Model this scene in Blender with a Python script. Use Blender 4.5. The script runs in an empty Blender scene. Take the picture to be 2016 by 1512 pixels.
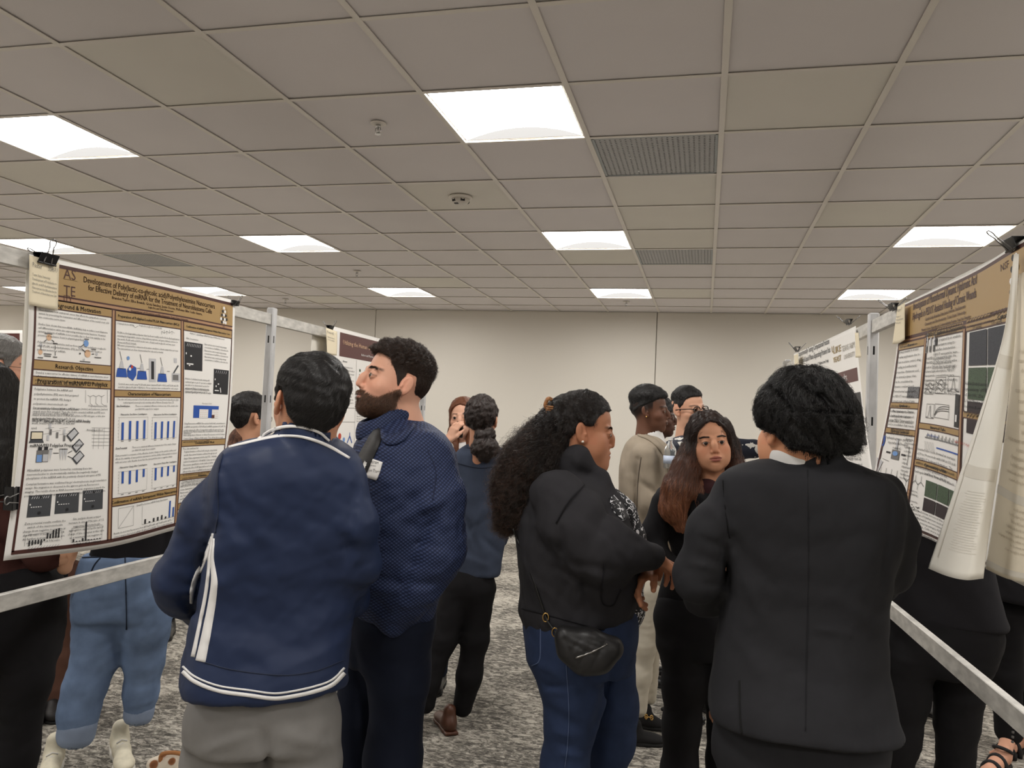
import bpy, math, random
import numpy as np
from mathutils import Vector, Matrix

# ------------------------------------------------------------------ camera, world, exposure
SC = bpy.context.scene
COL = SC.collection
FPX, YAW, PIT, ROL = 1553.75, .2413, .0404, .04345
_f = np.array([-math.sin(YAW)*math.cos(PIT), math.cos(YAW)*math.cos(PIT), math.sin(PIT)])
_r = np.array([math.cos(YAW), math.sin(YAW), 0.]); _u = np.cross(_r, _f)
_r, _u = _r*math.cos(ROL)+_u*math.sin(ROL), -_r*math.sin(ROL)+_u*math.cos(ROL)
CAM = np.array([0., 0., 1.58])
cd = bpy.data.cameras.new('camera'); cam = bpy.data.objects.new('camera', cd); COL.objects.link(cam)
cd.sensor_fit = 'HORIZONTAL'; cd.sensor_width = 36; cd.lens = 36*FPX/2016; cd.clip_start = .05; cd.clip_end = 100
mw = Matrix.Identity(4)
for i in range(3):
    mw[i][0] = _r[i]; mw[i][1] = _u[i]; mw[i][2] = -_f[i]; mw[i][3] = CAM[i]
cam.matrix_world = mw
SC.camera = cam
SC.view_settings.view_transform = 'Standard'; SC.view_settings.look = 'None'
SC.view_settings.gamma = 1; SC.view_settings.use_curve_mapping = False
SC.view_settings.exposure = 1.17
wd = bpy.data.worlds.new('world'); SC.world = wd; wd.use_nodes = True
wd.node_tree.nodes['Background'].inputs[0].default_value = (.05, .05, .05, 1)
wd.node_tree.nodes['Background'].inputs[1].default_value = .3
LAMP = 11.0          # radiance of the ceiling panels
SC.cycles.max_bounces = 8; SC.cycles.diffuse_bounces = 4; SC.cycles.glossy_bounces = 3
SC.cycles.transparent_max_bounces = 8; SC.cycles.caustics_reflective = False; SC.cycles.caustics_refractive = False
SC.cycles.sample_clamp_indirect = 6

def W(px, py, d):          # a point seen at pixel px,py at depth d, in the room's metres
    return CAM + d*(_f + _r*(px-1008)/FPX + _u*(756-py)/FPX)
def PX(p):
    w = np.asarray(p)-CAM; d = w@_f
    return 1008+FPX*(w@_r)/d, 756-FPX*(w@_u)/d, d
def onplane(px, py, x0, dx, off=0.):   # meets the upright plane x = x0+dx*y
    v = _f + _r*(px-1008)/FPX + _u*(756-py)/FPX
    t = (x0+off)/(v[0]-dx*v[1]); return CAM+t*v

# ------------------------------------------------------------------ materials
def lin(c):
    c = [x/255. for x in c[:3]]
    return tuple([x/12.92 if x <= .04045 else ((x+.055)/1.055)**2.4 for x in c])+(1.,)
MATS = {}
def mat(name, col=(128,128,128), rough=.6, metal=0., spec=.5, emit=None, estr=0., alpha=None, trans=0., bump=None, vary=None, attr=None, sheen=0., ior=1.45, sss=0.):
    """bump=(scale,strength,distance[,stretch xyz]); vary=(scale,amount,detail[,stretch]) mottles the colour."""
    if name in MATS: return MATS[name]
    m = bpy.data.materials.new(name); m.use_nodes = True; nt = m.node_tree; b = nt.nodes['Principled BSDF']
    b.inputs['Base Color'].default_value = lin(col); b.inputs['Roughness'].default_value = rough
    b.inputs['Metallic'].default_value = metal; b.inputs['Specular IOR Level'].default_value = spec
    b.inputs['Transmission Weight'].default_value = trans; b.inputs['IOR'].default_value = ior
    if sheen: b.inputs['Sheen Weight'].default_value = sheen; b.inputs['Sheen Roughness'].default_value = .4
    if sss:
        b.inputs['Subsurface Weight'].default_value = sss; b.inputs['Subsurface Radius'].default_value = (.010, .004, .002); b.inputs['Subsurface Scale'].default_value = 1.
    if emit: b.inputs['Emission Color'].default_value = lin(emit); b.inputs['Emission Strength'].default_value = estr
    tc = nt.nodes.new('ShaderNodeTexCoord')
    def noise(scale, detail, stretch):
        mp = nt.nodes.new('ShaderNodeMapping'); mp.inputs['Scale'].default_value = stretch
        n = nt.nodes.new('ShaderNodeTexNoise'); n.inputs['Scale'].default_value = scale; n.inputs['Detail'].default_value = detail
        nt.links.new(tc.outputs['Object'], mp.inputs[0]); nt.links.new(mp.outputs[0], n.inputs['Vector']); return n
    src = None
    if attr:
        a = nt.nodes.new('ShaderNodeAttribute'); a.attribute_name = attr; src = a.outputs['Color']
    if vary:
        n = noise(vary[0], vary[2], vary[3] if len(vary) > 3 else (1,1,1))
        mr = nt.nodes.new('ShaderNodeMapRange'); mr.inputs[1].default_value = .3; mr.inputs[2].default_value = .7
        mr.inputs[3].default_value = 1-vary[1]; mr.inputs[4].default_value = 1+vary[1]
        nt.links.new(n.outputs['Fac'], mr.inputs[0])
        mx = nt.nodes.new('ShaderNodeVectorMath'); mx.operation = 'SCALE'
        if src is not None: nt.links.new(src, mx.inputs[0])
        else: mx.inputs[0].default_value = lin(col)[:3]
        nt.links.new(mr.outputs[0], mx.inputs['Scale']); src = mx.outputs[0]
    if src is not None: nt.links.new(src, b.inputs['Base Color'])
    if bump:
        n = noise(bump[0], 4, bump[3] if len(bump) > 3 else (1,1,1))
        bp = nt.nodes.new('ShaderNodeBump'); bp.inputs['Strength'].default_value = bump[1]; bp.inputs['Distance'].default_value = bump[2]
        nt.links.new(n.outputs['Fac'], bp.inputs['Height']); nt.links.new(bp.outputs[0], b.inputs['Normal'])
    MATS[name] = m; return m

# ------------------------------------------------------------------ object helpers
def tag(o, label=None, cat=None, group=None, kind=None):
    if label: o['label'] = label
    if cat: o['category'] = cat
    if group: o['group'] = group
    if kind: o['kind'] = kind
    return o
def empty(name, loc=(0,0,0), **k):
    o = bpy.data.objects.new(name, None); COL.objects.link(o); o.location = loc; o.empty_display_size = .1
    return tag(o, **k)
def link(name, me, m=None, parent=None, **k):
    o = bpy.data.objects.new(name, me); COL.objects.link(o)
    if m is not None and len(me.materials) == 0: me.materials.append(m)
    if parent is not None:
        o.parent = parent; pl = parent
        loc = Vector((0,0,0))
        while pl is not None: loc += pl.location; pl = pl.parent
        o.location = -loc
    return tag(o, **k)
def mesh_np(name, V, Fq, smooth=True, cols=None, mats=None, mi=None):
    """V (n,3); Fq list of arrays of faces of equal side count."""
    me = bpy.data.meshes.new(name); V = np.asarray(V, dtype=np.float32)
    if not isinstance(Fq, (list, tuple)): Fq = [Fq]
    Fq = [np.asarray(f, dtype=np.int32) for f in Fq if len(f)]
    loops = np.concatenate([f.ravel() for f in Fq]); tot = np.concatenate([np.full(len(f), f.shape[1], dtype=np.int32) for f in Fq])
    st = np.concatenate([[0], np.cumsum(tot)[:-1]]).astype(np.int32)
    me.vertices.add(len(V)); me.vertices.foreach_set('co', V.ravel())
    me.loops.add(len(loops)); me.loops.foreach_set('vertex_index', loops)
    me.polygons.add(len(tot)); me.polygons.foreach_set('loop_start', st); me.polygons.foreach_set('loop_total', tot)
    me.polygons.foreach_set('use_smooth', np.full(len(tot), bool(smooth)))
    if mats:
        for m in mats: me.materials.append(m)
    if mi is not None: me.polygons.foreach_set('material_index', np.asarray(mi, dtype=np.int32))
    if cols is not None:
        a = me.color_attributes.new('Col', 'FLOAT_COLOR', 'POINT')
        c = np.ones((len(V), 4), dtype=np.float32); c[:, :3] = cols; a.data.foreach_set('color', c.ravel())
    me.update(calc_edges=True); return me
class MB:
    """collects simple solids for ONE mesh"""
    def __init__(s): s.v = []; s.f = {}; s.n = 0
    def put(s, V, Fs):
        V = np.asarray(V, float)
        for f in Fs: s.f.setdefault(len(f), []).append([i+s.n for i in f])
        s.v.append(V); s.n += len(V); return s
    def box(s, c, h, M=None, bev=0.):
        c = np.asarray(c, float); h = np.asarray(h, float)
        sg = np.array([[x,y,z] for x in (-1,1) for y in (-1,1) for z in (-1,1)], float)
        if bev <= 0:
            V = sg*h; Fs = [(0,1,3,2),(4,6,7,5),(0,4,5,1),(2,3,7,6),(0,2,6,4),(1,5,7,3)]
        else:
            b = min(bev, *(h*.9)); V = []; idx = {}
            for i, q in enumerate(sg):
                for a in range(3):
                    w = q*(h-b); w[a] = q[a]*h[a]; idx[(i, a)] = len(V); V.append(w)
            V = np.array(V); Fs = []
            quads = [((0,1,3,2),0),((4,6,7,5),0),((0,4,5,1),1),((2,3,7,6),1),((0,2,6,4),2),((1,5,7,3),2)]
            for qd, a in quads: Fs.append([idx[(i, a)] for i in qd])
            for i in range(8):
                for j in range(i+1, 8):
                    df = i ^ j
                    if df in (1,2,4):
                        ax = {4:0,2:1,1:2}[df]; o = [a for a in range(3) if a != ax]
                        Fs.append([idx[(i,o[0])], idx[(j,o[0])], idx[(j,o[1])], idx[(i,o[1])]])
                Fs.append([idx[(i,0)], idx[(i,1)], idx[(i,2)]])
        if M is not None: V = V@np.asarray(M, float)[:3,:3].T
        return s.put(V+c, Fs)
    def tube(s, pts, r, n=8, caps=True, closed=False):
        P = np.asarray(pts, float); m = len(P); R = np.full(m, r) if np.isscalar(r) else np.asarray(r, float)
        T = np.gradient(P, axis=0) if not closed else np.roll(P,-1,0)-np.roll(P,1,0)
        T /= np.linalg.norm(T, axis=1)[:, None]+1e-12
        up = np.array([0,0,1.]) if abs(T[0][2]) < .9 else np.array([1.,0,0]); N = []
        a = np.cross(T[0], up); a /= np.linalg.norm(a)
        for t in T:
            a = a-t*(a@t); a /= np.linalg.norm(a)+1e-12; N.append(a.copy())
        N = np.array(N); B = np.cross(T, N); th = np.arange(n)*2*math.pi/n
        V = P[:,None]+R[:,None,None]*(np.cos(th)[None,:,None]*N[:,None]+np.sin(th)[None,:,None]*B[:,None])
        Fs = []
        for i in range(m if closed else m-1):
            for j in range(n):
                i2 = (i+1) % m; j2 = (j+1) % n
                Fs.append([i*n+j, i*n+j2, i2*n+j2, i2*n+j])
        if caps and not closed: Fs += [list(range(n))[::-1], [(m-1)*n+j for j in range(n)]]
        return s.put(V.reshape(-1,3), Fs)
    def lathe(s, c, prof, n=24, M=None):
        prof = np.asarray(prof, float); th = np.arange(n)*2*math.pi/n
        V = np.stack([prof[:,0,None]*np.cos(th), prof[:,0,None]*np.sin(th), np.repeat(prof[:,1,None], n, 1)], -1).reshape(-1,3)
        if M is not None: V = V@np.asarray(M, float)[:3,:3].T
        Fs = [[i*n+j, i*n+(j+1)%n, (i+1)*n+(j+1)%n, (i+1)*n+j] for i in range(len(prof)-1) for j in range(n)]
        Fs += [list(range(n))[::-1], [(len(prof)-1)*n+j for j in range(n)]]
        return s.put(V+np.asarray(c, float), Fs)
    def mesh(s, name, smooth=False):
        return mesh_np(name, np.concatenate(s.v), [np.array(v) for v in s.f.values()], smooth)
    def build(s, name, m, parent=None, smooth=False, **k): return link(name, s.mesh(name, smooth), m, parent, **k)

# ------------------------------------------------------------------ the room
T = .6096; GX, GY, HC = .030, 3.026, 2.90
YW, XL, XR, YB = 9.61, -11.0, 5.2, -4.5
m_tile = mat('ceiling_tile', (224,219,219), .95, spec=.1, bump=(260,.25,.001), vary=(1.2,.03,3))
m_tile2 = mat('ceiling_tile_warm', (226,222,214), .95, spec=.1, bump=(260,.25,.001), vary=(1.2,.03,3))
m_bar = mat('ceiling_bar_white', (226,220,212), .45)
m_wall = mat('wall_paint', (217,212,203), .9, spec=.2, bump=(180,.06,.001), vary=(.7,.02,2))
m_base = mat('baseboard_white', (220,216,208), .6)

# carpet: grey and cream broken streaks
def carpet():
    m = bpy.data.materials.new('patterned_carpet'); m.use_nodes = True; nt = m.node_tree; b = nt.nodes['Principled BSDF']
    b.inputs['Roughness'].default_value = 1.; b.inputs['Specular IOR Level'].default_value = .1
    tc = nt.nodes.new('ShaderNodeTexCoord')
    def noi(sc, st, det, dist=0., rgh=.6):
        mp = nt.nodes.new('ShaderNodeMapping'); mp.inputs['Scale'].default_value = st; mp.inputs['Rotation'].default_value = (0,0,.25)
        n = nt.nodes.new('ShaderNodeTexNoise'); n.inputs['Scale'].default_value = sc; n.inputs['Detail'].default_value = det
        n.inputs['Distortion'].default_value = dist; n.inputs['Roughness'].default_value = rgh
        nt.links.new(tc.outputs['Object'], mp.inputs[0]); nt.links.new(mp.outputs[0], n.inputs['Vector']); return n.outputs['Fac']
    def ma(op, a, bb, clamp=False):
        n = nt.nodes.new('ShaderNodeMath'); n.operation = op; n.use_clamp = clamp
        for i, x in enumerate((a, bb)):
            if isinstance(x, (int, float)): n.inputs[i].default_value = x
            else: nt.links.new(x, n.inputs[i])
        return n.outputs[0]
    fine = noi(20, (1,1.9,1), 10, .9, .80); big = noi(1.6, (1,1.3,1), 3, .8); grain = noi(260, (1,1,1), 2)
    s = ma('ADD', ma('MULTIPLY', fine, 1.0), ma('MULTIPLY', big, .30)); s = ma('ADD', s, ma('MULTIPLY', grain, .10))
    cr = nt.nodes.new('ShaderNodeValToRGB'); nt.links.new(ma('SUBTRACT', s, .20, True), cr.inputs[0])
    e = cr.color_ramp.elements; e[0].position = .40; e[0].color = lin((76,73,69)); e[1].position = .60; e[1].color = lin((192,186,175))
    k = cr.color_ramp.elements.new(.48); k.color = lin((116,112,105)); k = cr.color_ramp.elements.new(.53); k.color = lin((163,157,147))
    nt.links.new(cr.outputs[0], b.inputs['Base Color'])
    bp = nt.nodes.new('ShaderNodeBump'); bp.inputs['Strength'].default_value = .5; bp.inputs['Distance'].default_value = .004
    nt.links.new(ma('ADD', grain, fine), bp.inputs['Height']); nt.links.new(bp.outputs[0], b.inputs['Normal'])
    return m
MB().box(((XL+XR)/2, (YB+YW)/2, -.05), ((XR-XL)/2+.1, (YW-YB)/2+.1, .05)).build('floor', carpet(), kind='structure', label='grey and cream streaked patterned carpet')
MB().box(((XL+XR)/2, YB-.05, HC/2), ((XR-XL)/2, .05, HC/2)).build('wall_near', m_wall, kind='structure')
MB().box((XL-.05, (YB+YW)/2, HC/2), (.05, (YW-YB)/2, HC/2)).build('wall_left', m_wall, kind='structure')
MB().box((XR+.05, (YB+YW)/2, HC/2), (.05, (YW-YB)/2, HC/2)).build('wall_right', m_wall, kind='structure')
wf = MB().box(((XL+XR)/2, YW+.08, HC/2), ((XR-XL)/2, .05, HC/2)).build('wall_far', mat('wall_seam_dark', (120,114,104), .9), kind='structure', label='long cream wall across the far end of the room')
seams = [XL, -7.9, -4.25, -.6, 3.05, XR]
for a, b in zip(seams[:-1], seams[1:]):
    MB().box(((a+b)/2, YW+.015, HC/2), ((b-a)/2-.004, .015, HC/2), bev=.004).build('wall_panel', m_wall, wf)
MB().box(((XL+XR)/2, YW-.008, .055), ((XR-XL)/2, .008, .055), bev=.003).build('baseboard_far', m_base, kind='structure')

# ceiling grid, tiles, lights, vents
ceil = MB().box(((XL+XR)/2, (YB+YW)/2, HC+.13), ((XR-XL)/2+.1, (YW-YB)/2+.1, .03)).build('ceiling', mat('plenum', (90,88,85), .9), kind='structure', label='suspended ceiling of square white tiles')
i0, i1 = math.floor((XL-GX)/T), math.ceil((XR-GX)/T); j0, j1 = math.floor((YB-GY)/T), math.ceil((YW-GY)/T)
lights = {(i, j) for i in range(-18, 10, 4) for j in (-8, -4, 0, 4, 8)}
lights = {(i, j) for i, j in lights if i0 <= i < i1}
vents = {(-1, 1), (-1, 5), (-9, 5)}
def tile_verts(x0, x1, y0, y1):
    z = HC+.007
    return MB().box(((x0+x1)/2, (y0+y1)/2, z+.008), ((x1-x0)/2-.002, (y1-y0)/2-.002, .008), bev=.002)
std = tile_verts(-T/2, T/2, -T/2, T/2).mesh('ceiling_tile')
std.materials.append(m_tile)
std2 = std.copy(); std2.materials.clear(); std2.materials.append(m_tile2)
rest = MB(); ntile = 0
for i in range(i0, i1):
    for j in range(j0, j1):
        if (i, j) in lights or (i, j) in vents: continue
        x0, x1 = max(GX+i*T, XL), min(GX+(i+1)*T, XR); y0, y1 = max(GY+j*T, YB), min(GY+(j+1)*T, YW)
        cx, cy = (x0+x1)/2, (y0+y1)/2; px, py, d = PX((cx, cy, HC)); q = [PX((a, b, HC)) for a in (x0,x1) for b in (y0,y1)]
        vis = min(w[2] for w in q) > .3 and max(w[0] for w in q) > 0 and min(w[0] for w in q) < 2016 and max(w[1] for w in q) > -5
        if vis:
            if x1-x0 > T-.01 and y1-y0 > T-.01:
                o = bpy.data.objects.new('ceiling_tile', std2 if (i*7+j*5) % 11 == 0 or (i, j) in ((-1,2),(-1,3),(-1,4)) else std); COL.objects.link(o); o.parent = ceil; o.location = (cx, cy, ((i*13+j*7) % 5-2)*.0004)
            else: tile_verts(x0, x1, y0, y1).build('ceiling_tile', m_tile, ceil)
            ntile += 1
        else: rest.box((cx, cy, HC+.015), ((x1-x0)/2-.002, (y1-y0)/2-.002, .008))
rest.build('ceiling_tiles', m_tile, ceil, kind='stuff')
for i in range(i0+1, i1):
    x = GX+i*T
    MB().box((x, (YB+YW)/2, HC+.001), (.0125, (YW-YB)/2, .0015), bev=.0008).box((x, (YB+YW)/2, HC+.02), (.0015, (YW-YB)/2, .018)).build('ceiling_main_bar', m_bar, ceil)
for j in range(j0+1, j1):
    y = GY+j*T
    MB().box(((XL+XR)/2, y, HC+.0015), ((XR-XL)/2, .0115, .0012), bev=.0006).box(((XL+XR)/2, y, HC+.02), ((XR-XL)/2, .0015, .018)).build('ceiling_cross_bar', m_bar, ceil)
MB().box(((XL+XR)/2, YW-.011, HC+.001), ((XR-XL)/2, .011, .0015)).build('ceiling_edge_angle', m_bar, ceil)

m_lamp = mat('lamp_diffuser', (255,255,255), .5, emit=(255,252,247), estr=LAMP)
m_lampend = mat('lamp_end_plate', (40,40,40), .8, spec=0., emit=(255,251,246), estr=.26)
m_house = mat('lamp_housing', (232,230,226), .4)
def diffuser_mesh():
    mb = MB(); n = 12; h = T/2-.022; w = .50*h; xs = np.linspace(-h, h, 2*n+1)
    zs = np.where(np.abs(xs) < h, .052*(1-(xs/h)**2), 0.)
    V = [(x, y, z) for y in (-h, h) for x, z in zip(xs, zs)]; m = len(xs)
    return mb.put(V, [[i, i+m, i+m+1, i+1] for i in range(m-1)]).mesh('diffuser', True)
def endplate_mesh(sd):
    h = T/2-.022; xs = np.linspace(-h, h, 25); zs = .052*(1-(xs/h)**2); m = len(xs); mb = MB()
    for s in (sd,):
        V = [(x, s*(h-.001), 0) for x in xs]+[(x, s*(h-.001), z+.0008) for x, z in zip(xs, zs)]
        mb.put(V, [[i, i+1, i+m+1, i+m] if s > 0 else [i+m, i+m+1, i+1, i] for i in range(m-1)])
    return mb.mesh('end_plate')
def housing_mesh():
    h = T/2-.013; mb = MB()
    for s in (-1, 1):
        mb.box((s*(h-.0045), 0, .006), (.0045, h, .006)); mb.box((0, s*(h-.0045), .006), (h, .0045, .006))
    return mb.box((0, 0, .075), (h, h, .004)).mesh('housing')
dm, em, em2, hm = diffuser_mesh(), endplate_mesh(1), endplate_mesh(-1), housing_mesh(); em2.materials.append(m_lampend)
dm.materials.append(m_lamp); em.materials.append(m_lampend); hm.materials.append(m_house)
LNAMES = {(-2,0):'square glowing panel light, the largest, above the aisle between sprinkler and vent', (-6,0):'glowing panel light cut by the photo edge above the gold-headed poster with the long title',
 (-2,4):'panel light in the middle row beside the farther dark vent', (-6,4):'panel light in the middle row between the smoke detector and the binder-clipped poster',
 (-10,4):'panel light showing right above the big upright-handled binder clip', (2,4):'panel light above the gold poster about photothermal hydrogels',
 (-10,8):'small far panel light just above the right clip of the long-titled gold poster', (-6,8):'small far panel light nearest above the bearded man', (-2,8):'small far panel light with a sprinkler just beyond it',
 (2,8):'small far panel light above the clip of the hydrogel poster'}
for (i, j) in sorted(lights):
    cx, cy = GX+(i+.5)*T, GY+(j+.5)*T
    t = empty('ceiling_light', (cx, cy, HC+.0085), label=LNAMES.get((i, j), 'square panel light of the ceiling outside the picture'), cat='ceiling light', group='ceiling panel lights')
    for nm, me in (('housing', hm), ('diffuser', dm), ('end_plate', em), ('end_plate', em2)):
        o = bpy.data.objects.new(nm, me); COL.objects.link(o); o.parent = t
m_vent = mat('vent_grey', (176,176,176), .6, bump=(700,.6,.001), vary=(330,.22,1)); m_ventc = mat('vent_core', (118,118,120), .7, vary=(140,.25,2))
VN = {(-1,1):'large perforated grey air return beside the largest ceiling light', (-1,5):'narrow-looking farther perforated grey air return', (-9,5):'perforated grey air return over the long-titled gold poster'}
for (i, j) in vents:
    cx, cy = GX+(i+.5)*T, GY+(j+.5)*T; h = T/2-.0135
    t = empty('ceiling_vent', (cx, cy, HC), label=VN[(i, j)], cat='air vent', group='ceiling air vents')
    MB().box((cx, cy, HC+.06), (h, h, .004)).build('backing', m_ventc, t)
    mb = MB(); n = 24
    for k in range(n+1):
        q = -h+2*h*k/n; mb.box((cx+q, cy, HC+.006), (.0078, h, .0008)); mb.box((cx, cy+q, HC+.0064), (h, .0078, .0008))
    mb.build('perforated_plate', m_vent, t)
    mb = MB()
    for s in (-1, 1): mb.box((cx+s*(h-.006), cy, HC+.005), (.006, h, .003)); mb.box((cx, cy+s*(h-.006), HC+.005), (h, .006, .003))
    mb.build('rim', mat('vent_rim', (150,156,158), .4), t)
    mb = MB().lathe((cx, cy-.03, HC+.02), [(.001,.0),(.12,.0),(.13,.01),(.13,.035)], 24)
    mb.box((cx-.06, cy+.03, HC+.014), (.05, .02, .006)).box((cx+.05, cy+.07, HC+.014), (.035, .014, .006)); mb.build('damper', m_ventc, t)
m_chr = mat('chrome', (200,200,200), .2, metal=1.)
def sprinkler(px, py, label):
    v = _f + _r*(px-1008)/FPX + _u*(756-py)/FPX; p = CAM+v*(HC-CAM[2])/v[2]
    t = empty('fire_sprinkler', tuple(p), label=label, cat='sprinkler', group='ceiling sprinklers')
    MB().lathe(p+[0,0,-.006], [(.001,0),(.030,0),(.036,.004),(.036,.007)], 24).build('escutcheon', m_bar, t, smooth=True)
    mb = MB().lathe(p+[0,0,-.022], [(.001,0),(.011,0),(.011,.018)], 12)
    for s in (-1, 1): mb.tube([p+[s*.010,0,-.020], p+[s*.014,0,-.034], p+[s*.004,0,-.048]], .0025, 6)
    mb.lathe(p+[0,0,-.046], [(.001,0),(.004,0),(.003,.025)], 10)
    mb.build('frame', m_chr, t, smooth=True)
    MB().lathe(p+[0,0,-.052], [(.001,0),(.014,.0),(.015,.002),(.001,.003)], 16).build('deflector', m_chr, t)
sprinkler(745, 243, 'chrome pendant fire sprinkler left of the largest light'); sprinkler(703, 534, 'tiny far sprinkler between two middle-distance ceiling lights')
sprinkler(1233, 594, 'tiny sprinkler just beyond the small far light near the wall seam'); sprinkler(562, 589, 'tiny sprinkler above the left frame post')
v = _f + _r*(907-1008)/FPX + _u*(756-388)/FPX; p = CAM+v*(HC-CAM[2])/v[2]
t = empty('smoke_detector', tuple(p), label='round white smoke detector on the ceiling beyond the sprinkler', cat='smoke detector')
MB().lathe(p+[0,0,-.012], [(.001,0),(.068,0),(.072,.004),(.072,.012)], 32).build('base', m_bar, t, smooth=True)
MB().lathe(p+[0,0,-.045], [(.001,0),(.022,.001),(.042,.006),(.052,.016),(.056,.034)], 32).build('dome', mat('detector_white', (215,210,202), .5), t, smooth=True)
m_dk = mat('dark_plastic', (35,33,32), .5)
for a in (-2.2, -1.0, .6, 2.2):
    c = p+[.047*math.cos(a), .047*math.sin(a), -.026]; M = np.array(Matrix.Rotation(a, 3, 'Z'))
    MB().box(c, (.006,.013,.008), M).build('sensor_slot', m_dk, t)
MB().box(p+[-.018,-.022,-.0445], (.012,.009,.002)).build('chip_label', m_dk, t)
# ------------------------------------------------------------------ poster frames
m_galv = mat('galvanised_rail', (196,193,187), .45, metal=.2, vary=(26,.22,5,(1,.8,2)), bump=(60,.15,.001))
m_post = mat('galvanised_post', (198,198,199), .4, metal=.25, vary=(22,.16,4,(1,1,.35)))
m_slot = mat('slot_dark', (28,28,28), .8)
def frame(x0, dx, ys, y0, y1, label, zt=2.035, zb=.99):
    X = lambda y: x0+dx*y
    t = empty('poster_frame', (X(ys[0]), ys[0], 0), label=label, cat='display frame', group='galvanised frames that carry the posters')
    ang = math.atan2(-dx, 1); M = np.array(Matrix.Rotation(ang, 3, 'Z'))
    nodes = sorted([y0]+list(ys)+[y1])
    for z, hh, hw in ((zt-.026, .026, .011), (zb-.026, .026, .011)):
        for a, b in zip(nodes[:-1], nodes[1:]):
            a2, b2 = a+(.021 if a in ys else 0), b-(.021 if b in ys else 0); c = (a2+b2)/2
            MB().box((X(c), c, z), (hw, (b2-a2)/2, hh), M, bev=.002).build('rail', m_galv, t)
    for y in ys:
        p = MB().box((X(y), y, (zt+.03)/2), (.019, .019, (zt+.03)/2), M, bev=.005).build('post', m_post, t)
        mb = MB()
        for k in range(7):
            z = zt-.12-k*.28
            for s in (-1, 1):
                mb.box(np.array([X(y), y, z])+M@[s*.0186, -.004, 0], (.0008, .0035, .017), M); mb.box(np.array([X(y), y, z])+M@[0, s*.0186, 0], (.0035, .0008, .017), M)
        mb.build('key_slot', m_slot, p, kind='stuff')
        MB().box((X(y), y, .006), (.28, .03, .006), bev=.003).build('foot', m_post, t)
    return t
frame(-2.0, 0., [3.33, 5.43], .95, 5.43, 'galvanised steel poster frame on the aisle left side, behind the navy jacket', zt=2.010)
frame(.775, -.041, [3.37, 5.72], 1.2, 5.72, 'galvanised steel poster frame on the aisle right side, beside the black suit', zt=2.020)

# ------------------------------------------------------------------ glyphs
GLY = {}
def glyph(ch, res):
    k = (ch, res)
    if k in GLY: return GLY[k]
    def mk(s):
        cu = bpy.data.curves.new('g', 'FONT'); cu.body = s; cu.resolution_u = res; cu.size = 1.
        ob = bpy.data.objects.new('g', cu); me = ob.to_mesh()
        V = np.zeros(len(me.vertices)*3, dtype=np.float32); me.vertices.foreach_get('co', V); V = V.reshape(-1, 3)[:, :2].copy()
        F = [tuple(p.vertices) for p in me.polygons]; ob.to_mesh_clear(); bpy.data.objects.remove(ob); bpy.data.curves.remove(cu)
        return V, F
    V, F = mk(ch) if ch != ' ' else (np.zeros((0,2), np.float32), [])
    a, _ = mk('H'+ch+'H'); b, _ = mk('HH'); adv = a[:,0].max()-b[:,0].max()
    tri = np.array([f for f in F if len(f) == 3], dtype=np.int32).reshape(-1,3)
    ex = [f for f in F if len(f) > 3]
    for f in ex: tri = np.concatenate([tri, np.array([[f[0], f[i], f[i+1]] for i in range(1, len(f)-1)], dtype=np.int32)])
    GLY[k] = (V, tri, adv); return GLY[k]
def textwidth(s, res=1): return sum(glyph(c, res)[2] for c in s)

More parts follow.
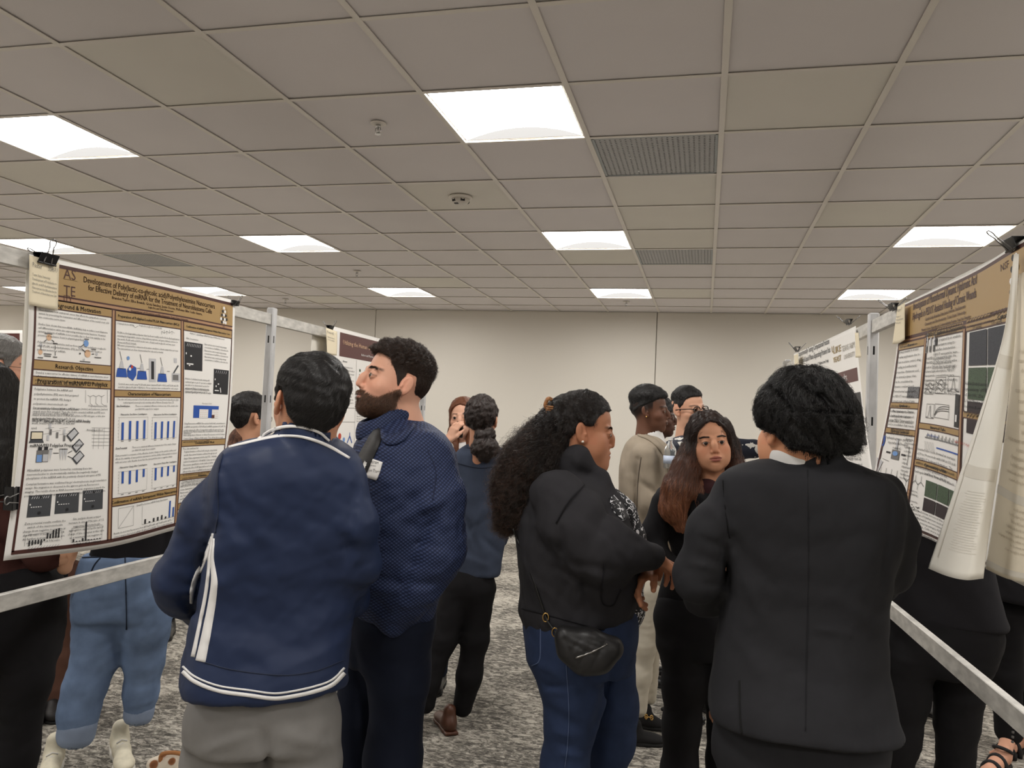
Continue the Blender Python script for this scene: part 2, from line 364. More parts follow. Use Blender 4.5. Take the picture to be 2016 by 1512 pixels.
def crm(P, n):          # Catmull-Rom resample along axis 0
    P = np.asarray(P, float); m = len(P); t = np.linspace(0, m-1, n); i = np.clip(np.floor(t).astype(int), 0, m-2); f = (t-i).reshape((-1,)+(1,)*(P.ndim-1))
    Q = np.concatenate([[2*P[0]-P[1]], P, [2*P[-1]-P[-2]]]); a, b, c, d = Q[i], Q[i+1], Q[i+2], Q[i+3]
    return .5*(2*b+(c-a)*f+(2*a-5*b+4*c-d)*f*f+(3*b-3*c+d-a)*f**3)
class Sheet:
    """a hanging sheet of paper: ctrl[row][col] world points, top row first; prints are laid on its front"""
    def __init__(s, name, ctrl, w, h, m, label, cat='poster', us=None, group=None, flip=False, thick=.0012, n=(33, 41)):
        C = np.asarray(ctrl, float); nu, nv = n
        G = crm(C, nv)
        if us is not None:
            D = crm(G.transpose(1,0,2), 161); uu = np.interp(np.linspace(0, len(us)-1, 161), range(len(us)), us)
            t = np.linspace(0, 1, nu); G = np.stack([np.stack([np.interp(t, uu, D[:,r,k]) for r in range(nv)]) for k in range(3)], -1)
        else: G = crm(G.transpose(1,0,2), nu).transpose(1,0,2)
        s.G, s.nu, s.nv, s.w, s.h = G, nu, nv, w, h
        du = np.gradient(G, axis=1); dv = np.gradient(G, axis=0); N = np.cross(dv, du); N /= np.linalg.norm(N, axis=2)[...,None]
        s.N = -N if flip else N; s.layers = {}
        s.root = empty(name, tuple(G[0, nu//2]), label=label, cat=cat, group=group)
        A = G.reshape(-1,3); B = (G-s.N*thick).reshape(-1,3); k = nu*nv; F = []
        for r in range(nv-1):
            for c in range(nu-1):
                a = r*nu+c; F += [[a, a+1, a+nu+1, a+nu], [k+a, k+a+nu, k+a+nu+1, k+a+1]]
        for c in range(nu-1): F += [[c, k+c, k+c+1, c+1], [(nv-1)*nu+c, (nv-1)*nu+c+1, k+(nv-1)*nu+c+1, k+(nv-1)*nu+c]]
        for r in range(nv-1): F += [[r*nu, (r+1)*nu, k+(r+1)*nu, k+r*nu], [r*nu+nu-1, k+r*nu+nu-1, k+(r+1)*nu+nu-1, (r+1)*nu+nu-1]]
        link('paper_sheet', mesh_np('paper_sheet', np.concatenate([A, B]), np.array(F)), m, s.root)
    def at(s, x, y, off):
        u = np.clip(np.asarray(x)/s.w, 0, 1)*(s.nu-1); v = np.clip(np.asarray(y)/s.h, 0, 1)*(s.nv-1)
        i = np.clip(u.astype(int), 0, s.nu-2); j = np.clip(v.astype(int), 0, s.nv-2); a = (u-i)[:,None]; b = (v-j)[:,None]
        f = lambda Q: (Q[j,i]*(1-a)+Q[j,i+1]*a)*(1-b)+(Q[j+1,i]*(1-a)+Q[j+1,i+1]*a)*b
        return f(s.G)+f(s.N)*off
    def uv(s, px, py):     # poster position (m from top left) seen at a pixel
        if not hasattr(s, 'P'):
            g = s.G.reshape(-1,3); q = PX(g); s.P = np.stack(q[:2], -1)
        d = ((s.P-[px, py])**2).sum(1); k = d.argmin(); j, i = divmod(k, s.nu); u, v = float(i), float(j)
        for _ in range(8):
            x, y = u/(s.nu-1)*s.w, v/(s.nv-1)*s.h; e = 1e-3
            P0 = np.array(PX(s.at([x], [y], 0)[0])[:2]); Pu = np.array(PX(s.at([x+e], [y], 0)[0])[:2]); Pv = np.array(PX(s.at([x], [y+e], 0)[0])[:2])
            J = np.stack([(Pu-P0)/e, (Pv-P0)/e], 1); dd = np.linalg.solve(J, np.array([px, py])-P0); u += dd[0]/s.w*(s.nu-1); v += dd[1]/s.h*(s.nv-1)
            u = min(max(u, 0), s.nu-1-1e-3); v = min(max(v, 0), s.nv-1-1e-3)
        return u/(s.nu-1)*s.w, v/(s.nv-1)*s.h
    def _put(s, part, m, xy, tri, layer):
        L = s.layers.setdefault((part, m.name), [[], [], 0, m]); V = s.at(xy[:,0], xy[:,1], getattr(s, 'lay', .0007)*layer); L[0].append(V); L[1].append(np.asarray(tri)+L[2]); L[2] += len(V)
    def rect(s, x0, y0, x1, y1, m, part='figure', layer=1):
        a = max(1, int(math.ceil(abs(x1-x0)/s.w*(s.nu-1)))); b = max(1, int(math.ceil(abs(y1-y0)/s.h*(s.nv-1))))
        # cuts follow the sheet's own grid so that the print never sinks into a bend
        gx = np.unique(np.concatenate([[x0, x1], [q for q in np.arange(s.nu)*s.w/(s.nu-1) if x0 < q < x1]])); gy = np.unique(np.concatenate([[y0, y1], [q for q in np.arange(s.nv)*s.h/(s.nv-1) if y0 < q < y1]]))
        X, Y = np.meshgrid(gx, gy); xy = np.stack([X.ravel(), Y.ravel()], 1); nx = len(gx); T_ = []
        for r in range(len(gy)-1):
            for c in range(nx-1):
                k = r*nx+c; T_ += [[k, k+nx, k+1], [k+1, k+nx, k+nx+1]]
        s._put(part, m, xy, T_, layer)
    def line(s, x0, y0, x1, y1, wd, m, part='figure', layer=2, n=None):
        L = math.hypot(x1-x0, y1-y0); n = n or max(1, int(L/.03)); t = np.linspace(0, 1, n+1); nx, ny = -(y1-y0)/L*wd/2, (x1-x0)/L*wd/2
        X = x0+(x1-x0)*t; Y = y0+(y1-y0)*t; xy = np.concatenate([np.stack([X+nx, Y+ny], 1), np.stack([X-nx, Y-ny], 1)]); k = n+1
        s._put(part, m, xy, [q for i in range(n) for q in ([i, i+1, k+i], [i+1, k+i+1, k+i])], layer)
    def poly(s, pts, wd, m, part='figure', layer=2):
        for a, b in zip(pts[:-1], pts[1:]): s.line(*a, *b, wd, m, part, layer, 1)
    def disc(s, x, y, r, m, part='figure', layer=2, n=12, ry=None):
        th = np.arange(n)*2*math.pi/n; xy = np.concatenate([[[x, y]], np.stack([x+r*np.cos(th), y+(ry or r)*np.sin(th)], 1)])
        s._put(part, m, xy, [[0, 1+(i+1) % n, 1+i] for i in range(n)], layer)
    def shape(s, pts, m, part='figure', layer=2):
        xy = np.array(pts, float); s._put(part, m, xy, [[0, i+1, i] for i in range(1, len(xy)-1)], layer)
    def text(s, t, x, y, size, m, al='c', part='lettering', layer=3, wid=None, res=1, bold=0., sx=1.):
        w0 = textwidth(t, res)*size*sx
        if wid: sx = sx*wid/w0; w0 = wid
        cx = x-(w0/2 if al == 'c' else w0 if al == 'r' else 0)
        for rep in ((0,), (0, bold))[bold > 0]:
            c2 = cx+rep
            for ch in t:
                V, F, adv = glyph(ch, res)
                if len(V): s._put(part, m, np.stack([c2+V[:,0]*size*sx, y-V[:,1]*size], 1), F[:, ::-1], layer)
                c2 += adv*size*sx
    def para(s, t, x, y, w, size, m, lead=1.22, part='paragraph_text', al='l', n=None, sx=1.):
        words, line, k = t.split(), '', 0
        i = 0
        while i < len(words) or (n and k < n):
            if i >= len(words): i = 0
            nx = (line+' '+words[i]).strip()
            if textwidth(nx)*size*sx > w and line:
                s.text(line, x if al == 'l' else x+w/2, y+k*size*lead, size, m, al, part, wid=w if al == 'j' else None, sx=sx); k += 1; line = words[i]
                if n and k >= n: return y+k*size*lead
            else: line = nx
            i += 1
        if line: s.text(line, x if al == 'l' else x+w/2, y+k*size*lead, size, m, al, part, sx=sx); k += 1
        return y+k*size*lead
    def done(s):
        for (part, mn), (V, F, n, m) in s.layers.items(): link(part, mesh_np(part, np.concatenate(V), np.concatenate(F), False), m, s.root, kind='stuff' if len(V) > 1 else None)
        return s
m_paper = mat('poster_paper', (243,240,235), .55, spec=.3)
m_paper_b = mat('poster_paper_back', (232,228,218), .7)
m_card = mat('tag_paper', (240,236,226), .8); m_cream = mat('cream_paper', (236,224,196), .8)
m_gold = mat('gold_ink', (172,141,92), .5); m_tan = mat('tan_ink', (178,138,104), .5); m_mar = mat('maroon_ink', (74,40,34), .5); m_mar2 = mat('maroon_ink_light', (92,52,48), .5)
m_ink = mat('black_ink', (42,40,42), .6); m_grey = mat('grey_ink', (120,118,116), .6); m_blue = mat('blue_ink', (38,84,170), .5); m_gel = mat('gel_black', (34,34,38), .5); m_gel2 = mat('gel_grey', (70,72,76), .5)
m_wht = mat('white_ink', (240,238,236), .5); m_lgrey = mat('pale_grey_ink', (200,200,202), .6); m_blue2 = mat('pale_blue_ink', (120,160,215), .5); m_peach = mat('peach_ink', (226,186,150), .5)
m_ghost = mat('show_through_ink', (214,208,196), .7); m_green = mat('cell_green', (66,84,62), .6, vary=(420,.75,3)); m_dcell = mat('cell_dark', (52,54,62), .6, vary=(300,.3,2)); m_brn = mat('cell_maroon', (44,32,36), .6)
m_redi = mat('red_ink', (196,70,50), .5); m_sem = mat('micrograph', (110,110,112), .6, vary=(220,.8,4))

def ctrl_px(rows, plane, off=None):
    return [[onplane(px, py, *plane, off=(off[r][c] if off else 0.)) for c, (px, py) in enumerate(row)] for r, row in enumerate(rows)]
PL = (-1.982, 0.)       # aisle face of the left rail
PR = (.757, -.041)      # aisle face of the right rail
rng = random.Random(5)

def barchart(P, x0, y0, x1, y1, hs, m=None, bw=.35, neg=False, box=True):
    m = m or m_blue
    if box:
        for a in ((x0,y0,x1,y0),(x0,y1,x1,y1),(x0,y0,x0,y1),(x1,y0,x1,y1)): P.line(*a, .0008, m_grey)
    for k in range(8): P.line(x0-.004, y0+(y1-y0)*k/7, x0-.001, y0+(y1-y0)*k/7, .0012, m_grey)
    n = len(hs)
    for k, h in enumerate(hs):
        c = x0+(x1-x0)*(k+.5)/n; b = (x1-x0)/n*bw/2
        if neg: P.rect(c-b, y0, c+b, y0+(y1-y0)*h, m, 'figure', 2)
        else: P.rect(c-b, y1-(y1-y0)*h, c+b, y1, m, 'figure', 2)
        P.rect(c-.006, y1+.003, c+.006, y1+.005, m_grey, 'figure', 2)
def gel(P, x0, y0, x1, y1, m, lanes=8, bands=True):
    P.rect(x0, y0, x1, y1, m, 'figure', 1); w = x1-x0; h = y1-y0
    for k in range(lanes):
        x = x0+w*(.12+.8*k/lanes); P.line(x, y0+h*.16, x+w*.05, y0+h*.05, .0022, m_lgrey, 'figure', 2)
        if bands and k < lanes*.6: P.rect(x, y0+h*.52, x+w*.06, y0+h*.56, m_wht if k < 4 else m_lgrey, 'figure', 2)
    P.rect(x0+w*.06, y0+h*.38, x0+w*.11, y0+h*.45, m_wht, 'figure', 2)

# poster 1, the long-titled gold one
rows = [[(58,500),(226,536),(358,566),(463,592)], [(56,651),(224,671),(359,685),(460,700)], [(45,802),(222,806),(358,805),(454,807)], [(29,953),(219,942),(352,924),(443,915)], [(7,1104),(216,1077),(345,1043),(431,1022)]]
PW, PH = 1.078, .925
P1 = Sheet('research_poster', ctrl_px(rows, PL), PW, PH, m_paper, 'large gold-headed white poster about nanocarriers clipped to the left frame', us=[0,.331,.665,1.], group='research posters')
P = P1; mx = .018
d1, d2 = .328*PW, .664*PW
hb = .118*PH
P.rect(mx, .014*PH, PW-mx, .030*PH, m_mar, 'border', 1); P.rect(mx, .027*PH, PW-mx, hb, m_gold, 'title_band', 2)
P.rect(mx, hb, PW-mx, hb+.005, m_mar, 'border', 2); P.rect(mx, hb+.005, PW-mx, hb+.014, m_tan, 'border', 1); P.rect(mx, hb+.014, PW-mx, hb+.019, m_mar, 'border', 2)
y0 = hb+.019; yb = .975*PH
P.rect(mx, y0, mx+.008, yb, m_mar, 'border', 2); P.rect(PW-mx-.006, y0, PW-mx, yb, m_mar, 'border', 2); P.rect(mx, yb-.004, PW-mx, yb+.008, m_mar, 'border', 2)
for d in (d1, d2): P.rect(d-.009, y0, d+.009, yb, m_tan, 'border', 1); P.rect(d-.010, y0, d-.005, yb, m_mar, 'border', 2); P.rect(d+.005, y0, d+.010, yb, m_mar, 'border', 2)
cols = [(mx+.008, d1-.010), (d1+.010, d2-.010), (d2+.010, PW-mx-.006)]
def band(c, v0, v1, t, sz=.017, P=None):
    P = P or P1; a, b = cols[c]; P.rect(a, v0, b, v1, m_gold, 'section_band', 2); P.rect(a, v0-.003, b, v0, m_mar, 'section_band', 2); P.rect(a, v1, b, v1+.003, m_mar, 'section_band', 2)
    P.text(t, (a+b)/2, (v0+v1)/2+sz*.36, sz, m_ink, bold=.0007)
def V_(px, py, P=None): return (P or P1).uv(px, py)[1]
def U_(px, py, P=None): return (P or P1).uv(px, py)[0]
P.text('Development of Poly(lactic-co-glycolic acid)/Polyethyleneimine Nanocarriers', .53*PW, .058*PH, .0275, m_mar, res=2, bold=.0006, wid=.665*PW, part='title_lettering')
P.text('for Effective Delivery of miRNA for the Treatment of Neuroblastoma Cells', .53*PW, .084*PH-.001, .0265, m_mar, res=2, bold=.0006, wid=.625*PW, part='title_lettering')
P.text('Brandon Taylor, Ellee Bounds, Greta Sanchez, Jessie Osorio, McKenna Siller, Leslie Guerra,', .55*PW, .0995*PH-.001, .0135, m_mar, res=1, bold=.0005, part='title_lettering')
P.text('Liqin Du, and Tania Betancourt', .55*PW, .110*PH, .0110, m_mar, bold=.0005, part='title_lettering')
P.text('Department of Chemistry and Biochemistry, Texas State University', .55*PW, .1215*PH+.012, .0115, m_mar, bold=.0004, part='title_lettering', layer=4)
xt = U_(128, 548)
for s_, yy, zz in (('AS', 542, .046), ('TE', 575, .046), ('ITY', 586, .026)):
    P.text(s_, xt-.008, V_(128, yy)+.010, zz, m_mar, al='l', part='crest_lettering', res=2)
P.line(xt-.01, V_(125,549), xt+.05, V_(125,549), .0012, m_mar, 'crest_lettering')
ex, ey = U_(440, 622), V_(440, 622)
for k, (a, b) in enumerate([(0,-.032),(-.008,-.018),(.008,-.018),(-.014,-.002),(0,-.004),(.014,-.002),(-.02,.014),(-.007,.013),(.007,.014),(.02,.013),(0,.026),(-.014,.027),(.014,.027)]):
    P.disc(ex+a, ey+b, .0068, m_ink if k % 2 else m_wht, 'emblem', 3, 8)
for k in range(7): P.line(ex-.030+.002*k, ey+.012-.008*k, ex-.026+.002*k, ey+.010-.008*k, .003, m_mar, 'emblem'); P.line(ex+.016+.002*k, ey-.036+.008*k, ex+.020+.002*k, ey-.033+.008*k, .003, m_mar, 'emblem')
P.text('ISSI', ex, ey+.047, .010, m_mar, part='emblem')
band(0, .131*PH+.007, .161*PH+.003, 'Background & Motivation', .021); band(1, .140*PH, .172*PH, 'Preparation of Polyplex-Loaded PLGA Nanocarriers (NCs)', .0135); band(2, .141*PH, .173*PH, 'Confirmation of miRNA Entrapment Within Nanocarrier Core', .0118)
a, b = cols[0]; w = b-a-.016; xa = a+.008; SZ = .0092
y = .161*PH+.017
y = P.para('Neuroblastoma is an embryonal cancer that affects the sympathetic nervous system by preventing the maturation and differentiation of the neural crest cells into connective nerve tissue.', xa, y, w, SZ, m_ink)
y = P.para('Studies have shown that microRNAs (miRNAs) help to induce neuroblastoma cell differentiation while also expressing antisuppressive functions. However, systemic delivery of miRNAs is not possible due to their low stability in the presence of nucleases, found in physiological fluids.', xa, y+.010, w, SZ, m_ink, al='l')
y = P.para('Polymer-based nanoparticles such as those made from poly(lactic-co-glycolic acid) (PLGA) and polyethylenimine (PEI) have been previously shown as potential vectors for miRNAs.', xa, y+.010, w, SZ, m_ink)
def U2(px, py): return P1.uv(px, py)
for px, py, rr, mm in ((96,664,.010,m_peach),(80,679,.006,m_lgrey),(79,693,.008,m_peach),(169,676,.011,m_blue2),(157,684,.005,m_lgrey),(172,696,.013,m_peach),(157,696,.003,m_ink),(165,708,.004,m_lgrey),(190,697,.005,m_lgrey)):
    x, y = U2(px, py); P.disc(x, y, rr, mm)
for q in ((91,669,86,673),(101,669,106,673),(80,683,80,688),(108,680,108,688),(108,692,108,700),(159,682,165,678),(160,686,168,694),(180,697,185,697)):
    P.line(*U2(q[0],q[1]), *U2(q[2],q[3]), .0022, m_ink)
for px, py, l in ((95,657,.03),(79,704,.02),(108,676,.018),(108,703,.016),(93,697,.03),(93,701,.026),(167,712,.045),(192,704,.03),(170,668,.02),(184,688,.02)):
    x, y = U2(px, py); P.rect(x-l/2, y-.0018, x+l/2, y+.0018, m_grey, 'figure', 2)
v = V_(140, 715); band(0, v, V_(140, 731), 'Research Objective', .020)
P.para('Develop a nanocarrier for effective delivery of miRNA to neuroblastoma cancer cells based on poly(lactic-co-glycolic acid) (PLGA) particles loaded with polyethylenimine (PEI)/miRNA polyplex and investigate its ability to protect the miRNA and effect an immunosuppressive function.', xa, V_(140,731)+.014, w, SZ, m_ink)
band(0, V_(140,746), V_(140,761), 'Preparation of miRNA/PEI Polyplex', .020)
y = P.para('Polyplexes between the miRNA and polyethylenimine (PEI) were first prepared to protect the miRNA. PEI, being a polycationic macromolecule can electrostatically stabilize RNA and facilitate endosomal escape of the miRNA once endocytosed into the target cells. In our work, branched PEI of MW 25 kDa was used.', xa, V_(140,761)+.016, w*.60, SZ*1.08, m_ink, lead=1.5)
for k in range(6):
    c = U2(172+5.5*k, 778+(k % 2)*3); d = U2(177.5+5.5*k, 778+((k+1) % 2)*3); P.line(*c, *d, .001, m_ink)
    if k % 2: P.line(*c, c[0], c[1]+.022, .001, m_ink); P.line(c[0], c[1]+.022, c[0]+.01, c[1]+.028, .001, m_ink)
for px in (168, 211): P.line(*U2(px, 768), *U2(px, 793), .001, m_ink)
P.text('Polyethylenimine (PEI)', *U2(192, 801), .009, m_ink)
y = P.para('For preparation of the polyplexes, miRNA sense (mimic) and antisense (carrier) strands were first annealed. Then, the double stranded miRNA and PEI were mixed at various molar ratios of RNA phosphate to PEI nitrogen, a ratio also known as the P:N ratio.', xa, V_(130,806), w, SZ, m_ink)
P.text('506-3p-WT (mimic) and 506-3p-WT or (carrier) miRNA Annealing', xa, V_(110,831), .0132, m_ink, al='l', bold=.0005, wid=w*.74)
for k in range(6): x, y = U2(180, 842+k*7); P.line(x, y, x+.09, y+.002, .001, m_grey)
for k in range(3): P.line(*U2(185+k*10, 842), *U2(183+k*10, 884), .001, m_grey)
P.text('Annealing protocol', *U2(186, 848), .009, m_ink)
def ic_laptop(P, x, y, s): P.rect(x-s, y-s*.7, x+s, y+s*.5, m_ink, 'figure', 1); P.rect(x-s*.85, y-s*.55, x+s*.85, y+s*.35, m_cream, 'figure', 2); P.shape([(x-s, y+s*.5),(x-s*1.2, y+s*.9),(x+s*1.2, y+s*.9),(x+s, y+s*.5)][::-1], m_gel2)
ic_laptop(P, *U2(72, 859), .022)
for k, (px, py) in enumerate(((98,838),(99,850),(94,861),(112,856),(126,850),(126,862),(143,855))):
    x, y = U2(px, py); P.rect(x-.004, y-.008, x+.004, y+.010, (m_lgrey, m_grey)[k % 2], 'figure', 2); P.line(x-.02, y-.01, x+.012, y-.014, .0008, m_grey)
P.text('miRNA/PEI Polyplex Preparation', xa, V_(85,880), .0145, m_ink, al='l', bold=.0005)
for px, py, mm in ((77,898,m_blue2),(89,897,m_lgrey)):
    x, y = U2(px, py); P.rect(x-.011, y-.018, x+.011, y+.020, m_grey, 'figure', 1); P.rect(x-.009, y-.004, x+.009, y+.018, mm, 'figure', 2); P.rect(x-.007, y-.028, x+.007, y-.018, m_gel, 'figure', 2)
for px in (99, 119, 124, 129):
    x, y = U2(px, 893); P.shape([(x-.005,y-.012),(x,y+.024),(x+.005,y-.012)], m_lgrey); P.rect(x-.006, y-.016, x+.006, y-.012, m_grey, 'figure', 2)
for px, py in ((152,877),(153,900),(142,855)):
    x, y = U2(px, py); P.shape([(x-.024,y+.004),(x-.004,y+.024),(x+.026,y-.004),(x+.006,y-.022)], m_gel2); P.shape([(x-.018,y+.003),(x-.004,y+.017),(x+.020,y-.005),(x+.006,y-.017)], m_lgrey, layer=3)
for q in ((133,892,142,887),(133,898,142,902),(104,892,115,892)): P.line(*U2(q[0],q[1]), *U2(q[2],q[3]), .002, m_ink)
P.para('PEI/miRNA polyplexes were formed by combining these two macromolecules to electrostatically stabilize the negatively charged phosphates of the miRNA with the positively charged nitrogens of PEI.', xa, V_(120,926), w, SZ*1.05, m_ink)
P.para('Complex formation was confirmed by gel electrophoresis via gel retardation assays. No migration is observed in the agarose gels via fluorescence imaging. The results show as RNA becomes neutral, migration towards the positive electrode no longer occurs since the polyplex is no longer negative.', xa, V_(120,952), w, SZ*1.05, m_ink)
for (p0, p1, p2) in (((57,976),(54,1019),101),((110,972),(107,1012),155),((163,966),(159,1006),202)):
    x0, v0 = U2(*p0); v1 = U2(*p1)[1]; x1 = U_(p2, 985); gel(P, x0, v0, x1, v1, m_gel2)
    P.disc((x0+x1)/2, v1-.012, .005, m_gel, layer=3); P.disc((x0+x1)/2, v0+.006, .004, m_gel, layer=3)
P.para('Zeta potential results confirm the switch of the macromolecule charge from negative to positive as the PEI ratio is increased past 1:8. As further increases in charge are seen past the 1:8 P:N ratio.', xa+.01, V_(84,1028)+.004, w*.46, .0098, m_ink, al='c')
P.para('Size analysis shows a major increase in size at P:N ratio of 1:2, suggesting macromolecule aggregation caused by the lack of charge of the complex at this ratio as a minimum from negative to positive.', xa+w*.52, V_(168,1019)+.004, w*.46, .0098, m_ink, al='c')
x0, v0 = U2(50, 1054); x1, v1 = U2(120, 1068)
P.line(x0, v0, x0, v1, .001, m_grey); P.line(x0, v0, x1, v0-.006, .001, m_grey); P.line(x1, v0-.004, x1, v1-.01, .001, m_grey); vm = (v0+v1)/2
for k, h in enumerate((-.018,-.016,-.014,-.014,-.018,-.006,.018,.014,.026,.028,.03)):
    c = x0+.014+(x1-x0-.02)*k/10.5; P.rect(c-.0025, min(vm, vm-h), c+.0025, max(vm, vm-h), m_ink, 'figure', 2); P.line(c-.004, v1+.012, c+.004, v1+.004, .001, m_grey)
x0, v0 = U2(141, 1040); x1, v1 = U2(200, 1060); P.line(x0, v0, x0, v1, .001, m_grey); P.line(x0, v1, x1, v1, .001, m_grey); P.line(x0, v0, x1, v0, .001, m_grey); P.line(x1, v0, x1, v1, .001, m_grey)
for k in range(10):
    c = x0+.008+(x1-x0)*k/10.5; h = .062 if k == 4 else .01 if k in (0, 3) else .003; P.rect(c-.003, v1-h, c+.003, v1, m_ink, 'figure', 2); P.line(c-.004, v1+.012, c+.004, v1+.004, .001, m_grey)
P.text('miRNA to PEI (P to N Ratio)', *U2(85, 1082), .0085, m_ink); P.text('miRNA to PEI (P to N Ratio)', *U2(172, 1070), .0085, m_ink)
# column 2
a, b = cols[1]; w = b-a-.016; xa = a+.008; y = .172*PH+.018
for k in range(5):
    c = U2(318+5*k, 652+(k % 2)*4); d = U2(323+5*k, 652+((k+1) % 2)*4); P.line(*c, *d, .001, m_ink); P.line(*c, c[0], c[1]+(-.012 if k % 2 else .012), .001, m_ink)
P.poly([U2(262,641), U2(266,645), U2(271,642)], .001, m_ink); P.text('Polyvinyl alcohol (PVA)', *U2(247,640), .0085, m_ink); P.text('Poly(lactic-co-glycolic acid) (PLGA)', *U2(296,645), .0085, m_ink)
y = P.para('PLGA is a biodegradable polyester that has been readily used in biomedical applications including biodegradable sutures, drug delivery systems, and gene delivery carriers. In this work, PLGA with a 50:50 molar ratio of lactic acid to glycolic acid was used (Purasorb PDLG 5002A).', xa, V_(285,662), w, SZ, m_ink)
y = P.para('NPs were prepared by a water-in-oil-in-water emulsion, solvent evaporation process. The nanocarriers are then characterized for size and potential.', xa, V_(285,686), w, SZ, m_ink)
for px, py, kind in ((239,732,0),(259,730,1),(279,737,0),(300,729,2),(319,742,0),(346,738,3)):
    x, y = U2(px, py)
    if kind == 0: P.shape([(x-.020,y-.012),(x-.026,y+.018),(x+.026,y+.018),(x+.020,y-.012)], m_blue); P.shape([(x-.004,y-.038),(x-.012,y-.010),(x+.012,y-.010),(x+.004,y-.038)], m_lgrey); P.line(x, y-.04, x-.01, y-.07, .002, m_ink)
    if kind == 1: P.shape([(x-.022,y-.004),(x-.022,y+.02),(x+.006,y+.034),(x+.022,y+.014),(x+.022,y-.012),(x-.006,y-.022)], m_blue); P.disc(x, y-.014, .006, m_redi, layer=3); P.disc(x-.01, y-.006, .006, m_wht, layer=3)
    if kind == 2: P.rect(x-.018, y-.042, x+.018, y+.042, m_lgrey, 'figure', 1); P.rect(x-.007, y-.032, x+.007, y+.032, m_gel, 'figure', 2)
    if kind == 3: P.rect(x-.024, y-.006, x+.024, y+.026, m_lgrey, 'figure', 1); P.rect(x-.018, y, x+.014, y+.02, m_grey, 'figure', 2); P.line(x-.014, y-.006, x+.014, y-.036, .006, m_gel2); P.rect(x-.012, y-.062, x+.006, y-.044, m_lgrey, 'figure', 1)
for q in ((249,731,254,731),(269,725,275,725),(288,727,293,727),(328,731,334,731)): P.line(*U2(q[0],q[1]), *U2(q[2],q[3]), .0012, m_ink)
P.disc(*U2(252,705), .007, m_blue2)
P.para('Controls were made using PLGA with water (labeled PLGA + H2O) and PLGA with PEI and H2O (labeled PLGA + PEI/H2O). Three replicates were conducted for each sample.', xa, V_(285,759), w, SZ*.95, m_ink, al='c')
band(1, V_(290,770), V_(290,781), 'Characterization of Nanocarriers', .0165)
P.para('The size and zeta potential of the PLGA nanocarriers was determined using dynamic light scattering and electrophoretic mobility with a Malvern Zetasizer Nano ZS.', xa, V_(290,787)+.002, w, SZ*.95, m_ink, al='c')
P.text('Size Distribution:', xa, V_(240,801), SZ, m_ink, al='l', bold=.0006); P.para('There is no statistical difference between any of the sample sizes per ANOVA single factor analysis.', xa+.09, V_(240,801), w-.09, SZ*.95, m_ink)
for p0, p1, hs in (((234,822),(290,863),(.78,.84,.83,.86)), ((300,822),(347,861),(.78,.8,.8,.81))):
    x0, v0 = U2(*p0); x1, v1 = U2(*p1); barchart(P, x0, v0, x1, v1, hs, bw=.3)
    P.text('Nanocarrier Size Before Centrifugation', (x0+x1)/2, v0-.008, .008, m_ink, bold=.0004)
P.text('Zeta Potential:', xa, V_(240,884), SZ, m_ink, al='l', bold=.0006); P.para('There is no statistical difference between any of the sample charges per ANOVA single factor analysis.', xa+.078, V_(240,884), w-.078, SZ*.95, m_ink)
P.para('Zeta potential is a measure of the effective electric charge on the particle surface and affects the stability of nanoparticle suspensions and the ability of the particle to interact with and enter cells. Results show that the nanoparticles have a negative charge.', xa, V_(240,898), w, SZ, m_ink)
for p0, p1, hs in (((234,929),(288,963),(.55,.62,.58,.38)), ((300,922),(346,953),(.62,.5,.5,.33))):
    x0, v0 = U2(*p0); x1, v1 = U2(*p1); barchart(P, x0, v0, x1, v1, hs, neg=True, bw=.28)
    P.text('Nanocarrier Charge After Centrifugation', (x0+x1)/2, v0-.012, .008, m_ink, bold=.0004)
band(1, V_(285,972), V_(285,985), 'Confirmation of miRNA Entrapment Within Nanocarriers', .0150)
P.text('QuantiFluorescence miRNA Assay Supernatants', *U2(300,990), .009, m_ink)
x0, v0 = U2(233, 1001); x1, v1 = U2(262, 1034)
for q in ((x0,v0,x1,v0),(x0,v1,x1,v1),(x0,v0,x0,v1),(x1,v0,x1,v1),(x0,v1,x1,v0)): P.line(*q, .001, m_grey)
x0, v0 = U2(280, 996); x1, v1 = U2(345, 1016); P.line(x0, v0, x0, v1, .001, m_grey); P.line(x0, v1, x1, v1, .001, m_grey); hh = (.25,.08,.2,.2,.25,.12,.95,.55)
for k, h in enumerate(hh): c = x0+.01+(x1-x0-.01)*(k+.3)/8; P.rect(c-.0045, v1-(v1-v0)*h, c+.0045, v1, m_ink if k < 6 else m_blue, 'figure', 2); P.line(c-.006, v1+.014, c+.006, v1+.006, .001, m_grey)
P.para('Results showed that fluorescence from the Hoechst stain was observed even by the control samples that lacked miRNA (PLGA and PLGA/PEI). These results indicate that there is an interference with some of the components of the nanocarrier formulation.', xa, V_(285,1034)+.008, w, SZ, m_ink)
